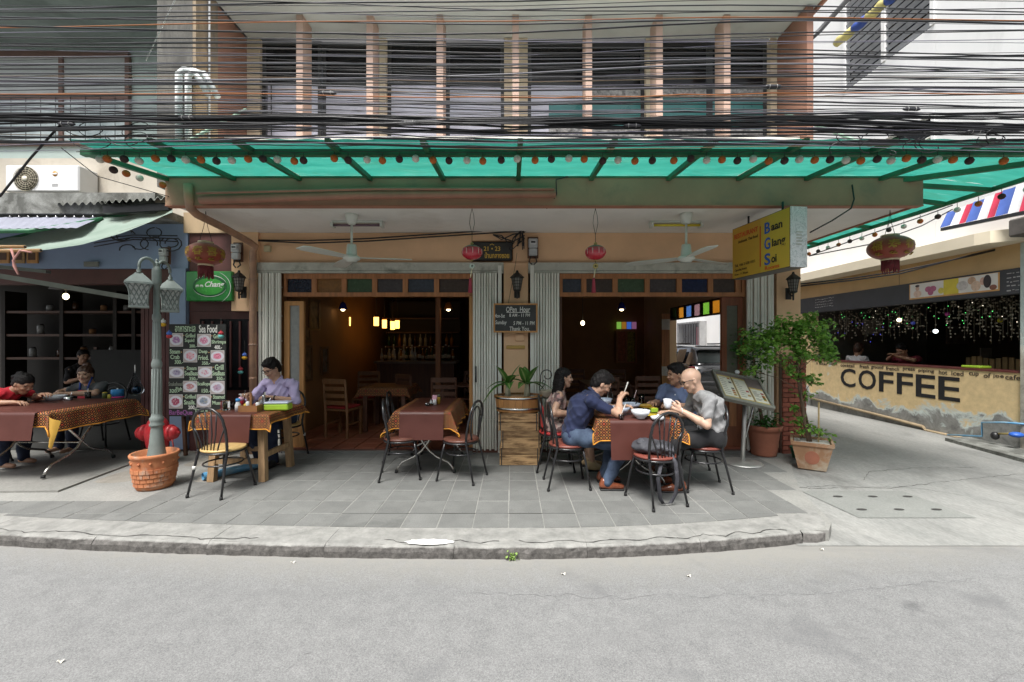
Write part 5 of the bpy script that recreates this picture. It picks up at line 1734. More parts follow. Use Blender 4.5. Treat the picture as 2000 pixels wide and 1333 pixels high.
for y, z, w, h, lab in ((6.65, 2.05, .35, .35, 'small dark framed print highest beside the first door'), (7.35, 2.0, .4, .55, 'tall dark framed print near the wall corner'), (7.0, 1.65, .42, .25, 'small landscape print under the two dark ones'), (7.05, 1.18, .42, .6, 'large portrait print in the middle of the side wall'), (7.75, 1.2, .3, .5, 'narrow print deepest on the side wall')):
	picture('framed_picture', lab, (-3.418, y, z), w, h, 'x', artA if w < .4 else artB, 'pictures on the ochre side wall')
picture('framed_picture', 'large dark framed picture behind the amber pendants', P(745, 622, 12.35), .78, .66, 'y', artA, 'pictures on the back wall')
sc_t = thing('folding_screen', 'screen of orange and white vertical slats beside the alley opening', 'screen', P(1300, 880, 9.3))
sc_t.location.z = .045
for k in range(4):
	for z0, z1, m in ((0, .75, mWoodB), (.752, .95, M('screen_white', (.6, .58, .54), .6)), (.952, 1.75, mWood), (1.752, 1.98, M('screen_white', None)), (1.982, 2.1, mWood)):
		MB().bx(-.085 + .045 * k, -.048 + .045 * k, -.01, .01, z0, z1).build('slat', m, sc_t)
lwn = thing('side_window', 'small bright alley window with coloured panes over it in the second room', 'window', (3.84, 0, 0))
y0, y1 = 3.8 * F / 245, 3.8 * F / 205
yb = 11.2
cx = P(1223, 680, 12.3)
lwn.location = cx
f = MB()
for q in ((-.29, .29, .46, .5), (-.29, .29, -.44, -.40), (-.29, -.25, -.399, .459), (.25, .29, -.399, .459), (-.02, .02, -.399, .459)):
	f.bx(q[0], q[1], -.05, .08, q[2], q[3])
f.build('frame', mWood, lwn)
for a, b, m in ((-.249, -.021, M('brick_glimpse', (.42, .14, .08), .8, var=.35, scale=12)), (.021, .249, M('garden_glimpse', (.32, .26, .06), .8, var=.7, scale=16))):
	MB().bx(a, b, .0, .02, -.399, .459).build('pane', m, lwn)
for k, (c, nm_) in enumerate((((.25, .55, .08), 'lime'), ((.35, .15, .02), 'amber'), ((.05, .15, .6), 'azure'), ((.25, .1, .2), 'plum'))):
	MB().bx(-.28 + .145 * k, -.15 + .145 * k, -.03, -.02, .54, .74).build('coloured_pane', glow('lit_' + nm_, c, .35), lwn)  # weak emission put in for daylight coming through the coloured panes
st_t = thing('stained_transom', 'row of orange, blue, mauve and green panes over the alley opening', 'transom window', (3.90, 8.9, 2.25))
fr = MB()
ys = [7.52 + .42 * k for k in range(8)]
fr.bx(-.03, .03, 7.51 - 8.9, 10.43 - 8.9, .075, .105)
fr.bx(-.03, .03, 7.51 - 8.9, 10.43 - 8.9, -.20, -.165)
for y in ys:
	fr.bx(-.028, .028, y - 8.9 - .02, y - 8.9 + .02, -.164, .074)
fr.build('frame', mWoodD, st_t)
for k, c in enumerate(((.06, .15, .5), (.5, .19, .015), (.19, .48, .05), (.28, .16, .18), (.07, .18, .48), (.5, .2, .02), (.03, .07, .03))):
	MB().bx(-.004, .004, ys[k] - 8.9 + .021, ys[k + 1] - 8.9 - .021, -.164, .074).build('pane', glass('stained_%d' % k, c, .25, 1.05), st_t)
sh = thing('shelf_unit', 'dark wall shelves with jars at the back of the eatery', 'shelf', (-8.6, 9.3, .03))
for z in (1.12, 1.62, 2.12):
	MB().bx(-2.4, 2.2, -.1, .28, z, z + .05).build('shelf', mWoodD, sh)
for x in (-2.35, -1.1, .05, .45, 1.75):
	MB().bx(x - .04, x + .04, -.12, .3, 0, 2.6).build('post', mIntD, sh)
for k in range(24):
	x = -10.5 + .19 * k + rbt.uniform(-.04, .04)
	z = (1.17, 1.67, 2.17)[k % 3]
	t = thing('jar', 'dim %s jar on the %s eatery shelf, %s from the far end' % (('glass', 'brown', 'pale')[(k // 3) % 3], ('lowest', 'middle', 'top')[k % 3], ['first', 'second', 'third', 'fourth', 'fifth', 'sixth', 'seventh', 'eighth'][k // 3]), 'jar', (x, 9.35, z + .03), 0, 'jars on the eatery shelves')
	h = rbt.uniform(.12, .26)
	MB().lathe([(.06, 0), (.06, h * .8), (.04, h * .9), (.0001, h * .9)], (0, 0, 0), 12).build('body', (bcol[2], bcol[0], mIntW)[(k // 3) % 3], t)
	MB().cyl((0, 0, h * .905), (0, 0, h), .045, n=10).build('lid', mIntD, t)
# ================================================================== street lamp in a brick-pattern terracotta pot
def pot_mat():
	m, nt, bs = node_mat('brick_pattern_terracotta')
	co = obj_co(nt)
	sep = mk(nt, 'ShaderNodeSeparateXYZ')
	nt.links.new(co, sep.inputs[0])
	n = noise_n(nt, 7, 6, .65, co)
	c = ramp(nt, n, [(.3, (.40, .13, .055)), (.7, (.56, .23, .10))])
	f = ramp(nt, noise_n(nt, 4, 7, .7, co, .4), [(.56, (0, 0, 0)), (.68, (.8, .8, .8))])
	c = mixc(nt, f, c, (.40, .36, .30))
	nt.links.new(c, bs.inputs['Base Color'])
	bs.inputs['Roughness'].default_value = .85
	bump(nt, bs, n, .3, .005)
	return m
mPotB = pot_mat()
mTerraP = M('old_terracotta', (.40, .155, .095), .85, var=.15, scale=5, wear=(.30, .18, .13), wscale=3, wamt=.36, bmp=.2, bscale=40)
mSoil = M('soil', (.07, .05, .035), .95, var=.4, scale=30, bmp=.6, bscale=50)
lp_ = Vector((-3.80, 4.54, 0))
pt_ = thing('lamp_pot', 'orange terracotta pot with brick relief holding the street lamp, white crust low down', 'pot', lp_)
MB().lathe([(.205, 0), (.225, .03), (.255, .20), (.268, .34), (.275, .37), (.29, .385), (.295, .41), (.28, .425), (.262, .42), (.25, .36), (.2, .34), (.0001, .34)], (0, 0, 0), 40).build('body', mPotB, pt_)
rp = random.Random(2)
for row in range(4):
	z = .075 + .052 * row
	r = .231 + .03 * (z - .03) / .17 * 1.15
	n = 20
	bb = MB()
	for k in range(n):
		a = 2 * PI * (k + .5 * (row % 2)) / n
		if -2.9 < math.atan2(math.sin(a), math.cos(a)) < .3 or True:
			ra = r + rp.uniform(-.001, .0015)
			w = 2 * PI / n * .46
			vs = []
			for aa in (a - w, a, a + w):
				for zz in (-.0235, .0235):
					for rr in (ra - .01, ra + .0022):
						vs.append((rr * math.cos(aa), rr * math.sin(aa), z + zz))
			fs = []
			for i in range(2):
				o_ = i * 4
				fs += [(o_ + 1, o_ + 5, o_ + 7, o_ + 3), (o_ + 3, o_ + 7, o_ + 6, o_ + 2), (o_ + 0, o_ + 4, o_ + 5, o_ + 1)]
			fs += [(0, 1, 3, 2), (8, 10, 11, 9)]
			b1_ = MB().add(vs, fs)
			b1_.build('brick', mPotB, pt_)
for k in range(12):
	a = 2 * PI * k / 12
	MB().ell((.272 * math.cos(a), .272 * math.sin(a), .325), (.018, .018, .018), 8, 5).build('stud', mPotB, pt_)
MB().lathe([(.0001, .345), (.245, .345)], (0, 0, 0), 24).build('soil', mSoil, pt_)
mLampG = M('weathered_green_grey_paint', (.19, .22, .205), .55, var=.15, scale=8, wear=(.32, .33, .26), wscale=5, wamt=.3)
ls = thing('street_lamp', 'grey green street lamp with two basket lanterns on curled arms', 'street lamp', (lp_.x + .02, lp_.y, .30))
post = MB()
post.lathe([(.118, 0), (.112, .02), (.085, .18), (.07, .33), (.066, .36), (.07, .375), (.082, .38), (.086, .40), (.07, .42), (.08, .44), (.084, .47), (.066, .49), (.06, .52), (.054, .80), (.05, 1.05), (.056, 1.06), (.062, 1.075), (.062, 1.11), (.054, 1.13), (.05, 1.15), (.042, 1.6), (.05, 1.61), (.054, 1.63), (.05, 1.67), (.04, 1.68), (.037, 2.0), (.046, 2.01), (.052, 2.03), (.055, 2.05), (.055, 2.18), (.05, 2.2), (.03, 2.23), (.022, 2.24), (.03, 2.26), (.022, 2.28), (.012, 2.285), (.018, 2.30), (.006, 2.32), (.0001, 2.321)], (0, 0, 0), 20)
post.build('post', mLampG, ls)
fl_ = MB()
for k in range(10):
	a = 2 * PI * k / 10
	fl_.cyl((.059 * math.cos(a), .059 * math.sin(a), .53), (.052 * math.cos(a), .052 * math.sin(a), 1.04), .006, n=5)
	fl_.cyl((.050 * math.cos(a), .050 * math.sin(a), 1.16), (.041 * math.cos(a), .041 * math.sin(a), 1.59), .005, n=5)
fl_.build('flute', mLampG, ls)
ls.scale = (.76, .76, .916)
pt_.scale = (.73, .73, .88)
mLampGl = M('frosted_lantern_glass', (.42, .44, .42), .35, var=.15, scale=12)
def lantern_head(c, rz):
	h = bpy.data.objects.new('lantern', None)
	COL.objects.link(h)
	h.parent = ls
	h.location = c
	h.rotation_euler.z = rz
	gl = MB()
	prof = [(.135, -.24), (.13, -.18), (.135, -.10), (.155, -.04), (.19, 0)]
	gl.lathe([(r * .93, z) for r, z in prof], (0, 0, 0), 4, False, ph=PI / 4)
	gl.build('glass', mLampGl, h)
	lat = MB()
	lat.lathe([(.21, .0), (.205, .018), (.0001, .02)], (0, 0, 0), 4, False, ph=PI / 4)
	lat.lathe([(.15, -.262), (.15, -.24), (.0001, -.239)], (0, 0, 0), 4, False, ph=PI / 4)
	def rz_(z):
		for (r0, z0), (r1, z1) in zip(prof, prof[1:]):
			if z <= z1:
				return r0 + (r1 - r0) * (z - z0) / (z1 - z0)
		return prof[-1][0]
	for s in range(4):
		a0 = PI / 4 + s * PI / 2
		def pp(u, z):
			r = rz_(z)
			p0 = Vector((r * math.cos(a0), r * math.sin(a0), z))
			p1 = Vector((r * math.cos(a0 + PI / 2), r * math.sin(a0 + PI / 2), z))
			return p0.lerp(p1, u)
		for k in range(-3, 5):
			for sg in (1, -1):
				pts = []
				for i in range(7):
					z = -.24 + .24 * i / 6
					u = (k / 4 + i / 6 * .62) if sg > 0 else (1 - k / 4 - i / 6 * .62)
					if -.02 <= u <= 1.02:
						pts.append(pp(u, z))
				if len(pts) > 1:
					lat.tube(pts, .006, 4)
		lat.tube([pp(0, z) for z in (-.24, -.18, -.10, -.04, 0)], .009, 5)
	lat.build('lattice', mLampG, h)
	cp_ = MB()
	cp_.lathe([(.205, .02), (.13, .075), (.075, .11), (.05, .13)], (0, 0, 0), 4, False, ph=PI / 4)
	cp_.lathe([(.05, .128), (.02, .14), (.03, .16), (.012, .18), (.016, .195), (.0001, .21)], (0, 0, 0), 12)
	cp_.build('roof', mLampG, h)
	return h
for (dx, dy, dz, rz, k) in ((-.075, -.20, 2.00, .70, 0), (-.075, .33, 1.98, .7, 1)):
	lantern_head((dx, dy, dz), rz)
	d = Vector((dx, dy, 0)).normalized()
	L_ = Vector((dx, dy, 0)).length
	pts = []
	for i in range(11):
		a = rad(-10 + 200 * i / 10)
		cc = L_ * .5
		pts.append(d * (cc + .01 - cc * .9 * math.cos(a)) + Vector((0, 0, 2.21 + .10 * math.sin(a))))
	MB().tube(pts, .018, 8).build('arm', mLampG, ls)
tag(MB().tube([P(345, 930, 4.9), P(352, 945, 4.75), P(372, 945, 4.75), P(400, 938, 4.9)], .008, 6).build('pale_cable', M('pale_hose', (.6, .6, .55), .5)), 'short pale hose from the lamp pot to the blue pipe', 'hose')
bp = thing('blue_pipe', 'cut length of blue PVC pipe lying under the timber-legged table', 'pipe', (-2.9, 5.0, 0))
mBluePVC = M('blue_pvc', (.10, .30, .50), .4, var=.08, wear=(.25, .4, .5), wscale=6)
a, b = Vector((-3.42, 4.72, .05)), Vector((-2.95, 5.35, .05))
q = MB()
d = (b - a).normalized()
q.tube([a, b], .042, 16, cap=False)
q.tube([a + d * .002, b - d * .002], .035, 16, cap=False)
q.build('tube', mBluePVC, bp, world=True)
MB().cyl(a + d * .05, a + d * .06, .036, n=14).build('dark_bore', mBlack, bp, world=True)
mRedH = M('hydrant_red', (.48, .022, .03), .4, var=.15, scale=6, wear=(.30, .015, .02), wscale=6)
hy = thing('fire_hydrant', 'red two-outlet fire hydrant behind the lamp pot', 'fire hydrant', P(308, 905, 5.35))
hy.location.z = 0
hy.scale = (.82, .82, 1)
MB().lathe([(.16, 0), (.16, .03), (.11, .04), (.10, .2), (.13, .22), (.14, .26), (.15, .30), (.165, .40), (.15, .48), (.12, .55), (.07, .60), (.03, .615), (.0001, .617)], (0, 0, 0), 24).build('barrel', mRedH, hy)
for sx in (-1, 1):
	hp_ = MB()
	Rm = Matrix.Rotation(sx * PI / 2, 3, 'Y')
	hp_.lathe([(.085, .1), (.085, .17), (.10, .175), (.105, .20), (.10, .225), (.085, .23), (.085, .25), (.07, .29), (.035, .31), (.02, .315), (.02, .34), (.0001, .341)], (0, 0, .40), 18, R=Rm)
	hp_.build('outlet', mRedH, hy)
MB().tube([(.27, -.06, .33), (.30, -.06, .2), (.27, -.07, .1), (.2, -.08, .16)], .009, 6).build('chain', M('hydrant_chain', (.22, .02, .02), .6), hy)
mBoard = M('chalkboard', (.018, .019, .018), .75, var=.3, scale=4)
mChalk = M('green_white_chalk', (.46, .60, .42), .9, var=.15, scale=40)
mChalkW = M('white_chalk', (.74, .74, .70), .9, var=.15, scale=40)
mPurp = M('purple_chalk', (.30, .11, .30), .9, var=.2, scale=40)
BO = P(387, 815, 5.62)
sfb = thing('menu_board', 'tall black seafood menu board with ten small food photographs and chalk prices', 'menu board', (BO.x, BO.y, 0))
s_ = 5.62 / F          # metres per photograph pixel at the board
def bw(px, py, dy=0.0):
	return Vector(((px - 387) * s_, dy, CZ - (py - 667) * s_))
c0, c1 = bw(330, 814), bw(441, 634)
MB().bx(c0.x, c1.x, 0, .02, c0.z, c1.z).build('panel', mBoard, sfb)
for px in (345, 428):
	MB().bar(bw(px, 640, .03), Vector((bw(px, 0).x, .16, 0)), .04, .03).build('leg', mWoodD, sfb)
def zc(zx, zy):
	return 320 + zx * .15, 620 + zy * .15
photos = [(82, 212, 252, 385), (440, 222, 614, 388), (258, 420, 436, 590), (613, 435, 790, 590), (76, 650, 264, 795), (450, 648, 630, 795), (255, 833, 436, 977), (608, 833, 793, 1003), (72, 1010, 246, 1190), (432, 1010, 616, 1177)]
def dish_mat(i, a, b, c):
	m, nt, bs = node_mat('dish_print_%d' % i)
	MATS['dish_print_%d' % i] = m
	g = obj_co(nt, 'Generated')
	mp = mk(nt, 'ShaderNodeMapping', i_Location=(-.5, 0, -.5))
	nt.links.new(g, mp.inputs[0])
	ln = mk(nt, 'ShaderNodeVectorMath', operation='LENGTH')
	mp2 = mk(nt, 'ShaderNodeMapping', i_Scale=(2.0, 0, 2.3))
	nt.links.new(mp.outputs[0], mp2.inputs[0])
	nt.links.new(mp2.outputs[0], ln.inputs[0])
	n = mk(nt, 'ShaderNodeTexNoise', noise_dimensions='4D', i_W=float(i * 3.1), i_Scale=5.5, i_Detail=4.0, i_Distortion=1.2)
	nt.links.new(g, n.inputs['Vector'])
	food = ramp(nt, n.outputs[0], [(.34, a), (.5, b), (.62, c)])
	r_ = math_n(nt, 'ADD', ln.outputs['Value'], math_n(nt, 'MULTIPLY_ADD', n.outputs[0], .5, -.25))
	col = mixc(nt, ramp(nt, r_, [(.55, (1, 1, 1)), (.66, (0, 0, 0))]), (.62, .62, .68), food)
	col = mixc(nt, ramp(nt, ln.outputs['Value'], [(.98, (0, 0, 0)), (1.02, (1, 1, 1))]), col, (.42, .36, .35))
	nt.links.new(col, bs.inputs['Base Color'])
	bs.inputs['Roughness'].default_value = .35
	return m
pal = [((.55, .3, .5), (.25, .1, .3), (.65, .5, .6)), ((.65, .3, .42), (.5, .12, .25), (.75, .55, .6)), ((.6, .12, .2), (.75, .4, .45), (.6, .55, .6)), ((.6, .1, .22), (.7, .3, .4), (.45, .08, .14)), ((.25, .2, .4), (.5, .45, .55), (.15, .12, .25)), ((.55, .5, .58), (.65, .62, .66), (.5, .1, .2)), ((.35, .32, .28), (.5, .12, .16), (.6, .58, .55)), ((.3, .1, .2), (.4, .4, .5), (.5, .2, .28)), ((.5, .05, .15), (.3, .03, .08), (.65, .4, .45)), ((.1, .15, .22), (.25, .3, .38), (.35, .3, .2))]
for i, (x0, y0_, x1, y1_) in enumerate(photos):
	a, b = bw(*zc(x0, y1_)), bw(*zc(x1, y0_))
	MB().bx(a.x, b.x, -.003, -.0005, a.z, b.z).build('photo_border', mWhiteP, sfb)
	MB().bx(a.x + .004, b.x - .004, -.0045, -.0032, a.z + .004, b.z - .004).build('food_photo', dish_mat(i, *pal[i]), sfb)
lines = [('อาหารทะเล', 150, 120, 415, 195, 0), ('Sea Food', 462, 105, 697, 205, 1), ('Grilled', 288, 215, 412, 268, 0), ('Squid', 278, 280, 400, 340, 0), ('200.-', 338, 358, 430, 398, 0), ('Grilled', 650, 225, 770, 280, 0), ('Shrimps', 625, 300, 812, 360, 0), ('400.-', 662, 368, 760, 420, 1), ('Steam', 82, 420, 215, 478, 0), ('Crab', 90, 492, 208, 548, 0), ('300.-', 145, 560, 255, 612, 0), ('Deep', 460, 425, 570, 485, 0), ('Fried.', 452, 500, 585, 560, 0), ('350.-', 500, 580, 605, 622, 0), ('Steam', 302, 640, 428, 692, 0), ('SeaBass', 275, 702, 445, 762, 0), ('350.-', 335, 780, 445, 824, 0), ('Grill', 668, 620, 780, 690, 0), ('SeaBass', 636, 700, 795, 762, 0), ('350.-', 690, 778, 795, 822, 0), ('Snakehead', 65, 845, 248, 898, 2), ('Fish', 160, 912, 240, 960, 0), ('320.-', 78, 940, 205, 985, 0), ('Scallops', 442, 845, 605, 905, 0), ('150.-', 498, 935, 605, 985, 0), ('Grilled', 278, 1010, 418, 1062, 0), ('Snails.', 268, 1080, 415, 1140, 0), ('200.-', 322, 1152, 430, 1200, 1), ('Steamed', 645, 1012, 795, 1066, 0), ('Mussel', 636, 1092, 790, 1142, 0), ('BarBeQue', 75, 1210, 375, 1285, 3), ('Thank you', 400, 1200, 700, 1245, 0)]
for s, x0, y0_, x1, y1_, c in lines:
	a, b = bw(*zc(x0, y1_)), bw(*zc(x1, y0_))
	text(s, (mChalk, mChalkW, M('dim_chalk', (.22, .24, .2), .9), mPurp)[c], ((a.x + b.x) / 2, -.003, (a.z + b.z) / 2), (1, 0, 0), (0, 0, 1), sfb, w=b.x - a.x, h=b.z - a.z, ext=.0015, bold=.012)
for x, y in ((262, 240), (628, 245), (232, 458), (590, 462), (278, 668), (645, 655), (262, 1036), (625, 1040)):
	p = bw(*zc(x, y))
	MB().extr([(0, .009), (.009, 0), (0, -.009), (-.009, 0)], (p.x, -.003, p.z), (1, 0, 0), (0, 0, 1), (0, 1, 0), .002).build('chalk_mark', M('orange_chalk', (.5, .3, .12), .9), sfb)
def bauble(px, py, d, c1_, c2_, lab):
	t = thing('hanging_bird', lab, 'ornament', P(px, py, d), 0, 'little cloth birds on strings')
	MB().ell((0, 0, .02), (.032, .03, .026), 10, 7).build('head', c1_, t)
	MB().ell((0, 0, -.02), (.036, .033, .026), 10, 7).build('body', c2_, t)
	MB().lathe([(.012, .04), (.004, .06), (.0001, .068)], (0, 0, 0), 8).build('crest', c1_, t)
	MB().cyl((0, 0, .06), (0, 0, .22), .002, n=4).build('string', mWire, t)
cr, cb_, ct, cy = M('felt_red', (.42, .04, .05), .9), M('felt_blue', (.08, .16, .5), .9), M('felt_teal', (.12, .42, .40), .9), M('felt_yellow', (.6, .35, .03), .9)
bauble(331, 655, 5.5, cb_, cr, 'blue and red cloth bird at the top corner of the seafood board, lamp side')
bauble(432, 655, 5.5, cr, ct, 'red and teal cloth bird at the top corner of the seafood board, pipe side')
bauble(319, 632, 5.6, M('felt_white', (.6, .6, .6), .9), cy, 'white and yellow cloth bird hanging behind the lamp post')
bauble(478, 697, 5.85, cb_, cy, 'blue and yellow cloth bird in front of the dark side window')
bauble(470, 725, 5.85, cr, ct, 'red and teal cloth bird below the blue and yellow one')
gs = thing('beer_sign', 'glossy green lightbox beer sign with white cursive lettering and two small elephants', 'sign', (-4.20, 5.93, 2.31))
mGrn = M('sign_green', (.025, .22, .045), .25, var=.12, scale=4, coat=.4)
mGrnD = M('sign_dark_green', (.012, .10, .03), .25, var=.1)
mGrnL = M('sign_leaf_green', (.05, .34, .05), .25, var=.1)
mWht = M('sign_white', (.78, .79, .76), .4, var=.03)
MB().bev((0, .03, 0), (.645, .10, .415), .012).build('box', mGrn, gs)
def disc(cx, cz, rx, rz, y, n=40, a0=0, a1=2 * PI):
	return MB().add([(cx + rx * math.cos(a0 + (a1 - a0) * k / n), y, cz + rz * math.sin(a0 + (a1 - a0) * k / n)) for k in range(n)], [tuple(range(n))])
def ring(cx, cz, rx, rz, w, y, a0, a1, n=40):
	vs = []
	for k in range(n + 1):
		a = a0 + (a1 - a0) * k / n
		ww = w * math.sin(PI * k / n) ** .5 if a1 - a0 < 6 else w
		for q in (1, -1):
			vs.append((cx + (rx + q * ww / 2) * math.cos(a), y, cz + (rz + q * ww / 2) * math.sin(a)))
	return MB().add(vs, [(2 * i, 2 * i + 1, 2 * i + 3, 2 * i + 2) for i in range(n)])
disc(.015, .0, .235, .15, -.0225).build('oval', mGrnD, gs)
disc(.01, -.005, .20, .115, -.0235).build('oval', mGrnL, gs)
ring(.015, 0, .24, .15, .008, -.0245, .3, 2.6).build('swoosh', mWht, gs)
ring(.015, 0, .235, .145, .006, -.0245, 3.4, 6.0).build('swoosh', mWht, gs)
ring(.02, -.02, .285, .235, .008, -.0245, -1.0, 1.1).build('swoosh', mWht, gs)
text('Chang', mWht, (.085, -.025, .015), (1, 0, 0), (0, 0, 1), gs, w=.27, h=.10, ext=.002, shear=.35, bold=.02)
el_poly = [(-.022, -.02), (-.022, 0), (-.016, .012), (0, .016), (.008, .014), (.016, .016), (.022, .006), (.024, -.014), (.020, -.014), (.017, -.002), (.012, -.004), (.012, -.02), (.006, -.02), (.005, -.006), (-.010, -.006), (-.011, -.02)]
for cx in (-.155, -.095):
	sg = -1 if cx < -.12 else 1
	MB().extr([(x * (1 if cx < -.12 else -1) * 1.0, z) for x, z in el_poly][::(1 if cx < -.12 else -1)], (cx, -.0265, .005), (1, 0, 0), (0, 0, 1), (0, 1, 0), .002).build('elephant_emblem', mWht, gs)
def lantern_mat():
	m, nt, bs = node_mat('lantern_silk')
	MATS['lantern_silk'] = m
	co = obj_co(nt)
	sep = mk(nt, 'ShaderNodeSeparateXYZ')
	nt.links.new(co, sep.inputs[0])
	c = ramp(nt, math_n(nt, 'MULTIPLY_ADD', sep.outputs['Z'], 3.2, .5), [(.12, (.26, .03, .012)), (.75, (.25, .05, .015)), (.95, (.11, .075, .025))])
	nt.links.new(c, bs.inputs['Base Color'])
	bs.inputs['Roughness'].default_value = .5
	bs.inputs['Sheen Weight'].default_value = .3
	return m
mSilk = lantern_mat()
mGold = M('gold_print', (.36, .22, .025), .5, var=.2, scale=20)
mGoldR = M('gold_card_ring', (.66, .56, .36), .4, var=.1)
mTass = M('dark_red_tassel', (.16, .025, .03), .85, var=.3, scale=30)
def big_lantern(c, R_, H, lab, zc_):
	t = thing('silk_lantern', lab, 'lantern', c, .2, 'large red silk lanterns')
	body = MB()
	n, m_ = 48, 14
	vs, fs = [], []
	for i in range(m_ + 1):
		a = -PI / 2 * .80 + PI * .80 * i / m_
		for k in range(n):
			th = 2 * PI * k / n
			rib = 1 - .035 * (abs(math.sin(th * 5)) < .18)
			vs.append((R_ * math.cos(a) * rib * math.cos(th), R_ * math.cos(a) * rib * math.sin(th), H / 2 * math.sin(a) / math.sin(PI / 2 * .8)))
	for i in range(m_):
		for k in range(n):
			l = (k + 1) % n
			fs.append((i * n + k, i * n + l, (i + 1) * n + l, (i + 1) * n + k))
	body.add(vs, fs, True)
	body.build('body', mSilk, t)
	for s in (-1, 1):
		MB().lathe([(R_ * .40, s * H * .47), (R_ * .40, s * H * .56), (R_ * .34, s * H * .56), (R_ * .34, s * H * .47)], (0, 0, 0), 22).build('ring', mGoldR, t)
	tm_ = MB()
	rr = random.Random(4)
	for k in range(46):
		a = 2 * PI * k / 46
		x, y = R_ * .36 * math.cos(a), R_ * .36 * math.sin(a)
		tm_.cyl((x, y, -H * .54), (x * rr.uniform(.85, 1.1), y * rr.uniform(.85, 1.1), -H * .54 - rr.uniform(.10, .16)), .006, n=4)
	tm_.build('fringe', mTass, t)
	for k, ch in enumerate(('福', '寿', '春', '喜', '福')):
		th = -PI / 2 - 1.5 + .75 * k
		me = text_mesh(ch, mGold, h=H * .42, ext=.001, bold=.015)
		for v in me.vertices:
			x, y, z = v.co
			a = th + x / R_ * 1.0
			zz = y + H * .04
			rr_ = R_ * 1.006 * math.sqrt(max(0, 1 - (zz / (H * .63)) ** 2)) + z
			v.co = (rr_ * math.cos(a), rr_ * math.sin(a), zz)
		ob = bpy.data.objects.new('gold_character', me)
		COL.objects.link(ob)
		ob.parent = t
		w_ = MB()
		for q in range(7):
			a = th + .05 * (q - 3)
			zz = -H * .33 + .012 * math.sin(q * 2)
			r1 = R_ * 1.005 * math.sqrt(1 - (zz / (H * .63)) ** 2)
			w_.ell((r1 * math.cos(a), r1 * math.sin(a), zz), (.012, .012, .006), 6, 4)
		w_.build('gold_cloud', mGold, t)
	for sx in (-1, 1):
		MB().tube([(sx * R_ * .35, 0, H * .55), (sx * .02, 0, H * .55 + (zc_ - c[2] - H * .55) * .5), (0, 0, zc_ - c[2])], .003, 5).build('wire', mWire, t)
	return t
big_lantern(P(402, 497, 5.0), .195, .255, 'red silk lantern with gold characters hanging before the green beer sign', 3.07)
big_lantern(P(1738, 485, 4.95), .215, .265, 'red silk lantern with gold characters hanging over the alley mouth', 3.07)
mLR = M('glossy_red_lantern', (.48, .03, .05), .25, var=.1, coat=.5)
mLG = M('lantern_green_top', (.10, .16, .10), .3, var=.15)
mBead = M('brass_bead', (.45, .36, .14), .35, .6, var=.1)
def small_lantern(px, lab, jade):
	c = P(px, 494, 4.87)
	t = thing('ribbed_lantern', lab, 'lantern', c, 0, 'small ribbed red lanterns')
	for nm_, mt, i0, i1 in (('body', mLR, 0, 9), ('top', mLG, 9, 13)):
		vs, fs = [], []
		n = 60
		rows = list(range(i0, i1 + 1))
		for i in rows:
			a = -PI / 2 + PI * i / 13
			for k in range(n):
				th = 2 * PI * k / n
				r = .115 * max(math.cos(a), .04) * (1 + .035 * math.cos(th * 20))
				vs.append((r * math.cos(th), r * math.sin(th), .085 * math.sin(a)))
		for i in range(len(rows) - 1):
			for k in range(n):
				l = (k + 1) % n
				fs.append((i * n + k, i * n + l, (i + 1) * n + l, (i + 1) * n + k))
		MB().add(vs, fs, True).build(nm_, mt, t)
	st = MB()
	for k in range(10):
		th = 2 * PI * (k * 2 + 1) / 20 + .157
		st.ell((.113 * math.cos(th), .113 * math.sin(th), .005), (.005, .005, .035), 5, 4)
	st.build('highlight_stripe', M('lantern_highlight_tone', (.72, .42, .42), .3), t)  # pale slivers put the highlights on the ribs into the colour
	MB().ell((0, 0, .10), (.02, .02, .016), 10, 7).build('bead', mBead, t)
	MB().ell((0, 0, -.09), (.013, .013, .01), 8, 5).build('bead', mBead, t)
	MB().lathe([(.03, -.012), (.03, .012), (.012, .012), (.012, -.012)], (0, 0, -.155), 14, R=Matrix.Rotation(PI / 2, 3, 'X')).build('charm', M('jade_ring', (.5, .58, .50), .3) if jade else mBead, t)
	MB().cyl((0, 0, -.10), (.0, 0, -.125), .003, n=5).build('cord', mWire, t)
	MB().tube([(0, 0, -.185), (-.012, 0, -.25), (-.018, 0, -.29)], .006, 6).build('bead_string', mGoldR, t)
	MB().lathe([(.010, -.29), (.015, -.32), (.026, -.46), (.0001, -.46)], (-.02, 0, 0), 10).build('tassel', M('crimson_tassel', (.28, .03, .05), .8), t)
	for sx in (-1, 1):
		MB().tube([(0, 0, .115), (0, 0, .2), (sx * .028, 0, .33), (sx * .02, 0, .42), (0, 0, .50)], .003, 5).build('wire', mWire, t)
small_lantern(922, 'small ribbed red lantern overlapping the house number sign', True)
small_lantern(1163, 'small ribbed red lantern over the second doorway', False)
mFan = M('fan_white_enamel', (.66, .70, .64), .35, var=.04)
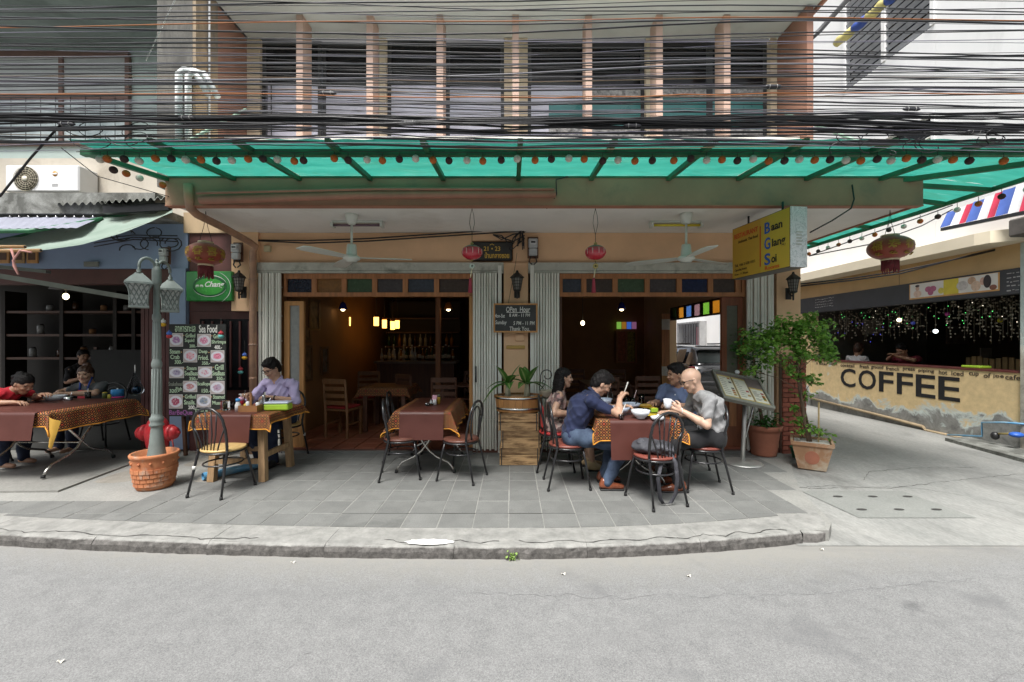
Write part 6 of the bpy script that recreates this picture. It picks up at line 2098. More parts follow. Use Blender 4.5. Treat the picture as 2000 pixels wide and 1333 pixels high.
def fan(px, d, zb, ang, lab):
	c = P(px, 0, d)
	t = thing('ceiling_fan', lab, 'ceiling fan', (c.x, d, 3.072), 0, 'ceiling fans over the pavement')
	MB().lathe([(.075, 0), (.072, -.03), (.055, -.10), (.04, -.12), (.0001, -.121)], (0, 0, 0), 20).build('canopy', mFan, t)
	MB().cyl((0, 0, -.121), (0, 0, zb + .14), .014, n=10).build('downrod', mFan, t)
	MB().lathe([(.05, .16), (.054, .14), (.064, .03), (.064, .01)], (0, 0, zb), 20).build('bell', mFan, t)
	MB().lathe([(.02, .03), (.085, .02), (.102, .0), (.098, -.02), (.07, -.035), (.06, -.05), (.0001, -.052)], (0, 0, zb), 24).build('motor', mFan, t)
	for k in range(3):
		a = ang + 2 * PI * k / 3
		b = MB()
		prof = []
		vs = []
		for i in range(9):
			u = i / 8
			r = .09 + .62 * u
			w = .05 + .035 * math.sin(u * PI * .7)
			if i == 8:
				w *= .75
			tw = .12
			ca, sa = math.cos(a), math.sin(a)
			for q in (-1, 1):
				for zz in (.003, -.003):
					lx_, ly_ = r, q * w
					vs.append((lx_ * ca - ly_ * sa, lx_ * sa + ly_ * ca, zb - .002 + q * w * tw + zz - .012 * u))
		fs = []
		for i in range(8):
			o_ = i * 4
			fs += [(o_, o_ + 2, o_ + 6, o_ + 4), (o_ + 1, o_ + 5, o_ + 7, o_ + 3), (o_, o_ + 4, o_ + 5, o_ + 1), (o_ + 2, o_ + 3, o_ + 7, o_ + 6)]
		fs += [(0, 1, 3, 2), (32, 34, 35, 33)]
		b.add(vs, fs)
		b.build('blade', mFan, t)
	return t
fan(687, 5.13, -.52, .08, 'white ceiling fan over the first doorway')
fan(1340, 5.10, -.53, .5, 'white ceiling fan over the second doorway')
for (x0, x1, py, tube_m, lab) in ((-2.28, -1.63, 436, M('dead_tube_violet', (.16, .10, .13), .3), 'strip light with a dark unlit tube behind the first fan'), (1.75, 2.40, 440, M('yellow_insect_tube', (.66, .55, .04), .3), 'strip light with a yellow tube behind the second fan')):
	t = thing('strip_light', lab, 'strip light', ((x0 + x1) / 2, 5.42, 3.072), 0, 'strip lights under the soffit')
	w = x1 - x0
	MB().bx(-w / 2, w / 2, -.03, .05, -.03, 0).build('batten', mFan, t)
	for sx in (-1, 1):
		MB().bx(sx * (w / 2 - .015) - .015, sx * (w / 2 - .015) + .015, -.07, .03, -.085, -.031).build('tube_holder', mFan, t)
	MB().cyl((-w / 2 + .031, -.04, -.062), (w / 2 - .031, -.04, -.062), .016, n=12).build('tube', tube_m, t)
ns = thing('house_number_sign', 'dark wooden house number sign reading 21 - 23 in gold with a Thai name', 'sign', P(961, 492, 5.98))
MB().bev((0, 0, 0), (.565, .025, .265), .02).build('board', M('dark_sign_board', (.035, .036, .034), .5, var=.2), ns)
MB().bev((0, .012, 0), (.585, .012, .285), .02).build('edge', M('sign_edge_wood', (.22, .10, .03), .5), ns)
mGoldL = M('gold_letter', (.80, .52, .08), .5, var=.1)
text('21 • 23', mGoldL, (.0, -.014, .035), (1, 0, 0), (0, 0, 1), ns, w=.23, h=.062, ext=.002, bold=.006)
text('บ้านกลางซอย', mGoldL, (.07, -.014, -.055), (1, 0, 0), (0, 0, 1), ns, w=.34, h=.085, ext=.002, bold=.012)
MB().tube([(-.03, -.014, .085), (-.015, -.014, .092), (0, -.014, .103), (.015, -.014, .092), (.03, -.014, .085)], .004, 5).build('crest', mGoldL, ns)
ob_ = thing('opening_hours_board', 'wood framed chalkboard of opening hours hung across the central pillar', 'sign', P(1007, 622, 5.86))
w, h = .605, .40
MB().bx(-w / 2 + .018, w / 2 - .018, -.006, .006, -h / 2 + .018, h / 2 - .018).build('slate', M('slate_board', (.045, .047, .048), .7, var=.25, scale=6), ob_)
for q in ((-w / 2, w / 2, h / 2 - .022, h / 2), (-w / 2, w / 2, -h / 2, -h / 2 + .022), (-w / 2, -w / 2 + .022, -h / 2 + .023, h / 2 - .023), (w / 2 - .022, w / 2, -h / 2 + .023, h / 2 - .023)):
	MB().bx(q[0], q[1], -.014, .01, q[2], q[3]).build('frame_bar', mWoodB, ob_)
for s, cx, cz_, ww, hh in (('OPen  Hour', .035, .118, .33, .070), ('Mon-Sat', -.22, .03, .145, .052), ('8 AM - 11 PM', .055, .038, .285, .046), ('Sunday', -.20, -.068, .155, .070), ('5 PM - 11 PM', .115, -.072, .29, .052), ('Thank You.', .055, -.148, .275, .058)):
	text(s, mChalkW, (cx, -.009, cz_), (1, 0, 0), (0, 0, 1), ob_, w=ww, h=hh, ext=.0015, bold=.008, shear=.08)
MB().bx(-.125, .20, -.009, -.007, .072, .079).build('underline', mChalkW, ob_)
MB().tube([(-.1, 0, h / 2), (0, .02, h / 2 + .55), (.02, .02, h / 2 + .7)], .003, 5).build('hanging_wire', mWire, ob_)
a, b = Vector((2.77, 5.36, 0)), Vector((2.89, 4.43, 0))
mid = (a + b) / 2
ux = (b - a).normalized()          # reading direction as seen from the street side
L_ = (b - a).length
bsn = thing('box_sign', 'yellow and white box sign for the restaurant hung crosswise under the fascia beam', 'sign', (mid.x, mid.y, 2.635))
nx = ux.cross(Vector((0, 0, 1)))    # faces -x
if nx.x > 0:
	nx = -nx
Hs = .63
Rm = Matrix((ux, -nx, Vector((0, 0, 1)))).transposed()
mYelS = M('sign_amber_yellow', (.60, .35, .04), .35, var=.06, scale=2)
mYelS2 = M('sign_lemon_yellow', (.64, .42, .05), .35, var=.06, scale=2)
MB().box(-nx * .095, (L_, .186, Hs), R=Rm).build('casing', M('sign_casing_grey', (.10, .095, .09), .5), bsn)
def on_face(u, w_, d=.001):
	return ux * u + Vector((0, 0, w_)) + nx * d
def fpanel(u0, u1, w0, w1, m, d, nm_):
	q = MB()
	o0 = on_face(u0, w0, d)
	q.extr([(0, 0), (u1 - u0, 0), (u1 - u0, w1 - w0), (0, w1 - w0)], o0, ux, (0, 0, 1), nx, .003)
	return q.build(nm_, m, bsn)
fpanel(-L_ / 2 + .008, .035, -Hs / 2 + .008, Hs / 2 - .008, mYelS, .001, 'panel')
fpanel(.0352, L_ / 2 - .008, -Hs / 2 + .008, Hs / 2 - .008, mYelS2, .001, 'panel')
mSRed = M('sign_orange_red', (.62, .10, .02), .45)
mSBlu = M('sign_blue', (.02, .10, .45), .4)
mSBlk = M('sign_black', (.02, .02, .02), .45)
mSBrn = M('sign_brown_text', (.12, .07, .02), .5)
fpanel(.025, .042, -.24, .22, mSRed, .0045, 'divider')
for s, u, w_, ww, hh, m in (('RESTAURANT', -.215, .205, .42, .06, mSRed), ('Authentic Thai food', -.18, .128, .34, .036, mSBrn), ('Tel. +66 2 628 1011', -.235, -.155, .36, .032, mSBrn), ('Opening hours', -.305, -.215, .22, .036, mSBrn), ('8 am - 11.30 pm', -.295, -.268, .24, .03, mSBrn), ('B', .145, .175, .085, .125, mSBlu), ('G', .145, .0, .09, .13, mSBlu), ('S', .145, -.175, .09, .13, mSBlu), ('aan', .285, .155, .16, .062, mSBlk), ('lang', .312, -.022, .19, .112, mSBlk), ('oi', .245, -.185, .075, .085, mSBlk), ('Rooms', .215, -.272, .215, .042, mSRed)):
	text(s, m, on_face(u, w_, .0062), ux, (0, 0, 1), bsn, w=ww, h=hh, ext=.0015, bold=.02 if m in (mSRed, mSBlu, mSBlk) else .004)
ep = MB()
c_ = ux * (L_ / 2 + .001) - nx * .095
ep.box(c_, (.006, .19, Hs), R=Rm)
def foil_mat():
	m, nt, bs = node_mat('crumpled_white_foil')
	co = obj_co(nt)
	n9 = noise_n(nt, 7, 4, .6, co, 2.5)
	c = ramp(nt, n9, [(.36, (.80, .82, .82)), (.47, (.74, .76, .76)), (.5, (.42, .46, .46)), (.53, (.76, .78, .78))])
	nt.links.new(c, bs.inputs['Base Color'])
	bs.inputs['Roughness'].default_value = .35
	bump(nt, bs, noise_n(nt, 10, 3, .5, co, 1.0), .8, .02)
	return m
ep.build('end_cap', foil_mat(), bsn)
for k in range(5):
	MB().box(c_ + ux * .005 + Vector((0, 0, .05 - .032 * k)), (.006, .06, .012), R=Rm).build('vent_slot', mTrack, bsn)
for u in (-.3, .25):
	MB().cyl(on_face(u, Hs / 2, -.095), on_face(u, 3.07 - 2.635, -.095), .012, n=7).build('hanger', mBlack, bsn)
def meter(c, lab, s=1):
	t = thing('electricity_meter', lab, 'meter', c)
	MB().bev((0, .03, 0), (.15 * s, .02, .30 * s), .005).build('backboard', mWoodD, t)
	MB().bev((0, -.02, .05 * s), (.125 * s, .07, .13 * s), .012).build('case', M('meter_grey', (.42, .44, .45), .4, var=.1), t)
	MB().bev((0, -.062, .06 * s), (.085 * s, .02, .07 * s), .006).build('window', M('meter_glass', (.55, .56, .58), .15), t)
	MB().bx(-.03 * s, .03 * s, -.074, -.072, .045 * s, .07 * s).build('dial', mBlack, t)
	MB().bev((0, -.02, -.07 * s), (.115 * s, .06, .10 * s), .01).build('terminal_cover', M('meter_grey', None), t)
	for x in (-.03, .03):
		MB().tube([(x * s, 0, -.12 * s), (x * 1.8 * s, 0, -.2 * s), (x * .4 * s, -.01, -.24 * s)], .009, 6).build('tail_cable', mBlack, t)
	return t
meter(P(1041, 484, 5.9), 'grey electricity meter on the peach wall above the central pillar')
meter(P(463, 493, 5.86), 'grey electricity meter in a wire tangle beside the silk lantern', .9)
meter(P(322, 500, 5.88), 'grey electricity meter on the blue wall behind the street lamp', .8)
tl = thing('cable_tangle', 'black cable coils spread over the blue wall behind the street lamp', 'cable tangle', P(290, 480, 5.9))
for j in range(10):
	c = Vector((rl.uniform(-.4, .35), rl.uniform(-.05, .0), rl.uniform(-.12, .18)))
	rr = rl.uniform(.04, .13)
	ph = rl.uniform(0, 6)
	MB().tube([c + Vector((rr * 1.5 * math.cos(ph + a * .55), 0, rr * math.sin(ph + a * .55))) for a in range(rl.randint(6, 12))], .008, 5).build('cable_loop', mCab[0], tl)
for k in range(3):
	MB().tube([Vector((-.75, 0, -.02 + .05 * k)), Vector((-.2, 0, .08 + .03 * k)), Vector((.4, 0, .05 + .04 * k))], .008, 5).build('cable_strand', mCab[0], tl)
jb = thing('junction_box', 'small cream junction box on the peach pilaster', 'junction box', P(523, 487, 5.97))
MB().bev((0, 0, 0), (.09, .06, .085), .01).build('case', M('cream_plastic', (.52, .47, .30), .5), jb)
pb = thing('junction_box', 'flat peach painted junction box low on the central pillar', 'junction box', P(1015, 660, 5.945))
MB().bev((0, 0, 0), (.125, .03, .10), .008).build('case', mPeach, pb)
wp_ = thing('door_plate', 'yellow timber strip fixed to the central pillar', 'plate', P(1007, 679, 5.945))
MB().bev((0, 0, 0), (.26, .02, .045), .005).build('strip', M('yellow_strip', (.52, .33, .09), .6, var=.1), wp_)
mIron = M('rusty_black_iron', (.022, .02, .018), .6, var=.3, scale=18)
mSeedy = M('dim_lantern_glass', (.20, .19, .17), .3, var=.2)
def wall_lantern(c, lab, rz=0, arm=None):
	t = thing('wall_lantern', lab, 'wall lantern', c, rz, 'black iron wall lanterns')
	MB().lathe([(.0001, .17), (.015, .165), (.02, .14), (.055, .11), (.095, .075), (.098, .065), (.07, .062)], (0, 0, 0), 6, False).build('roof', mIron, t)
	MB().lathe([(.045, -.10), (.072, .06)], (0, 0, 0), 6, False).build('glass', mSeedy, t)
	cg = MB()
	for k in range(6):
		a = 2 * PI * k / 6
		cg.cyl((.047 * math.cos(a), .047 * math.sin(a), -.10), (.075 * math.cos(a), .075 * math.sin(a), .062), .005, n=4)
		a2 = a + PI / 6
		cg.cyl((.041 * math.cos(a2), .041 * math.sin(a2), -.10), (.066 * math.cos(a2), .066 * math.sin(a2), .062), .0035, n=4)
	for z, r in ((-.06, .053), (-.02, .060), (.02, .067)):
		cg.tube([(r * math.cos(2 * PI * k / 6), r * math.sin(2 * PI * k / 6), z) for k in range(6)], .0035, 4, closed=True)
	cg.build('cage', mIron, t)
	MB().lathe([(.052, -.10), (.045, -.115), (.012, -.13), (.012, -.21), (.0001, -.225)], (0, 0, 0), 10).build('finial', mIron, t)
	MB().bev((.0, .10, -.12), (.08, .02, .16), .006).build('back_plate', mIron, t)
	MB().tube([(0, .09, -.08), (0, .05, -.16), (0, 0, -.15)], .011, 6).build('bracket', mIron, t)
	return t
wall_lantern(P(1010, 553, 5.83), 'black iron wall lantern on the central pillar above the hours board')
wall_lantern(P(467, 553, 5.80), 'black iron wall lantern beside the green beer sign')
wall_lantern(P(1549, 556, 5.80), 'black iron wall lantern on the corner pillar under the box sign')
mCrate = M('crate_pine', (.43, .275, .135), .8, var=.38, scale=4, stretch=(1, 7, 7), bmp=.3, bscale=30, wear=(.13, .07, .03), wscale=4.5, wamt=.44, rnd=.2)
for k, lab in enumerate(('stained bottom crate of the stack under the wooden tub', 'middle pine crate of the stack under the wooden tub', 'top pine crate directly under the wooden tub')):
	t = thing('wooden_crate', lab, 'crate', (.095 + (.0, .012, -.012)[k], 5.52, .003 + .215 * k), (.0, .02, -.015)[k], 'stacked pine crates')
	for j, (z0, z1) in enumerate(((.0, .128), (.133, .212)) if k != 2 else ((.0, .10), (.105, .212))):
		MB().bev((0, -.20, (z0 + z1) / 2), (.50, .014, z1 - z0), .003).build('plank', mCrate, t)
		MB().bev((0, .20, (z0 + z1) / 2), (.50, .014, z1 - z0), .003).build('plank', mCrate, t)
		for sx in (-1, 1):
			MB().bev((sx * .243, 0, (z0 + z1) / 2), (.014, .383, z1 - z0), .003).build('plank', mCrate, t)
	for sx in (-1, 1):
		MB().bx(sx * .225 - .006, sx * .225 + .006, -.211, -.2075, .002, .21).build('strap', mBlack, t)
	MB().bx(-.235, .235, -.192, .192, .004, .014).build('base', mCrate, t)
tb = thing('wooden_tub', 'oval stave tub with two steel hoops on top of the crates', 'tub', (.085, 5.52, .652))
mStave = M('tub_stave', (.44, .215, .075), .5, var=.18, scale=5, stretch=(6, 6, .8), rnd=.16)
n = 22
for k in range(n):
	a0, a1 = 2 * PI * k / n + .006, 2 * PI * (k + 1) / n - .006
	vs = []
	for a in (a0, a1):
		for r, z in ((.262, 0), (.285, .205), (.268, .205), (.246, 0)):
			vs.append((r * math.cos(a) * 1.08, r * math.sin(a) * .80, z))
	MB().add(vs, [(0, 4, 5, 1), (1, 5, 6, 2), (2, 6, 7, 3), (3, 7, 4, 0), (0, 1, 2, 3), (4, 7, 6, 5)]).build('stave', mStave, tb)
for z, r in ((.03, .268), (.165, .283)):
	MB().lathe([(r, z), (r + .004, z), (r + .0055, z + .024), (r, z + .024)], (0, 0, 0), 40, sx=1.08, sy=.80).build('hoop', mSteel, tb)
MB().lathe([(.0001, .175), (.268, .175)], (0, 0, 0), 30, sx=1.08, sy=.80).build('soil', mSoil, tb)
MB().bx(-.31, -.27, -.04, .04, .17, .205).build('handle', mStave, tb)
def leaf_mat(key, a, b, vein=None, rough=.4):
	m, nt, bs = node_mat(key)
	MATS[key] = m
	out = nt.nodes['Material Output']
	oi = nt.nodes.new('ShaderNodeObjectInfo')
	g = nt.nodes.new('ShaderNodeNewGeometry')
	n = mk(nt, 'ShaderNodeTexNoise', i_Scale=5.0)
	nt.links.new(g.outputs['Position'], n.inputs['Vector'])
	f = math_n(nt, 'ADD', math_n(nt, 'MULTIPLY', g.outputs['Random Per Island'], .6), math_n(nt, 'MULTIPLY', n.outputs[0], .4))
	c = ramp(nt, f, [(.15, a), (.8, b)])
	if vein:
		uv = nt.nodes.new('ShaderNodeTexCoord').outputs['UV']
		sp = mk(nt, 'ShaderNodeSeparateXYZ')
		nt.links.new(uv, sp.inputs[0])
		q = math_n(nt, 'ABSOLUTE', math_n(nt, 'SUBTRACT', sp.outputs[0], .5))
		nn = mk(nt, 'ShaderNodeTexNoise', i_Scale=14.0)
		nt.links.new(uv, nn.inputs['Vector'])
		c = mixc(nt, ramp(nt, math_n(nt, 'ADD', q, math_n(nt, 'MULTIPLY', nn.outputs[0], .22)), [(.14, (1, 1, 1)), (.26, (0, 0, 0))]), c, vein)
	nt.links.new(c, bs.inputs['Base Color'])
	bs.inputs['Roughness'].default_value = rough
	tl = nt.nodes.new('ShaderNodeBsdfTranslucent')
	nt.links.new(c, tl.inputs['Color'])
	mx = nt.nodes.new('ShaderNodeMixShader')
	mx.inputs[0].default_value = .3
	nt.links.new(bs.outputs[0], mx.inputs[1])
	nt.links.new(tl.outputs[0], mx.inputs[2])
	nt.links.new(mx.outputs[0], out.inputs['Surface'])
	return m
mLeafV = leaf_mat('variegated_leaf', (.05, .15, .03), (.10, .26, .05), (.34, .44, .16), .3)
mLeafD = leaf_mat('glossy_dark_leaf', (.03, .10, .02), (.07, .20, .04), None, .35)
def blade(base, dirv, L_, w, bend, mat, par, nm_='leaf', up=.7, seed=0):
	d = Vector(dirv).normalized()
	side = d.cross(Vector((0, 0, 1))).normalized()
	mb = MB()
	def fn(u, v):
		t = v
		p = Vector(base) + d * (L_ * t * math.cos(up - bend * t * .5)) + Vector((0, 0, L_ * t * math.sin(up - bend * t)))
		ww = w * math.sin(PI * min(1, t ** .75 * .97 + .02)) ** .8
		x = (u - .5) * 2
		return p + side * (x * ww) + Vector((0, 0, abs(x) * ww * .35))
	mb.sheet(fn, 4, 9, True)
	return mb.build(nm_, mat, par)
mStemW = M('pale_cane_stem', (.50, .47, .33), .7, var=.2, scale=8, stretch=(6, 6, 1))
for cx, lab, lv in ((-.085, 'variegated cane plant in the tub, nearer the first doorway', [((-1, -.3), .34, .055, 1.1, .35), ((-1, .2), .30, .05, .9, .65), ((-.55, -.4), .34, .075, .35, 1.18), ((.35, -.5), .32, .07, .55, 1.0), ((.7, .1), .33, .05, .2, 1.15), ((.15, .6), .26, .05, .6, 1.0), ((.1, -.9), .24, .07, .9, .8)]), (.16, 'variegated cane plant in the tub, nearer the diners', [((-1, -.2), .28, .055, .5, .75), ((-.3, -.5), .33, .07, .3, 1.15), ((.45, -.35), .34, .075, .3, 1.15), ((1, -.1), .36, .04, .75, .55), ((1, .4), .26, .05, .9, .6), ((-.1, .6), .3, .06, .3, 1.2), ((-.55, -.9), .22, .06, .8, .7)])):
	t = thing('cane_plant', lab, 'plant', (cx + .03, 5.50, .827), 0, 'cane plants in the wooden tub')
	for k, (dx, dy) in enumerate(((-.012, 0), (.014, .01), (0, -.014))):
		MB().tube([(dx * 1.6, dy * 1.6, 0), (dx * 1.3, dy, .08), (dx, dy, .16 + .02 * k)], [.02, .017, .013], 8).build('stem', mStemW, t)
	for (d, L_, w, bend, up) in lv:
		blade((0, 0, .15), (d[0], d[1], 0), L_, w, bend, mLeafV, t, up=up)
stn = thing('plant_stand', 'tall thin black iron stand with a curled top and a cream bowl beside the crates', 'plant stand', (.46, 5.58, 0))
for k in range(3):
	a = 2 * PI * k / 3 + .5
	MB().tube([(.10 * math.cos(a), .10 * math.sin(a), 0), (.075 * math.cos(a), .075 * math.sin(a), .4), (.085 * math.cos(a), .085 * math.sin(a), .82)], .007, 6).build('leg', mIron, stn)
MB().tube([(.078 * math.cos(2 * PI * k / 16), .078 * math.sin(2 * PI * k / 16), .37) for k in range(16)], .006, 5, closed=True).build('ring', mIron, stn)
MB().lathe([(.05, .80), (.095, .84), (.11, .90), (.114, .905), (.104, .905), (.088, .85), (.0001, .83)], (0, 0, 0), 20).build('bowl', M('cream_bowl', (.58, .52, .40), .4, var=.08), stn)
sp_ = [(-.085, 0, .82), (-.10, 0, .95), (-.085, 0, 1.06)]
for k in range(13):
	a = PI - k * .52
	r = .085 - .0042 * k
	sp_.append((-.0 + r * math.cos(a), 0, 1.10 + r * math.sin(a)))
MB().tube(sp_, .0065, 6).build('scroll', mIron, stn)
MB().tube([(-.085, 0, .92), (-.04, 0, .97), (-.02, 0, 1.02), (-.05, 0, 1.04), (-.06, 0, 1.0)], .0055, 6).build('scroll', mIron, stn)
mBrushed = M('brushed_steel', (.55, .55, .53), .5, .85, var=.08)
ms = thing('menu_stand', 'steel menu stand with a tilted case of three printed menu sheets', 'menu stand', (2.93, 5.42, 0))
MB().lathe([(.235, 0), (.235, .012), (.20, .022), (.04, .03), (.0001, .031)], (0, 0, 0), 36).build('base', mBrushed, ms)
MB().cyl((0, 0, .028), (.03, .0, .80), .026, n=14).build('post', mBrushed, ms)
MB().cyl((.03, 0, .30), (.19, .06, .80), .012, n=8).build('brace', mSteel, ms)
cor = [P(1413, 777, 5.15), P(1514, 799, 5.1), P(1556, 747, 5.55), P(1445, 735, 5.65)]
o_ = cor[0]
eu = (cor[1] - cor[0])
ev = (cor[3] - cor[0])
ev = ev - eu * (ev.dot(eu) / eu.dot(eu))
U, V = eu.normalized(), ev.normalized()
N_ = U.cross(V)
Wm, Hm = eu.length, ev.length
loc = Vector(ms.location)
def cs(u, v, d=0):
	return o_ - loc + U * (Wm * u) + V * (Hm * v) + N_ * d
def cpan(u0, u1, v0, v1, d, t, m, nm_):
	q = MB()
	q.extr([(0, 0), (Wm * (u1 - u0), 0), (Wm * (u1 - u0), Hm * (v1 - v0)), (0, Hm * (v1 - v0))], cs(u0, v0, d), U, V, N_, t)
	return q.build(nm_, m, ms)
mCase = M('case_bronze_grey', (.16, .16, .135), .45, .3, var=.15)
cpan(0, 1, 0, 1, -.045, .04, mCase, 'case')
for q in ((0, 1, 0, .05), (0, 1, .95, 1), (0, .04, .052, .948), (.96, 1, .052, .948)):
	cpan(q[0], q[1], q[2], q[3], -.004, .018, M('case_rim', (.36, .37, .33), .4, .4, var=.1), 'rim')
cpan(.042, .958, .052, .948, -.0035, .002, M('case_lining', (.22, .18, .17), .8), 'lining')
mSheetP = M('menu_paper', (.78, .77, .66), .4, var=.04)
mSheetY = M('menu_yellow_edge', (.60, .45, .12), .4, var=.1)
rm = random.Random(8)
for k, (u0, u1, v0, v1) in enumerate(((.06, .345, .08, .86), (.37, .64, .08, .86), (.665, .94, .08, .60))):
	cpan(u0, u1, v0, v1, -.001, .002, mSheetY, 'menu_sheet')
	cpan(u0 + .012, u1 - .012, v0 + .03, v1 - .05, .0015, .0015, mSheetP, 'menu_page')
	for j in range(9):
		vv = v1 - .10 - (v1 - v0 - .16) * j / 8.5
		if rm.random() < .75:
			cpan(u0 + .03, u0 + .03 + rm.uniform(.06, .14), vv, vv + .016, .0035, .0006, M('menu_print', (.30, .27, .22), .6), 'printed_line')
		if rm.random() < .55:
			ph = rm.choice([(.4, .15, .03), (.15, .2, .05), (.35, .05, .05), (.12, .1, .1), (.5, .32, .08)])
			cpan(u1 - .09, u1 - .03, vv - .02, vv + .035, .0035, .0008, M('dish_dot_%d' % int(ph[0] * 100), ph, .5, var=.5, scale=40), 'dish_photo')
cpan(.10, .55, 1.0, 1.02, -.03, .02, M('clip_teal', (.05, .2, .16), .4), 'clip')
MB().ell(cs(.55, 1.08, .02), (.03, .03, .03), 12, 8).build('clip_lamp', M('pale_lamp', (.72, .75, .78), .3), ms)
MB().tube([cs(.55, 1.0, -.01), cs(.55, 1.04, .0), cs(.55, 1.07, .01)], .01, 6).build('clip_arm', M('clip_teal', None), ms)
def leaf_cloud(name, pts, mat, par, size, seed, droop=.35):
	"""separate pointed leaves round the given twig points"""
	r = random.Random(seed)
	mb = MB()
	for p in pts:
		d = Vector((r.gauss(0, 1), r.gauss(0, 1), r.gauss(-droop, .55))).normalized()
		s = size * r.uniform(.6, 1.25)
		sd_ = d.cross(Vector((r.gauss(0, .4), r.gauss(0, .4), 1))).normalized() * s * .36
		up = sd_.cross(d).normalized() * s * .12
		p = Vector(p)
		mb.add([p, p + d * s * .45 + sd_ + up, p + d * s, p + d * s * .45 - sd_ + up, p + d * s * .5], [(0, 1, 4), (1, 2, 4), (0, 4, 3), (4, 2, 3)], False)
	return mb.build(name, mat, par)
mBark = M('thin_bark', (.13, .085, .055), .85, var=.3, scale=14, bmp=.3, bscale=30)
mLeafJ = leaf_mat('fresh_green_leaf', (.085, .225, .03), (.27, .49, .085), None, .42)
sqp = thing('square_planter', 'square tapered terracotta planter with a round mark on its face at the alley corner', 'planter', (3.72, 5.30, -.022), rad(-33))
sq = MB()
sq.lathe([(.185, 0), (.20, .01), (.285, .30), (.305, .305), (.31, .345), (.275, .345), (.265, .31), (.0001, .31)], (0, 0, 0), 4, False, ph=PI / 4)
sq.build('body', M('lime_crusted_terracotta', (.36, .20, .11), .85, var=.2, scale=4, wear=(.50, .43, .33), wscale=3.4, wamt=.46, bmp=.2, bscale=40), sqp)
for k in range(4):
	a = -PI / 2 + k * PI / 2
	dm = MB()
	nrm = Vector((math.cos(a), math.sin(a), 0))
	tn = Vector((-math.sin(a), math.cos(a), 0))
	slope = (.20 - .285) / .29 / math.sqrt(2)
	zv = Vector((0, 0, 1)) - nrm * slope
	zv.normalize()
	fn_ = tn.cross(zv)
	cen = nrm * ((.2425) / math.sqrt(2) * 1.0 + .001) + Vector((0, 0, .16))
	dm.extr([(.075 * math.cos(2 * PI * i / 22), .085 * math.sin(2 * PI * i / 22)) for i in range(22)], cen, tn, zv, fn_, .003)
	dm.build('round_mark', mTerraP, sqp)
MB().box((0, 0, .314), (.36, .36, .01)).build('pebbles', M('white_pebbles', (.5, .48, .44), .8, var=.6, scale=35, bmp=1, bscale=30), sqp)
tr = thing('potted_tree', 'leafy small tree with thin twining stems growing in the square planter', 'tree', (3.70, 5.32, .29))
rtr = random.Random(12)
trunk = [(0, 0, 0), (-.04, .02, .25), (-.07, .03, .5), (-.10, .05, .8), (-.10, .06, 1.05), (-.08, .06, 1.3)]
MB().tube(trunk, [.022, .020, .018, .017, .014, .011], 8).build('trunk', mBark, tr)
MB().tube([(.03, 0, 0), (0, .04, .3), (-.09, .0, .55), (-.06, .07, .85), (-.13, .05, 1.1), (-.14, .05, 1.35)], [.014, .013, .012, .011, .009, .007], 7).build('trunk', mBark, tr)
MB().cyl((.10, -.03, 0), (.105, -.03, .50), .010, n=7).build('cane', M('bamboo_stick', (.50, .36, .18), .6), tr)
pts = []
clusters = [((-.42, .0, 1.20), .20, 230), ((-.28, -.05, 1.36), .20, 260), ((-.10, .0, 1.42), .22, 300), ((.10, .0, 1.38), .22, 320), ((.26, -.02, 1.28), .20, 270), ((.36, .0, 1.12), .17, 170), ((-.02, .02, 1.18), .22, 260), ((-.24, .02, 1.12), .2, 220), ((.16, .0, 1.12), .2, 240), ((.22, .0, 1.52), .11, 90), ((.42, .0, 1.46), .09, 50), ((-.36, .05, 1.0), .14, 90), ((-.5, .0, .88), .10, 50), ((-.06, .02, .90), .13, 60), ((.10, 0, .80), .14, 80), ((.24, 0, .76), .11, 60), ((.02, 0, .58), .10, 40), ((-.1, 0, .42), .07, 26), ((.03, 0, .22), .12, 60), ((.15, -.03, .12), .12, 60), ((-.08, 0, .12), .08, 30)]
tw = MB()
for (cx, cy, cz_), r, n in clusters:
	cx -= .19 if cz_ > .7 else .04
	r *= .88
	base = Vector((-.10 if cz_ > .9 else -.05, .05, max(.05, cz_ - .25)))
	tw.tube([base, Vector((cx * .5 - .04, cy, cz_ - .08)), Vector((cx, cy, cz_))], [.006, .004, .002], 5)
	for k in range(5):
		e = Vector((cx + rtr.gauss(0, r * .7), cy + rtr.gauss(0, r * .6), cz_ + rtr.gauss(0, r * .5)))
		tw.tube([Vector((cx * .8, cy, cz_ - .03)), e], [.003, .0015], 4)
		for q in range(int(n / 5.9)):
			f_ = rtr.uniform(.35, 1.15)
			pts.append(Vector((cx, cy, cz_ + .04)).lerp(e, f_) + Vector((rtr.gauss(0, r * .28), rtr.gauss(0, r * .28), rtr.gauss(0, r * .2))))
tw.build('twigs', mBark, tr)
leaf_cloud('crown', pts, mLeafJ, tr, .066, 5)
rpot = thing('round_pot', 'round old terracotta pot behind the menu stand', 'pot', (3.44, 5.83, 0))
MB().lathe([(.15, 0), (.155, .02), (.19, .30), (.20, .34), (.215, .345), (.22, .40), (.205, .41), (.195, .36), (.0001, .36)], (0, 0, 0), 32).build('body', mTerraP, rpot)
MB().lathe([(.0001, .365), (.195, .365)], (0, 0, 0), 24).build('soil', mSoil, rpot)
t2_ = thing('potted_tree', 'thin leaning tree in the round pot with sparse leaves above the menu stand', 'tree', (3.44, 5.83, .36))
MB().tube([(0, 0, 0), (-.05, 0, .25), (-.14, 0, .48), (-.12, -.02, .75), (-.16, -.02, 1.05), (-.14, 0, 1.3)], [.026, .022, .016, .012, .009, .006], 8).build('trunk', mBark, t2_)
pts = []
tw = MB()
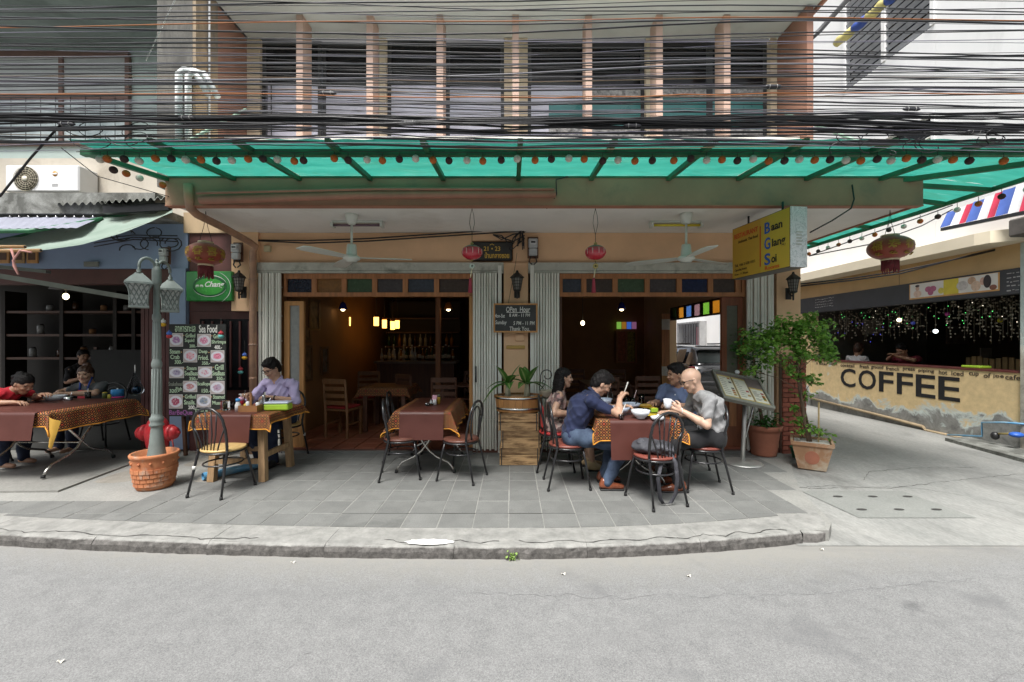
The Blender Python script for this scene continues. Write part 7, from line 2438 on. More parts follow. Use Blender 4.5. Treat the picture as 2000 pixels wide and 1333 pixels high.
for (cx, cy, cz_), r, n in [((.05, -.05, .10), .13, 110), ((-.12, -.08, .10), .1, 50), ((-.14, -.02, .75), .1, 50), ((-.18, 0, .95), .13, 70), ((-.10, 0, 1.1), .15, 100), ((-.3, 0, .95), .12, 50), ((-.22, 0, 1.25), .16, 120), ((-.06, 0, 1.30), .14, 90), ((-.34, 0, 1.12), .1, 50)]:
	tw.tube([Vector((-.12, 0, max(.05, cz_ - .2))), Vector((cx, cy, cz_))], [.005, .002], 4)
	for q in range(n):
		pts.append(Vector((cx + rtr.gauss(0, r * .55), cy + rtr.gauss(0, r * .55), cz_ + rtr.gauss(0, r * .5))))
tw.build('twigs', mBark, t2_)
leaf_cloud('crown', pts, mLeafD, t2_, .06, 6)
bpr = thing('brick_pier', 'low red brick cladding round the foot of the corner pillar', 'brick pier', (3.9, 5.92, 0))
mBrk = M('red_brick', (.30, .095, .06), .85, var=.22, scale=6, rnd=.22, bmp=.3, bscale=40)
MB().bx(3.725, 4.06, 5.90, 5.955, -.03, 1.33).build('mortar', M('brick_mortar', (.22, .16, .13), .9), bpr, world=True)
bkm = MB().bev((0, 0, 0), (.158, .03, .058), .004).mesh('brick', mBrk)
bkh = MB().bev((0, 0, 0), (.075, .03, .058), .004).mesh('half_brick', mBrk)
for row in range(20):
	z = .0 + .066 * row
	for x, me in (((3.81, bkm), (3.975, bkm)) if row % 2 == 0 else ((3.769, bkh), (3.892, bkm), (4.016, bkh))):
		b = bpy.data.objects.new('brick', me)
		COL.objects.link(b)
		b.parent = bpr
		b.location = (x - 3.9, 5.888 - 5.92 + rtr.uniform(-.003, .003), z + .012)
		b.rotation_euler = (0, 0, rtr.uniform(-.01, .01))
gpt = thing('flower_pot', 'small green plastic pot on the ground between the terracotta pots', 'pot', (3.80, 5.68, 0))
MB().lathe([(.06, 0), (.085, .12), (.092, .125), (.092, .14), (.08, .14), (.0001, .12)], (0, 0, 0), 16).build('body', M('green_plastic_pot', (.03, .16, .08), .5), gpt)
weed = thing('kerb_weed', 'small green weed growing at the foot of the kerb', 'weed', P(998, 1093, 3.2))
weed.location.z = -.094
leaf_cloud('leaves', [(rtr.gauss(0, .018), rtr.gauss(0, .01), abs(rtr.gauss(0, .03))) for _ in range(26)], M('weed_leaf', (.22, .34, .08), .6, var=.3), weed, .03, 3)
dl_ = thing('dry_leaf', 'curled dry brown leaf on the road at the kerb', 'leaf', P(313, 1081, 3.45))
dl_.location.z = -.088
blade((0, 0, 0), (1, .1, 0), .10, .016, .3, M('dry_leaf_brown', (.12, .055, .02), .8, var=.3), dl_, up=.1)
lit_r = random.Random(31)
for k, (px, py) in enumerate(((118, 1294), (572, 1100), (1100, 1123), (1345, 1127), (1605, 1075), (343, 1080))):
	d = F * (CZ + .093) / (py - 667)
	pc = thing('paper_scrap', ['whitish paper scrap on the open road', 'white paper scrap close to the kerb', 'tiny pale scrap before the kerb weed', 'pale scrap below the kerb crack', 'tan scrap at the rounded kerb end', 'yellowish scrap beside the dry leaf'][k], 'litter', P(px, py, d))
	s = MB()
	s.sheet(lambda u, v: ((u - .5) * .024 * (1 + .4 * v), (v - .5) * .017, .006 * math.sin(u * 5 + v * 3) + .006), 4, 3, True)
	s.build('scrap', M('scrap_paper', (.66, .63, .55), .8, var=.15, scale=30), pc)
ac = thing('air_conditioner', 'white outdoor air conditioner unit with a round fan grille on the parapet', 'air conditioner', P(82, 375, 5.78))
w, h = 1.0, .36
MB().bev((0, .14, h / 2), (w, .28, h), .015).build('case', mWhiteP, ac)
MB().lathe([(.0001, 0), (.165, 0)], (-.21, -.002, h / 2 - .01), 30, R=Matrix.Rotation(PI / 2, 3, 'X')).build('fan_well', M('ac_well', (.16, .14, .10), .7), ac)
gr_ = MB()
for k in range(1, 7):
	gr_.tube([(-.21 + .0275 * k * math.cos(2 * PI * i / 24), -.012, h / 2 - .01 + .0275 * k * math.sin(2 * PI * i / 24)) for i in range(24)], .0035, 4, closed=True)
for k in range(16):
	a = 2 * PI * k / 16
	gr_.cyl((-.21 + .04 * math.cos(a), -.012, h / 2 - .01 + .04 * math.sin(a)), (-.21 + .17 * math.cos(a), -.012, h / 2 - .01 + .17 * math.sin(a)), .003, n=4)
gr_.build('grille', M('ac_grille', (.55, .50, .38), .5), ac)
MB().lathe([(.035, 0), (.035, .014), (.0001, .014)], (-.21, -.01, h / 2 - .01), 16, R=Matrix.Rotation(PI / 2, 3, 'X')).build('hub', M('ac_hub', (.68, .64, .52), .4), ac)
MB().lathe([(.035, 0), (.035, .003), (.0001, .003)], (.18, -.0, h / 2 + .06), 18, R=Matrix.Rotation(PI / 2, 3, 'X')).build('badge', M('badge_orange', (.6, .25, .03), .4), ac)
MB().bx(.15, .21, -.006, -.003, h / 2 + .05, h / 2 + .07).build('badge', mWhiteP, ac)
for z in (.09, .07):
	MB().bx(.14, .22, -.003, -.001, z, z + .012).build('print_line', M('grey_print', (.35, .35, .35), .6), ac)
aw = thing('stall_awning', 'faded mint green cloth awning sagging over the stall', 'awning', P(150, 450, 5.0))
pa = [(0, 492, 4.35), (90, 489, 4.4), (160, 479, 4.5), (240, 456, 4.7), (300, 432, 4.95), (338, 410, 5.15)]
pbk = [(0, 470, 5.6), (60, 458, 5.6), (130, 440, 5.6), (200, 426, 5.6), (270, 419, 5.6), (335, 408, 5.6)]
def lerp_list(lst, u):
	q = u * (len(lst) - 1)
	i = min(int(q), len(lst) - 2)
	f_ = q - i
	return P(*[lst[i][k] + (lst[i + 1][k] - lst[i][k]) * f_ for k in range(3)])
ext_l = Vector((-1.6, 0, -.02))
def awn(u, v):
	if u < .15:
		p = lerp_list(pa, 0).lerp(lerp_list(pbk, 0), v) + ext_l * ((.15 - u) / .15)
	else:
		p = lerp_list(pa, (u - .15) / .85).lerp(lerp_list(pbk, (u - .15) / .85), v)
	p.z += -.05 * math.sin(PI * v) + .012 * math.sin(u * 40) * v
	return p
m_aw, nt, bs = node_mat('mint_cloth')
MATS['mint_cloth'] = m_aw
n_ = noise_n(nt, 2.2, 5, .6, obj_co(nt, 'Object', (1, 1, 1)), .5)
c = ramp(nt, n_, [(.35, (.36, .48, .40)), (.6, (.46, .58, .50)), (.75, (.17, .19, .14))])
nt.links.new(c, bs.inputs['Base Color'])
bs.inputs['Roughness'].default_value = .8
tl = nt.nodes.new('ShaderNodeBsdfTranslucent')
nt.links.new(c, tl.inputs['Color'])
mx = nt.nodes.new('ShaderNodeMixShader')
mx.inputs[0].default_value = .5
nt.links.new(bs.outputs[0], mx.inputs[1])
nt.links.new(tl.outputs[0], mx.inputs[2])
nt.links.new(mx.outputs[0], nt.nodes['Material Output'].inputs['Surface'])
MB().sheet(awn, 40, 8, True).build('cloth', m_aw, aw, world=True)
MB().tube([lerp_list(pbk, i / 8) for i in range(9)], .02, 7).build('rail', mGreenS, aw, world=True)
ls_ = thing('corrugated_roof', 'lavender grey corrugated roof sheet above the mint awning', 'roof sheet', P(80, 440, 5.6))
MB().sheet(lambda u, v: (P(-260, 452, 4.9).lerp(P(150, 446, 4.9), u)).lerp(P(-260, 424, 5.55).lerp(P(196, 426, 5.55), u), v) + Vector((0, 0, .004 * math.sin(u * 150))), 150, 1, True).build('sheet', M('lavender_sheet', (.26, .27, .33), .5, var=.08), ls_, world=True)
MB().tube([P(-260, 455, 4.88), P(60, 452, 4.88), P(140, 440, 5.2), P(200, 428, 5.5)], .025, 6).build('edge_rail', mGreenS, ls_, world=True)
for k in range(10):
	MB().cyl(P(20 + 18 * k, 425, 5.5), P(20 + 18 * k, 423, 5.5), .012, n=6).build('washer', mSteel, ls_, world=True)
dr_ = thing('corrugated_roof', 'dark mossy corrugated sheets jutting out below the fascia beam end', 'roof sheet', P(230, 400, 5.5))
for k, (x0, x1, y0_, y1_, d0, d1) in enumerate(((112, 262, 400, 396, 5.45, 5.9), (196, 330, 396, 388, 5.3, 5.9))):
	MB().sheet(lambda u, v: P(x0 + (x1 - x0) * u, y0_ + (y1_ - y0_) * u, d0 + (d1 - d0) * v) + Vector((0, 0, .02 * math.sin(u * 62) + .02 * v)), 80, 2, True).build('sheet', M('mossy_sheet', (.16, .17, .15), .85, var=.3, scale=5), dr_, world=True)
MB().bar(P(205, 412, 5.4), P(332, 405, 5.4), .05, .09).build('dark_fascia', mBlack, dr_, world=True)
for k, (x1, y1_, y0_) in enumerate(((49, 483, 484), (80, 490, 493))):
	t = thing('bamboo_pole', ('shorter bamboo pole end poking from under the mint awning', 'longer bamboo pole end poking from under the mint awning')[k], 'bamboo pole', P(x1, y1_, 4.3), 0, 'bamboo poles of the awning')
	MB().cyl(P(-200, y0_, 4.3), P(x1, y1_, 4.3), .017, n=10).build('cane', M('bamboo', (.50, .30, .13), .5, var=.2, scale=4), t, world=True)
	MB().cyl(P(x1, y1_, 4.299), P(x1 + .5, y1_, 4.299), .012, n=10).build('dark_end', mBlack, t, world=True)
tag(MB().tube([P(22, 487, 4.28), P(28, 505, 4.28), P(27, 520, 4.28), P(36, 537, 4.28), P(26, 510, 4.27), P(40, 490, 4.28), P(62, 494, 4.28)], .010, 6).build('pink_cord', M('pink_cord', (.62, .32, .28), .8)), 'pink cord knotted round the bamboo poles', 'cord')
for k, (px, m) in enumerate(((8, mWoodB), (38, mCrate), (64, mWoodB))):
	t = thing('wall_plaque', ('first', 'second', 'third')[k] + ' wooden plaque on the blue wall counted from the street edge', 'plaque', P(px, 502, 5.97), 0, 'wooden plaques on the blue wall')
	MB().bev((0, 0, 0), (.16, .02, .19), .005).build('board', m, t)
	MB().bx(-.05, .05, -.013, -.011, -.05, .05).build('carving', mWoodD, t)
tag(MB().bar(P(-60, 530, 5.2), P(270, 585, 5.6), .05, .06).build('awning_rail', M('grey_rail', (.16, .16, .15), .5)), 'grey steel rail slanting down inside the stall', 'rail')
tag(MB().bar(P(-60, 516, 5.4), P(95, 532, 5.6), .08, .04).build('awning_rail', M('grey_rail', None)), 'short pale steel rail above the long slanting one', 'rail')
nb_ = thing('name_plate', 'small grey name plate on the blue wall', 'sign', P(179, 517, 5.98))
MB().bx(-.10, .10, -.01, .01, -.035, .035).build('plate', M('grey_plate', (.22, .22, .20), .6), nb_)
bag2 = thing('plastic_bag', 'clear plastic bag with something blue hanging beside the stall gate', 'bag', P(264, 748, 5.8))
SDF(.01, .03).rc((0, 0, .12), (0, 0, -.08), .02, .085).el((.02, 0, -.10), (.09, .07, .07)).build('bag', glass('bag_film', (.85, .88, .92), .25, 1.1), bag2)
MB().ell((.02, 0, -.10), (.05, .04, .05), 10, 7).build('contents', mBlueP, bag2)
MB().tube([(0, 0, .12), (0, 0, .24)], .006, 5).build('handle', mWhiteP, bag2)
cb2 = thing('chalkboard', 'dark framed board standing in the eatery shadows', 'board', (-7.6, 8.3, .03))
MB().bx(-.6, .6, 0, .04, .35, 1.35).build('panel', mBoard, cb2)
for x in (-.55, .55):
	MB().bx(x - .03, x + .03, .041, .08, 0, 1.4).build('leg', mWoodD, cb2)
wcx = wood_chair('wooden chair with a slatted back beside the plastic bag at the stall', mWd2, False, GI)
wcx.location = (-5.35, 6.9, .03)
wcx.rotation_euler.z = face(-1, .2)
st = thing('striped_sheet', 'red, white and blue striped corrugated sheet over the cream ledge', 'awning', (6.9, 6.0, 3.5))
cs_ = [M('stripe_blue', (.07, .13, .42), .5, var=.12), M('stripe_white', (.74, .74, .74), .5, var=.08), M('stripe_red', (.48, .03, .07), .5, var=.12)]
y = 6.86
k = 0
while y > 4.2:
	w = (.17, .13, .10)[k % 3] if k % 3 != 0 else .16
	t_ = (6.86 - y)
	z0 = 3.37 - .06 * t_
	z1 = 3.62 + .10 * t_
	q = MB()
	q.sheet(lambda u, v: (6.88 + .12 * v + .012 * math.sin(u * PI), y - w * u * .985, z0 + (z1 - z0) * v), 6, 1, True)
	q.build('stripe', cs_[(0, 1, 2)[k % 3]], st, world=True)
	y -= w
	k += 1
MB().bar((6.9, 6.85, 3.34), (6.9, 4.2, 3.19), .04, .05).build('rail', mBlack, st, world=True)
bx2 = thing('awning_box', 'weathered dark box under the striped sheet at the end of the ledge', 'box', (7.05, 5.4, 3.0))
MB().bev((0, 0, .10), (.4, 1.0, .24), .02).build('case', M('weathered_dark', (.10, .09, .08), .8, var=.4, scale=5), bx2)
rw = thing('rolled_awning', 'rolled blue and yellow tarpaulin high beside the louvred window', 'awning', P(1690, 45, 8.4), 0)
a, b = P(1632, 88, 8.9), P(1760, -20, 7.6)
for k, (f0, f1, m) in enumerate(((0, .3, M('tarp_yellow', (.55, .48, .18), .7, var=.2)), (.3, .52, M('tarp_blue', (.03, .07, .30), .6, var=.15)), (.52, .8, M('tarp_yellow', None)), (.8, 1, M('tarp_blue', None)))):
	MB().tube([a.lerp(b, f0 + (f1 - f0) * i / 4) + Vector((0, 0, .02 * math.sin(i * 2 + k))) for i in range(5)], [.07, .09, .08, .09, .07], 10).build('roll', m, rw, world=True)
tag(MB().tube([P(1545, 112, 5.9), P(1600, 62, 6.0), P(1665, -10, 6.0)], .035, 7).build('black_conduit', mBlack), 'thick black conduit slanting past the roof corner', 'conduit')
pstrip = thing('photo_banner', 'landscape photo banner of people with drinks on the black band', 'banner', (X - .052, 7.06, 2.435))
def bpan(y0, y1, z0, z1, m, dx, nm_):
	return MB().bx(-dx - .002, -dx, y0 - 7.06, y1 - 7.06, z0 - 2.435, z1 - 2.435).build(nm_, m, pstrip)
bpan(6.34, 7.78, 2.30, 2.575, M('banner_orange_edge', (.62, .34, .12), .5), .001, 'backing')
bpan(6.36, 7.76, 2.325, 2.57, M('banner_pale', (.74, .72, .68), .4, var=.05), .0035, 'print')
bpan(6.92, 7.16, 2.325, 2.57, M('banner_yellow', (.68, .56, .06), .4, var=.08), .0058, 'yellow_block')
def blob(y, z, ry, rz, col, d, nm_):
	q = MB()
	q.add([(-d, y - 7.06 + ry * math.cos(2 * PI * k / 20), z - 2.435 + rz * math.sin(2 * PI * k / 20)) for k in range(20)], [tuple(range(20))])
	return q.build(nm_, M('print_%d_%d_%d' % tuple(int(c * 99) for c in col), col, .5, var=.2, scale=25), pstrip)
for y, z, ry, rz, col, nm_ in ((7.62, 2.39, .075, .06, (.70, .52, .42), 'printed_figure'), (7.62, 2.485, .035, .04, (.62, .42, .32), 'printed_figure'), (7.62, 2.53, .04, .022, (.05, .03, .03), 'printed_hair'), (7.42, 2.45, .06, .05, (.42, .12, .22), 'printed_heart'), (7.34, 2.45, .06, .05, (.42, .12, .22), 'printed_heart'), (7.38, 2.39, .05, .05, (.42, .12, .22), 'printed_heart'), (7.2, 2.40, .05, .05, (.65, .55, .1), 'printed_glass'), (6.86, 2.44, .09, .075, (.55, .52, .50), 'printed_figure'), (6.72, 2.50, .06, .06, (.55, .36, .24), 'printed_figure'), (6.66, 2.41, .07, .08, (.65, .48, .36), 'printed_figure'), (6.56, 2.47, .045, .06, (.62, .40, .32), 'printed_figure'), (6.50, 2.46, .055, .10, (.035, .025, .03), 'printed_hair'), (6.42, 2.36, .05, .04, (.25, .1, .07), 'printed_figure')):
	blob(y, z, ry, rz, col, .0085 + .0004 * random.random(), nm_)
mGut = M('tan_gutter', (.38, .29, .18), .7, var=.2)
gut = MB()
gut.tube([(X - .03, 10.4, .16), (X - .03, 8.2, .07), (X - .03, 7.55, .035)], .028, 7)
gut.tube([(X - .03, 7.55, .035), (X - .03, 7.5, -.02), (X - .03, 6.9, -.02)], .025, 7)
tag(gut.build('wall_gutter', mGut), 'tan drain pipe running along the foot of the coffee wall', 'pipe')
pp_ = thing('water_pipe', 'thin blue water pipe with a blue valve at the foot of the coffee wall', 'pipe', (X - .05, 6.4, 0))
MB().tube([P(1850, 850, 6.9), P(1918, 853, 6.5), P(1917, 826, 6.5), P(1960, 826, 6.2), P(2040, 832, 5.9)], .014, 8).build('tube', mBluePVC, pp_, world=True)
MB().ell(P(1985, 850, 6.05), (.09, .07, .04), 12, 7).build('valve', M('valve_blue', (.03, .12, .5), .4), pp_, world=True)
MB().ell(P(1943, 852, 6.3), (.05, .05, .06), 12, 7).build('meter', mBlack, pp_, world=True)
MB().cyl(P(1950, 848, 6.25), P(1982, 848, 6.08), .014, n=8).build('brass', mBead, pp_, world=True)
MB().cyl(P(1985, 850, 6.05), P(2050, 856, 5.9), .012, n=8).build('red_pipe', mRedP, pp_, world=True)
kb = thing('side_kerb', 'rough broken concrete step at the foot of the coffee wall', 'step', (6.9, 6.2, -.05))
kbm = MB()
kbm.prism([(6.85, 6.75), (7.29, 6.8), (7.29, 4.4), (6.7, 4.4), (6.62, 5.4)], -.10, .02)
kbm.build('slab', mMoss, kb, world=True)
rg = random.Random(14)
gar = MB()
lts = {'green': MB(), 'blue': MB(), 'white': MB()}
for k in range(85):
	y = rg.uniform(6.15, 10.3)
	n = rg.randint(4, 13)
	for j in range(n):
		z = 2.22 - .055 * j
		x = X + .12 + rg.uniform(0, .5)
		gar.ell((x, y + rg.uniform(-.012, .012), z), (.013, .013, .014), 5, 4)
	gar.cyl((x, y, 2.23), (x, y, 2.22 - .055 * n), .002, n=3)
for k in range(60):
	y = rg.uniform(6.15, 10.2)
	c = rg.choice(['green', 'green', 'green', 'green', 'white'] if y < 9 else ['blue', 'green', 'green'])
	lts[c].ell((X + .10 + rg.uniform(0, .5), y, rg.uniform(1.75, 2.2) - (rg.uniform(0, .4) if c == 'blue' else 0)), (.0065, .0065, .0065), 5, 4)
go = tag(gar.build('shell_garland', M('shell_beads', (.30, .27, .21), .5, var=.4, scale=30)), 'hanging strings of pale shells across the coffee bar opening', 'garland', None, 'stuff')
for c, col in (('green', (.12, .9, .2)), ('blue', (.08, .1, 1.0)), ('white', (1, .9, .7))):
	lts[c].build('tiny_light', glow('fairy_' + c, col, 1.0), go)['kind'] = 'stuff'
for px, py, d, m, lab in ((1756, 626, 8.0, mWarmW, 'warm bulb among the shell strings'), (1827, 648, 7.7, glow('cool_bulb', (.9, 1, 1), 3), 'white bulb hanging low among the shell strings'), (1953, 627, 7.0, M('paper_yellow', (.6, .5, .03), .6), 'yellow paper ball near the peeling pillar'), (1783, 632, 8.0, M('blue_ball', (.05, .08, .5), .5), 'blue ball among the shell strings'), (1850, 614, 7.5, M('magenta_ball', (.5, .03, .35), .5), 'magenta ball among the shell strings')):
	t = thing('hanging_ball', lab, 'hanging ball', P(px, py, d), 0, 'balls and bulbs in the coffee bar')
	MB().ell((0, 0, 0), (.035, .035, .035), 10, 7).build('ball', m, t)
	MB().cyl((0, 0, .03), (0, 0, 2.84 - P(px, py, d).z), .003, n=4).build('cord', mWire, t)
fence = thing('slat_partition', 'pale wooden slat partition behind the coffee counter', 'partition', (8.6, 7.4, 0))
for k in range(16):
	MB().bx(-.01, .01, -.9 + .10 * k, -.9 + .10 * k + .075, .02, 1.25 + .02 * math.sin(k * 5)).build('slat', M('partition_pine', (.34, .23, .11), .6, var=.2, rnd=.2), fence)
for px, py, d, w, h, m, lab in ((1702, 640, 10.0, .42, .34, M('poster_grey', (.30, .28, .24), .7, var=.4, scale=8), 'pale notice hanging in the coffee bar'), (1925, 690, 8.6, .22, .2, M('poster_white', (.35, .33, .32), .7, var=.3, scale=8), 'small white notice behind the counter'), (1870, 655, 9.3, .5, .4, M('poster_dim', (.14, .12, .10), .7, var=.4, scale=8), 'dim framed print deep in the coffee bar')):
	t = thing('wall_notice', lab, 'notice', P(px, py, d))
	MB().bx(-w / 2, w / 2, -.008, .008, -h / 2, h / 2).build('sheet', m, t)
	MB().cyl((0, 0, h / 2), (0, 0, 2.84 - P(px, py, d).z), .004, n=4).build('cord', mWire, t)
lt_ = thing('counter_tray', 'lime green tray on the coffee counter', 'tray', (X + .15, 6.85, 1.117))
MB().bev((0, 0, .02), (.18, .30, .04), .01).build('tray', mLime, lt_)
gw = thing('grilled_window', 'small window with a white bar grille on the white alley wall', 'window', (X - .01, 0, 0))
yA, yB = X * F / 334, X * F / 380
zt = 1.55 + 36 * yA / F * .96
zb_ = 1.55 - 13 * yB / F
gw.location = (X - .01, (yA + yB) / 2, (zt + zb_) / 2)
hy_, hz_ = (yA - yB) / 2, (zt - zb_) / 2
f = MB()
for q in ((-hy_, hy_, hz_ - .06, hz_), (-hy_, hy_, -hz_, -hz_ + .06), (-hy_, -hy_ + .1, -hz_ + .061, hz_ - .061), (hy_ - .1, hy_, -hz_ + .061, hz_ - .061)):
	f.bx(-.25, .005, q[0], q[1], q[2], q[3])
f.build('frame', M('grey_window_frame', (.30, .30, .30), .5), gw)
MB().bx(-.01, .004, -hy_ + .101, hy_ - .101, -hz_ + .061, hz_ - .061).build('pane', mDkGlass, gw)
MB().bx(-.05, -.02, -hy_ + .15, -hy_ + .8, -hz_ + .1, hz_ - .2).build('curtain', M('red_curtain', (.22, .03, .05), .8), gw)
for k in range(14):
	yy = -hy_ + .12 + (2 * hy_ - .24) * k / 13
	MB().bx(-.28, -.265, yy - .011, yy + .011, -hz_, hz_).build('grille_bar', M('dark_grille_paint', (.13, .13, .14), .5), gw)
car = thing('parked_car', 'black sport utility car parked in the alley, rear window and roof rail showing', 'car', (5.47, 13.1, alley_z(0, 11) - .06))
mCarP = M('car_black_paint', (.018, .019, .022), .18, var=.05, coat=.8, spec=.6)
mCarG = M('car_glass', (.015, .02, .02), .12, spec=.4)
secs = [(-2.12, .60, .42, .80), (-2.08, .82, .30, .98), (-1.9, .88, .26, 1.02), (-1.2, .91, .24, 1.03), (0, .92, .24, 1.02), (1.0, .91, .24, .98), (1.7, .86, .26, .92), (2.05, .76, .30, .78), (2.12, .55, .4, .66)]
vs, fs = [], []
m_ = 12
for (y, w, z0, z1) in secs:
	ring_ = [(-w * .9, z0), (-w, z0 + .12), (-w, (z0 + z1) / 2), (-w * .98, z1 - .06), (-w * .92, z1), (-w * .5, z1 + .015), (w * .5, z1 + .015), (w * .92, z1), (w * .98, z1 - .06), (w, (z0 + z1) / 2), (w, z0 + .12), (w * .9, z0)]
	vs += [(x, y, z) for x, z in ring_]
for i in range(len(secs) - 1):
	for k in range(m_):
		l = (k + 1) % m_
		fs.append((i * m_ + k, (i + 1) * m_ + k, (i + 1) * m_ + l, i * m_ + l))
fs += [tuple(range(m_)), tuple(reversed([(len(secs) - 1) * m_ + k for k in range(m_)]))]
MB().add(vs, fs, True).build('body', mCarP, car)
cab = [(-2.0, .80, 1.02, 1.03), (-1.80, .78, 1.02, 1.42), (-1.55, .77, 1.02, 1.50), (-.6, .76, 1.02, 1.53), (.3, .74, 1.0, 1.48), (1.05, .80, .98, .99)]
vs, fs = [], []
for (y, w, z0, z1) in cab:
	t_ = max(0, (z1 - z0)) * .28
	vs += [(-w - .05, y, z0), (-w - .04 + t_ * .3, y, z0 + (z1 - z0) * .25), (-w + t_, y, z1 - .03 * (z1 > 1.1)), (-w * .6, y, z1), (w * .6, y, z1), (w - t_, y, z1 - .03 * (z1 > 1.1)), (w + .04 - t_ * .3, y, z0 + (z1 - z0) * .25), (w + .05, y, z0)]
for i in range(len(cab) - 1):
	for k in range(7):
		fs.append((i * 8 + k, (i + 1) * 8 + k, (i + 1) * 8 + k + 1, i * 8 + k + 1))
MB().add(vs, fs, True).build('cabin', mCarP, car)
rw_ = MB()
rw_.add([(-.66, -2.0, 1.07), (.66, -2.0, 1.07), (.54, -1.83, 1.40), (-.54, -1.83, 1.40)], [(0, 1, 2, 3)])
rw_.build('rear_window', mCarG, car)
for sx in (-1, 1):
	for (y0_, y1_) in ((-1.55, -.95), (-.88, -.1), (-.02, .62)):
		q = MB()
		a_ = [(sx * .845, y0_, 1.06), (sx * .845, y1_, 1.06), (sx * .705, y1_ + (-.1 if y0_ > -.5 else 0), 1.40), (sx * .705, y0_ + .06, 1.42)]
		q.add(a_, [(0, 1, 2, 3) if sx > 0 else (3, 2, 1, 0)])
		q.build('side_window', mCarG, car)
	MB().cyl((sx * .62, -1.5, 1.57), (sx * .62, .2, 1.55), .02, n=8).build('roof_rail', mBlack, car)
	MB().bev((sx * .80, -2.03, .88), (.16, .12, .20), .02).build('tail_light', M('tail_light_red', (.28, .01, .015), .2), car)
	for y in (-1.35, 1.35):
		w_ = MB().lathe([(.18, -.10), (.30, -.11), (.33, -.08), (.33, .08), (.30, .11), (.18, .10)], (sx * .80, y, .33), 24, R=Matrix.Rotation(PI / 2, 3, 'Y')).build('wheel', mRubber, car)
		MB().lathe([(.0001, .09), (.18, .10), (.19, .0)], (sx * .80, y, .33), 16, R=Matrix.Rotation(sx * PI / 2, 3, 'Y')).build('rim', mSteel, w_)
MB().bev((0, -2.14, .50), (1.55, .10, .22), .03).build('rear_bumper', mCarP, car)
MB().bx(-.22, .22, -2.14, -2.125, .78, .88).build('number_plate', mWhiteP, car)
MB().bev((0, -1.90, 1.50), (1.25, .22, .04), .015).build('spoiler', mCarP, car)
MB().cyl((-.45, -.4, 1.52), (-.40, -.7, 1.78), .005, n=5).build('aerial', mBlack, car)
# ================================================================== people
def skin(key, c):
	m, nt, bs = node_mat(key)
	MATS[key] = m
	co = obj_co(nt)
	n = noise_n(nt, 14, 4, .6, co)
	cc = ramp(nt, n, [(.3, tuple(x * .88 for x in c)), (.7, tuple(min(1, x * 1.08) for x in c))])
	nt.links.new(cc, bs.inputs['Base Color'])
	bs.inputs['Roughness'].default_value = .48
	bs.inputs['Subsurface Weight'].default_value = .08
	bs.inputs['Subsurface Radius'].default_value = (.01, .004, .002)
	return m
skA = skin('skin_warm', (.56, .34, .235))
skB = skin('skin_tan', (.47, .265, .175))
skC = skin('skin_pale', (.62, .40, .29))
mHair = M('black_hair', (.010, .008, .008), .62, var=.3, scale=60, bmp=.3, bscale=160, stretch=(1, 1, .3), spec=.25)
mHairB = M('brown_hair', (.07, .032, .02), .45, var=.35, scale=50, bmp=.5, bscale=160, stretch=(1, 1, .3))
mEye = M('dark_eye', (.012, .01, .009), .2)
mLip = M('lip', (.36, .13, .11), .5)
def cloth_mat(key, c, var=.08, stripe=None):
	m = M(key, c, .85, var=var, scale=7, bmp=.12, bscale=300, sheen=.06)
	return m
DEF = dict(pel=(0, 0, .56), che=(.03, 0, .84), nk=(.06, 0, 1.02), hc=(.11, 0, 1.18),
           shl=(.05, .175, .965), shr=(.05, -.175, .965),
           ell=(.14, .25, .73), elr=(.14, -.25, .73), wrl=(.36, .12, .80), wrr=(.36, -.12, .80),
           hdl=(.8, -.2, .1), hdr=(.8, .2, .1),
           hil=(.0, .09, .54), hir=(.0, -.09, .54), knl=(.44, .11, .50), knr=(.44, -.11, .50),
           anl=(.42, .11, .09), anr=(.42, -.11, .09))
def A(x):
	return np.array(x, float)
def unit(v):
	v = A(v)
	return v / (np.linalg.norm(v) + 1e-9)
def hand(s, wr, d, side, curl=.6, s_=1.0, palm=(0, 0, -1), spread=.10):
	"""palm, four jointed fingers of different lengths and a thumb leaving the side of the palm"""
	wr, d = A(wr), unit(d)
	n = A(palm) - d * (A(palm) @ d)
	n = unit(n)
	lat = np.cross(n, d) * (1 if side > 0 else -1)      # towards the thumb
	pal = wr + d * .045 * s_
	s.rc(wr + lat * .006, wr + d * .085 * s_ + lat * .018 * s_, .021 * s_, .017 * s_, .008)
	s.rc(wr - lat * .006, wr + d * .08 * s_ - lat * .022 * s_, .021 * s_, .016 * s_, .008)
	for k, (off, L_) in enumerate(((.033, .070), (.011, .078), (-.012, .072), (-.034, .056))):
		b = wr + d * (.085 if k < 3 else .078) * s_ + lat * off * s_
		fd = unit(d + lat * spread * (1.2 - k * .8))
		p1 = b + (fd * math.cos(curl * .6) + n * math.sin(curl * .6)) * L_ * .45 * s_
		p2 = p1 + (fd * math.cos(curl * 1.5) + n * math.sin(curl * 1.5)) * L_ * .32 * s_
		p3 = p2 + (fd * math.cos(curl * 2.1) + n * math.sin(curl * 2.1)) * L_ * .23 * s_
		s.chain([b, p1, p2, p3], [.0092 * s_, .0085 * s_, .0078 * s_, .0068 * s_], .003)
	t0 = wr + d * .025 * s_ + lat * .022 * s_
	t1 = t0 + (d * .6 + lat * .75 + n * .35) * .036 * s_
	t2 = t1 + (d * .85 + lat * .25 + n * .5 * curl) * .030 * s_
	t3 = t2 + (d * .8 - lat * .05 + n * .7 * curl) * .022 * s_
	s.chain([t0, t1, t2, t3], [.0135 * s_, .0115 * s_, .0095 * s_, .0078 * s_], .006)
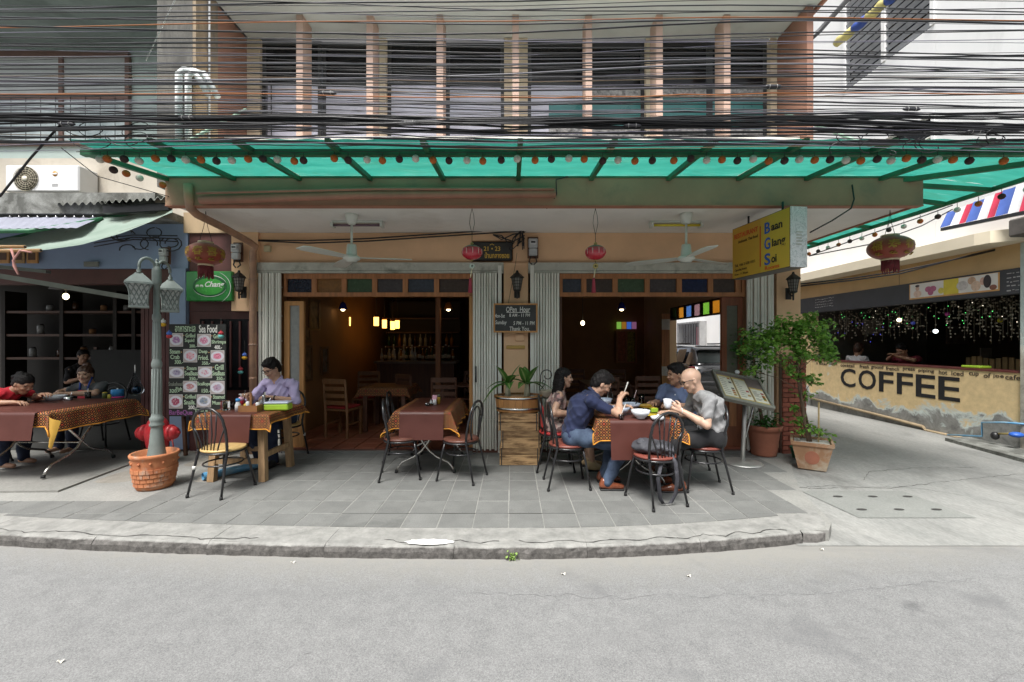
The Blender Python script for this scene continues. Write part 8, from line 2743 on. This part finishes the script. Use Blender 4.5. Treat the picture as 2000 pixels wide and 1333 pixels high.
def person(label, loc, phi, J=None, sk=None, top=None, bottom=None, sleeve=.55, hair='short', hairm=None, pitch=0.0, yaw=0.0, girth=1.0, hs=1.0, h=.0065, legs='long', shoe=None, collar=False, curl=(.6, .6), glasses=False, neckline=0, seed=1, palm=((0, 0, -1), (0, 0, -1)), group='diners and customers', fold=.008):
	j = dict(DEF)
	j.update(J or {})
	j = {k: A(v) for k, v in j.items()}
	t = thing('person', label, 'person', loc, phi, group)
	Rh = np.array(Matrix.Rotation(yaw, 3, 'Z') @ Matrix.Rotation(pitch, 3, 'Y'))
	hc = j['hc']
	H = lambda x, y, z: hc + Rh @ A((x, y, z)) * hs
	g = girth
	s = SDF(h, .018)
	s.el(H(-.012, 0, .03), A((.100, .078, .092)) * hs, .02, R=Rh)
	s.rc(H(.022, 0, -.012), H(.052, 0, -.088), .066 * hs, .030 * hs, .03)
	s.rc(H(.02, .03, -.06), H(.045, .012, -.09), .035 * hs, .026 * hs, .02)
	s.rc(H(.02, -.03, -.06), H(.045, -.012, -.09), .035 * hs, .026 * hs, .02)
	s.el(H(.072, .034, -.022), A((.020, .024, .020)) * hs, .02, R=Rh)
	s.el(H(.072, -.034, -.022), A((.020, .024, .020)) * hs, .02, R=Rh)
	s.rc(H(.080, .032, .028), H(.080, -.032, .028), .013 * hs, .013 * hs, .014)
	s.rc(H(.084, 0, .018), H(.104, 0, -.020), .008 * hs, .0125 * hs, .008)
	s.el(H(.098, .012, -.024), A((.010, .009, .008)) * hs, .006, R=Rh)
	s.el(H(.098, -.012, -.024), A((.010, .009, .008)) * hs, .006, R=Rh)
	s.el(H(.080, 0, -.048), A((.016, .024, .012)) * hs, .008, R=Rh)
	for sd in (1, -1):
		s.el(H(-.004, sd * .079, -.006), A((.017, .009, .032)) * hs, .006, R=Rh)
		s.el(H(.086, sd * .033, .012), A((.012, .016, .008)) * hs, .004, R=Rh, cut=True)
	s.rc(j['nk'] - A((.0, 0, .03)), H(-.028, 0, -.05), .060 * hs, .052 * hs, .02)
	s.rc(j['pel'], j['che'], .10 * g, .11 * g, .03, flat=((1, 0, 0), .7))
	s.rc(j['che'], j['nk'] - A((0, 0, .06)), .11 * g, .06, .03, flat=((1, 0, 0), .7))
	s.rc(j['shl'], j['shr'], .05, .05, .03)
	for q in 'lr':
		s.rc(j['sh' + q], j['el' + q], .047 * g, .040, .02)
		m_ = j['el' + q] + (j['wr' + q] - j['el' + q]) * .3
		s.rc(j['el' + q], m_, .040, .042, .015)
		s.rc(m_, j['wr' + q], .042, .026, .012)
		hand(s, j['wr' + q], j['hd' + q], (1 if q == 'l' else -1), curl[0 if q == 'l' else 1], hs, palm[0 if q == 'l' else 1])
		s.rc(j['hi' + q], j['kn' + q], .07, .052, .02)
		m_ = j['kn' + q] + (j['an' + q] - j['kn' + q]) * .3 + A((-.015, 0, 0))
		s.rc(j['kn' + q], m_, .052, .054, .02)
		s.rc(m_, j['an' + q], .054, .034, .02)
		s.rc(j['an' + q] + A((-.02, 0, -.045)), j['an' + q] + A((.13, 0, -.058)), .034, .026, .02)
	body = s.build('body', sk, t)
	f1, f2, f3 = seed * 1.7, seed * 2.3, seed * .9
	def folds(x, y, z):
		a = fold * (np.abs(np.sin(24 * z + 17 * x + 5 * np.sin(9 * y + f1) + f2)) * 1.3 - .8 + np.sin(55 * z - 31 * y + 6 * np.sin(14 * x + f3)) * .4)
		return a + fold * .9 * np.sin(19 * x + 24 * z + f1) * np.sin(21 * y + f2)
	s = SDF(.0085, .035)
	pel, che, nk = j['pel'], j['che'], j['nk']
	s.rc(pel + A((0, .05, -.03)) * 1, pel + A((0, -.05, -.03)), .115 * g, .115 * g, .04, flat=((1, 0, 0), .85))
	s.rc(pel, che, .145 * g, .15 * g, .04, flat=((1, 0, 0), .80))
	s.rc(che + A((0, .05, .0)), che + A((0, -.05, 0)), .118 * g, .118 * g, .04, flat=((1, 0, 0), .95))
	s.rc(che, nk - A((.005, 0, .055)), .14 * g, .088, .04, flat=((1, 0, 0), .82))
	for q in 'lr':
		sg = 1 if q == 'l' else -1
		s.rc(nk + A((-.01, sg * .05, -.05)), j['sh' + q], .060, .062 * g, .025)
		e = j['sh' + q] + (j['el' + q] - j['sh' + q]) * min(1, sleeve)
		s.rc(j['sh' + q], e, .061 * g, .055 * g, .018)
		if sleeve > 1:
			w = j['el' + q] + (j['wr' + q] - j['el' + q]) * (sleeve - 1)
			s.rc(e, w, .055 * g, .043, .015)
	up = unit(nk - che)
	ctr = H(-.02, 0, -.06) * .35 + nk * .65
	s.el(ctr + up * .05, (.072, .072, .055), .01, cut=True)
	shirt = s.build('shirt', top, t, disp=folds)
	if collar:
		c = SDF(.006, .008)
		n_ = 14
		a1 = unit(H(0, 0, -.05) - nk)
		u_ = unit(np.cross(a1, A((0, 1, 0))))
		if u_[0] < 0:
			u_ = -u_
		l_ = np.cross(a1, u_)
		base = nk - a1 * .012
		pts = [base + (u_ * math.cos(a) * .070 + l_ * math.sin(a) * .068) + a1 * (.018 - .030 * max(0, math.cos(a)) ** 2) for a in [.28 + (2 * PI - .56) * k / (n_ - 1) for k in range(n_)]]
		c.chain(pts, [.010] * n_)
		c.chain([p + a1 * .015 - unit(p - base) * .004 for p in pts], [.008] * n_)
		c.rc(pts[0], pts[0] + u_ * .02 - a1 * .04, .010, .006)
		c.rc(pts[-1], pts[-1] + u_ * .02 - a1 * .04, .010, .006)
		c.build('collar', top, t)
	s = SDF(.009, .03)
	s.rc(pel + A((.0, .07, -.035)), pel + A((0, -.07, -.035)), .112 * g, .112 * g, .03)
	for q in 'lr':
		s.rc(j['hi' + q], j['kn' + q], .098 * g, .074, .03)
		if legs == 'long':
			s.rc(j['kn' + q], j['kn' + q] * .65 + j['an' + q] * .35, .073, .070, .02)
			s.rc(j['kn' + q] * .65 + j['an' + q] * .35, j['an' + q] + A((0, 0, -.01)), .070, .054, .02)
	if legs == 'skirt':
		s.rc(j['knl'] * .9 + j['hil'] * .1, j['knr'] * .9 + j['hir'] * .1, .075, .075, .04)
		s.rc((j['knl'] + j['hil']) / 2, (j['knr'] + j['hir']) / 2, .085, .085, .05)
	s.build('trousers' if legs != 'skirt' else 'skirt', bottom, t, disp=lambda x, y, z: .004 * np.sin(40 * x + 25 * z + f1) + .0035 * np.sin(33 * z - 28 * x + 20 * y + f2))
	if shoe is not None:
		for q in 'lr':
			c = SDF(.006, .015)
			a = j['an' + q]
			z0 = .012
			c.rc((a[0] - .045, a[1], .050), (a[0] + .03, a[1], .048), .038, .042, .02)
			c.rc((a[0] + .03, a[1], .045), (a[0] + .155, a[1] + .005, .030), .042, .027, .02)
			c.rc((a[0] - .03, a[1], .085), (a[0] + .01, a[1], .09), .040, .040, .02)
			c.build('shoe', shoe, t, clip=lambda x, y, z: (.004 - z) + 0 * x + 0 * y)
			MB().bev((a[0] + .05, a[1], .007), (.25, .08, .014), .004).build('sole', mBlack, bpy.data.objects[t.children[-1].name] if False else t)
	hm = hairm or mHair
	if hair:
		c = SDF(.0065, .012)
		def region(x, y, z, lo, sl):
			xx, yy, zz = x - hc[0], y - hc[1], z - hc[2]
			xh = Rh[0, 0] * xx + Rh[1, 0] * yy + Rh[2, 0] * zz
			yh = Rh[0, 1] * xx + Rh[1, 1] * yy + Rh[2, 1] * zz
			zh = Rh[0, 2] * xx + Rh[1, 2] * yy + Rh[2, 2] * zz
			wob = .006 * np.sin(yh * 95) + .005 * np.sin(xh * 120 + yh * 60)
			side = np.where(np.abs(yh) > .05, .012, 0)
			return np.maximum((lo + sl * xh + wob - side) - zh, -.2)
		c.el(H(-.016, 0, .040), A((.106, .085, .095)) * hs, .01, R=Rh)
		c.el(H(-.045, 0, .0), A((.078, .080, .10)) * hs, .01, R=Rh)
		if hair == 'short':
			c.el(H(.045, .01, .100), A((.055, .065, .035)) * hs, .02, R=Rh)
			c.el(H(-.02, 0, .115), A((.075, .065, .035)) * hs, .02, R=Rh)
		lo, sl = (-.012, 1.05) if hair == 'short' else (-.02, 1.0)
		dsp = lambda x, y, z: .0026 * np.sin(130 * x + 40 * y + 60 * z + 3 * np.sin(50 * y)) + .002 * np.sin(170 * y + 90 * z)
		c.build('hair', hm, t, disp=dsp, clip=lambda x, y, z: region(x, y, z, lo, sl))
		if hair == 'long':
			d = SDF(.008, .03)
			r = random.Random(seed)
			for k in range(16):
				a = PI * .52 + (PI * .96) * k / 15
				top_ = H(-.01 + .072 * math.cos(a) - .01, .078 * math.sin(a), .03)
				mid_ = H(-.02 + .085 * math.cos(a), .095 * math.sin(a), -.08)
				lo_ = A((mid_[0] - .03, mid_[1] * 1.1, mid_[2] - .14 - r.uniform(0, .05)))
				d.chain([top_, mid_, lo_], [.026, .028, .018], .02)
			d.build('long_hair', hm, t, disp=lambda x, y, z: .006 * np.sin(90 * x + 80 * y + 14 * np.sin(25 * z)))
		if hair == 'bun':
			d = SDF(.007, .01)
			d.el(H(-.06, 0, .125), A((.045, .045, .04)) * hs)
			d.build('bun', hm, t, disp=lambda x, y, z: .004 * np.sin(110 * x + 90 * z))
		if hair == 'tail':
			d = SDF(.007, .015)
			d.el(H(-.10, 0, .07), A((.045, .04, .05)) * hs)
			d.chain([H(-.11, 0, .06), H(-.16, 0, .0), H(-.15, 0, -.10)], [.03, .028, .012])
			d.build('ponytail', hm, t, disp=lambda x, y, z: .004 * np.sin(110 * x + 90 * z))
	for sd in (1, -1):
		e = MB()
		e.ell(H(.081, sd * .033, .012), tuple(A((.007, .013, .0055)) * hs), 10, 6, R=Matrix(Rh.tolist()))
		e.build('eye', mEye, t)
		b = MB()
		b.tube([Vector(H(.094, sd * .016, .030)), Vector(H(.092, sd * .034, .036)), Vector(H(.080, sd * .052, .030))], [.003 * hs, .004 * hs, .0025 * hs], 5)
		b.build('eyebrow', mHair, t)
	MB().ell(H(.094, 0, -.049), tuple(A((.006, .020, .0065)) * hs), 10, 6, R=Matrix(Rh.tolist())).build('mouth', mLip, t)
	if glasses:
		gl = MB()
		for sd in (1, -1):
			rim = [(.106, .008, .026), (.104, .055, .028), (.102, .056, .002), (.104, .034, -.006), (.106, .010, .0)]
			gl.tube([Vector(H(x, sd * y, z)) for x, y, z in rim], .0032, 5, closed=True)
			gl.tube([Vector(H(.104, sd * .056, .024)), Vector(H(.03, sd * .084, .022)), Vector(H(-.01, sd * .086, .010))], .0035, 5)
		gl.tube([Vector(H(.107, .008, .016)), Vector(H(.107, -.008, .016))], .003, 5)
		gl.build('glasses', mBlack, t)
	return t, j, H
mNavy = cloth_mat('navy_polo_cloth', (.013, .02, .062))
def denim(key, a, b):
	m, nt, bs = node_mat(key)
	MATS[key] = m
	co = obj_co(nt)
	c = ramp(nt, noise_n(nt, 6, 5, .6, co), [(.35, a), (.68, b)])
	nt.links.new(c, bs.inputs['Base Color'])
	bs.inputs['Roughness'].default_value = .85
	bump(nt, bs, noise_n(nt, 30, 4, .6, co), .4, .006)
	return m
mJean = denim('washed_denim', (.018, .03, .062), (.085, .125, .195))
mJeanD = denim('dark_denim', (.012, .018, .045), (.03, .045, .09))
mDarkT = cloth_mat('black_trouser_cloth', (.012, .012, .014))
mLilac = M('lilac_shirt_cloth', (.46, .40, .62), .8, var=.08, scale=7, sheen=.2)
mBlueSh = M('chambray_cloth', (.16, .21, .36), .85, var=.1, scale=7, sheen=.1)
mGreyT = M('heather_grey_cloth', (.29, .29, .295), .9, var=.12, scale=40, sheen=.05)
mRedTee = cloth_mat('red_tee_cloth', (.50, .015, .03))
mSlate = cloth_mat('slate_tee_cloth', (.095, .10, .105))
mShoeB = M('brown_leather', (.22, .065, .03), .28, var=.25, scale=9, coat=.3)
mShoeT = M('beige_leather', (.50, .36, .20), .45, var=.1)
def floral():
	m, nt, bs = node_mat('flowered_cloth')
	co = obj_co(nt)
	v = mk(nt, 'ShaderNodeTexVoronoi', i_Scale=26.0)
	nt.links.new(co, v.inputs['Vector'])
	c = ramp(nt, v.outputs['Color'], [(.25, (.10, .07, .07)), (.45, (.42, .24, .22)), (.6, (.55, .45, .40)), (.8, (.22, .14, .14))])
	nt.links.new(c, bs.inputs['Base Color'])
	bs.inputs['Roughness'].default_value = .85
	return m
mFlor = floral()
p, j, H = person('man in a navy polo and washed jeans bent over his bowl with chopsticks', (.655, 4.58, 0), 0,
	dict(pel=(0, 0, .565), che=(.085, 0, .83), nk=(.215, 0, .99), hc=(.305, 0, 1.09), shl=(.17, .17, .935), shr=(.17, -.17, .935),
         elr=(.44, -.20, .80), wrr=(.485, -.06, .935), ell=(.40, .20, .80), wrl=(.52, .06, .83), hdr=(.45, .35, .55), hdl=(.7, -.3, .2),
         hil=(.02, .09, .55), hir=(.02, -.09, .55), knl=(.48, .12, .485), knr=(.52, -.12, .465), anl=(.36, .12, .09), anr=(.335, -.13, .09)),
	skA, mNavy, mJean, .62, 'short', None, .62, 0, 1.04, 1.0, shoe=mShoeB, collar=True, curl=(.7, .85), seed=1)
ch = MB()
hp = H(.0, 0, 0)
wr = j['wrr'] + unit(j['hdr']) * .11
for k in (0, 1):
	MB().cyl(Vector(wr) + Vector((-.02, .01 * k, -.07)), Vector(wr) + Vector((.04, -.01 + .02 * k, .10)), .004, n=6).build('chopstick', M('white_chopstick', (.74, .72, .66), .4), p)
MB().tube([Vector(j['nk']) + Vector((-.045, .06 * math.cos(a), .01 + 0 * a)) for a in (0, 1, 2, 3.1)], .004, 4).build('collar_seam', mNavy, p)
p, j, H = person('woman with long black hair in a flowered blouse sitting behind the man in navy', (.50, 5.2, 0), 0,
	dict(pel=(0, 0, .545), che=(.04, 0, .79), nk=(.08, 0, .955), hc=(.135, 0, 1.10), shl=(.06, .155, .90), shr=(.06, -.155, .90),
         elr=(-.01, -.225, .71), wrr=(.20, -.19, .70), ell=(.12, .22, .73), wrl=(.34, .12, .80), knl=(.42, .09, .49), knr=(.42, -.09, .49), anl=(.44, .09, .09), anr=(.46, -.10, .09)),
	skA, mFlor, mFlor, .35, 'long', None, .05, -.12, .86, .95, legs='skirt', shoe=mShoeT, seed=2)
p, j, H = person('broad man in a blue button shirt looking across the table', (2.14, 5.33, 0), PI + .72,
	dict(pel=(0, 0, .56), che=(.07, 0, .83), nk=(.12, 0, 1.0), hc=(.18, 0, 1.135), shl=(.09, .19, .94), shr=(.09, -.19, .94),
         elr=(.16, -.27, .76), wrr=(.40, -.18, .80), ell=(.16, .27, .76), wrl=(.38, .06, .80)),
	skB, mBlueSh, mDarkT, .62, 'short', None, .10, -.62, 1.16, 1.03, shoe=mShoeB, collar=True, seed=3)
for k in range(4):
	z = .98 - .085 * k
	MB().ell((.195 + .012 * k if k else .16, 0, z), (.006, .008, .008), 8, 5).build('button', mWhiteP, p)
p, j, H = person('bald man with glasses in a grey tee lifting a white cup', (2.055, 4.5, 0), PI - .04,
	dict(pel=(-.06, 0, .575), che=(-.03, 0, .84), nk=(.075, 0, 1.015), hc=(.165, 0, 1.135), shl=(.05, .18, .955), shr=(.05, -.18, .955),
         ell=(.10, .245, .71), wrl=(.31, .13, .835), elr=(.16, -.22, .73), wrr=(.36, -.10, .78), hdl=(.75, -.2, .45), hdr=(.8, .2, .0),
         hil=(-.02, .09, .56), hir=(-.02, -.09, .56), knl=(.42, .13, .50), knr=(.42, -.12, .50), anl=(.34, .13, .09), anr=(.30, -.12, .09)),
	skC, mGreyT, mDarkT, .66, None, None, .42, 0, 1.04, 1.03, shoe=mShoeB, curl=(.8, .5), glasses=True, seed=4, palm=((.2, -.9, .2), (0, 0, -1)), fold=.010)
MB().tube([Vector(j['wrl']) + Vector((.0, .031 * math.cos(a), .031 * math.sin(a))) for a in [2 * PI * k / 12 for k in range(12)]], .005, 5, closed=True).build('bracelet', mWhiteP, p)
cup = thing('cup', 'white china cup held up by the bald man', 'cup', (2.055 - .445, 4.5 - .085, .855))
MB().lathe([(.028, 0), (.036, .02), (.044, .095), (.040, .095), (.032, .02), (.0001, .012)], (0, 0, 0), 20).build('shell', mChina, cup)
MB().tube([(.042, 0, .075), (.066, 0, .068), (.066, 0, .035), (.038, 0, .025)], .006, 6).build('handle', mChina, cup)
p, j, H = person('man with black glasses in a lilac shirt eating at the timber-legged table', (-3.04, 5.66, 0), -PI / 2 - .10,
	dict(pel=(0, 0, .57), che=(.06, 0, .87), nk=(.10, -.015, 1.05), hc=(.165, -.04, 1.19), shl=(.07, .185, .99), shr=(.07, -.185, .985),
         ell=(.16, .29, .775), wrl=(.335, .08, .845), elr=(.20, -.30, .79), wrr=(.34, -.22, .88), hdl=(.55, -.75, .22), hdr=(.85, .1, .12),
         knl=(.44, .13, .50), knr=(.44, -.12, .50), anl=(.36, .12, .09), anr=(.30, -.12, .09)),
	skA, mLilac, mJeanD, 1.18, 'short', None, .48, -.28, 1.0, 1.0, shoe=mBlack, collar=True, curl=(.75, .7), glasses=True, seed=5)
w = j['wrl'] + (j['ell'] - j['wrl']) * .12
MB().tube([Vector(w) + Vector((.03 * math.cos(a), .008 * math.cos(a), .032 * math.sin(a))) for a in [2 * PI * k / 12 for k in range(12)]], .008, 6, closed=True).build('wristwatch', mBlack, p)
for q, l_ in (('r', .14), ('l', .12)):
	e = Vector(j['wr' + q] + unit(j['hd' + q]) * .10)
	MB().cyl(e + Vector((-.02, 0, .05)), e + Vector((.05, .02, -.08)), .005, n=6).build('cutlery', mSteel, p)
p, j, H = person('woman in a red tee leaning low over a white bowl at the stall', (-6.50, 5.2, .028), 0,
	dict(pel=(0, 0, .56), che=(.17, 0, .80), nk=(.41, 0, .93), hc=(.55, 0, 1.0), shl=(.34, .17, .89), shr=(.34, -.17, .88),
         elr=(.34, -.24, .79), wrr=(.60, -.15, .795), ell=(.46, .22, .80), wrl=(.70, .06, .86), hdl=(.8, -.2, .15), hdr=(.9, .1, .0)),
	skB, mRedTee, mJeanD, .45, 'tail', None, .55, -.15, .95, .97, shoe=None, seed=6)
p, j, H = person('smiling woman in a grey shirt and blue apron straps with her arms on the table', (-6.10, 6.30, .028), -PI / 2 - .12,
	dict(pel=(0, 0, .52), che=(.07, 0, .76), nk=(.12, 0, .91), hc=(.18, 0, 1.04), shl=(.09, .18, .865), shr=(.09, -.18, .865),
         ell=(.28, .28, .79), wrl=(.44, .06, .80), elr=(.28, -.28, .79), wrr=(.44, -.10, .80), hdl=(.6, -.7, .1), hdr=(.6, .7, .1)),
	skA, mSlate, mJeanD, .62, 'bun', mHairB, .12, .50, .98, 1.0, shoe=None, seed=7)
mApB = M('apron_blue', (.03, .07, .32), .8)
mApR = M('apron_red', (.40, .02, .04), .8)
for sd in (1, -1):
	MB().tube([(.135, sd * .055, 1.0), (.185, sd * .075, .92), (.205, sd * .06, .82)], .012, 6).build('apron_strap', mApB, p)
MB().bev((.215, 0, .755), (.02, .16, .13), .008).build('apron_bib', mApR, p)
p, j, H = person('person in dark clothes barely seen sitting deep in the eatery', (-8.6, 8.5, .03), -.4,
	dict(hc=(.12, 0, 1.22), nk=(.06, 0, 1.06)), skB, mDarkT, mDarkT, .9, 'tail', None, .2, 0, .95, 1.0, h=.010, seed=8)
p, j, H = person('person with brown hair in a white shirt seen from behind at the coffee counter', (7.88, 9.80, .18), .25,
	dict(), skB, M('white_tee_cloth', (.74, .73, .74), .85, var=.05), mJeanD, .9, 'short', mHairB, .15, 0, 1.0, 1.0, h=.010, seed=9, legs='long')
p, j, H = person('man in a maroon tee resting on the coffee counter with hands together', (8.12, 8.72, .22), PI + .25,
	dict(hc=(.20, 0, 1.14), nk=(.14, 0, 1.0), elr=(.24, -.22, .95), wrr=(.40, -.05, 1.02), ell=(.24, .22, .95), wrl=(.42, .05, 1.02), hdl=(.4, -.6, .5), hdr=(.4, .6, .5)),
	skB, cloth_mat('maroon_tee_cloth', (.20, .018, .035)), mJeanD, .6, 'short', None, .45, 0, 1.05, 1.0, h=.009, seed=10)
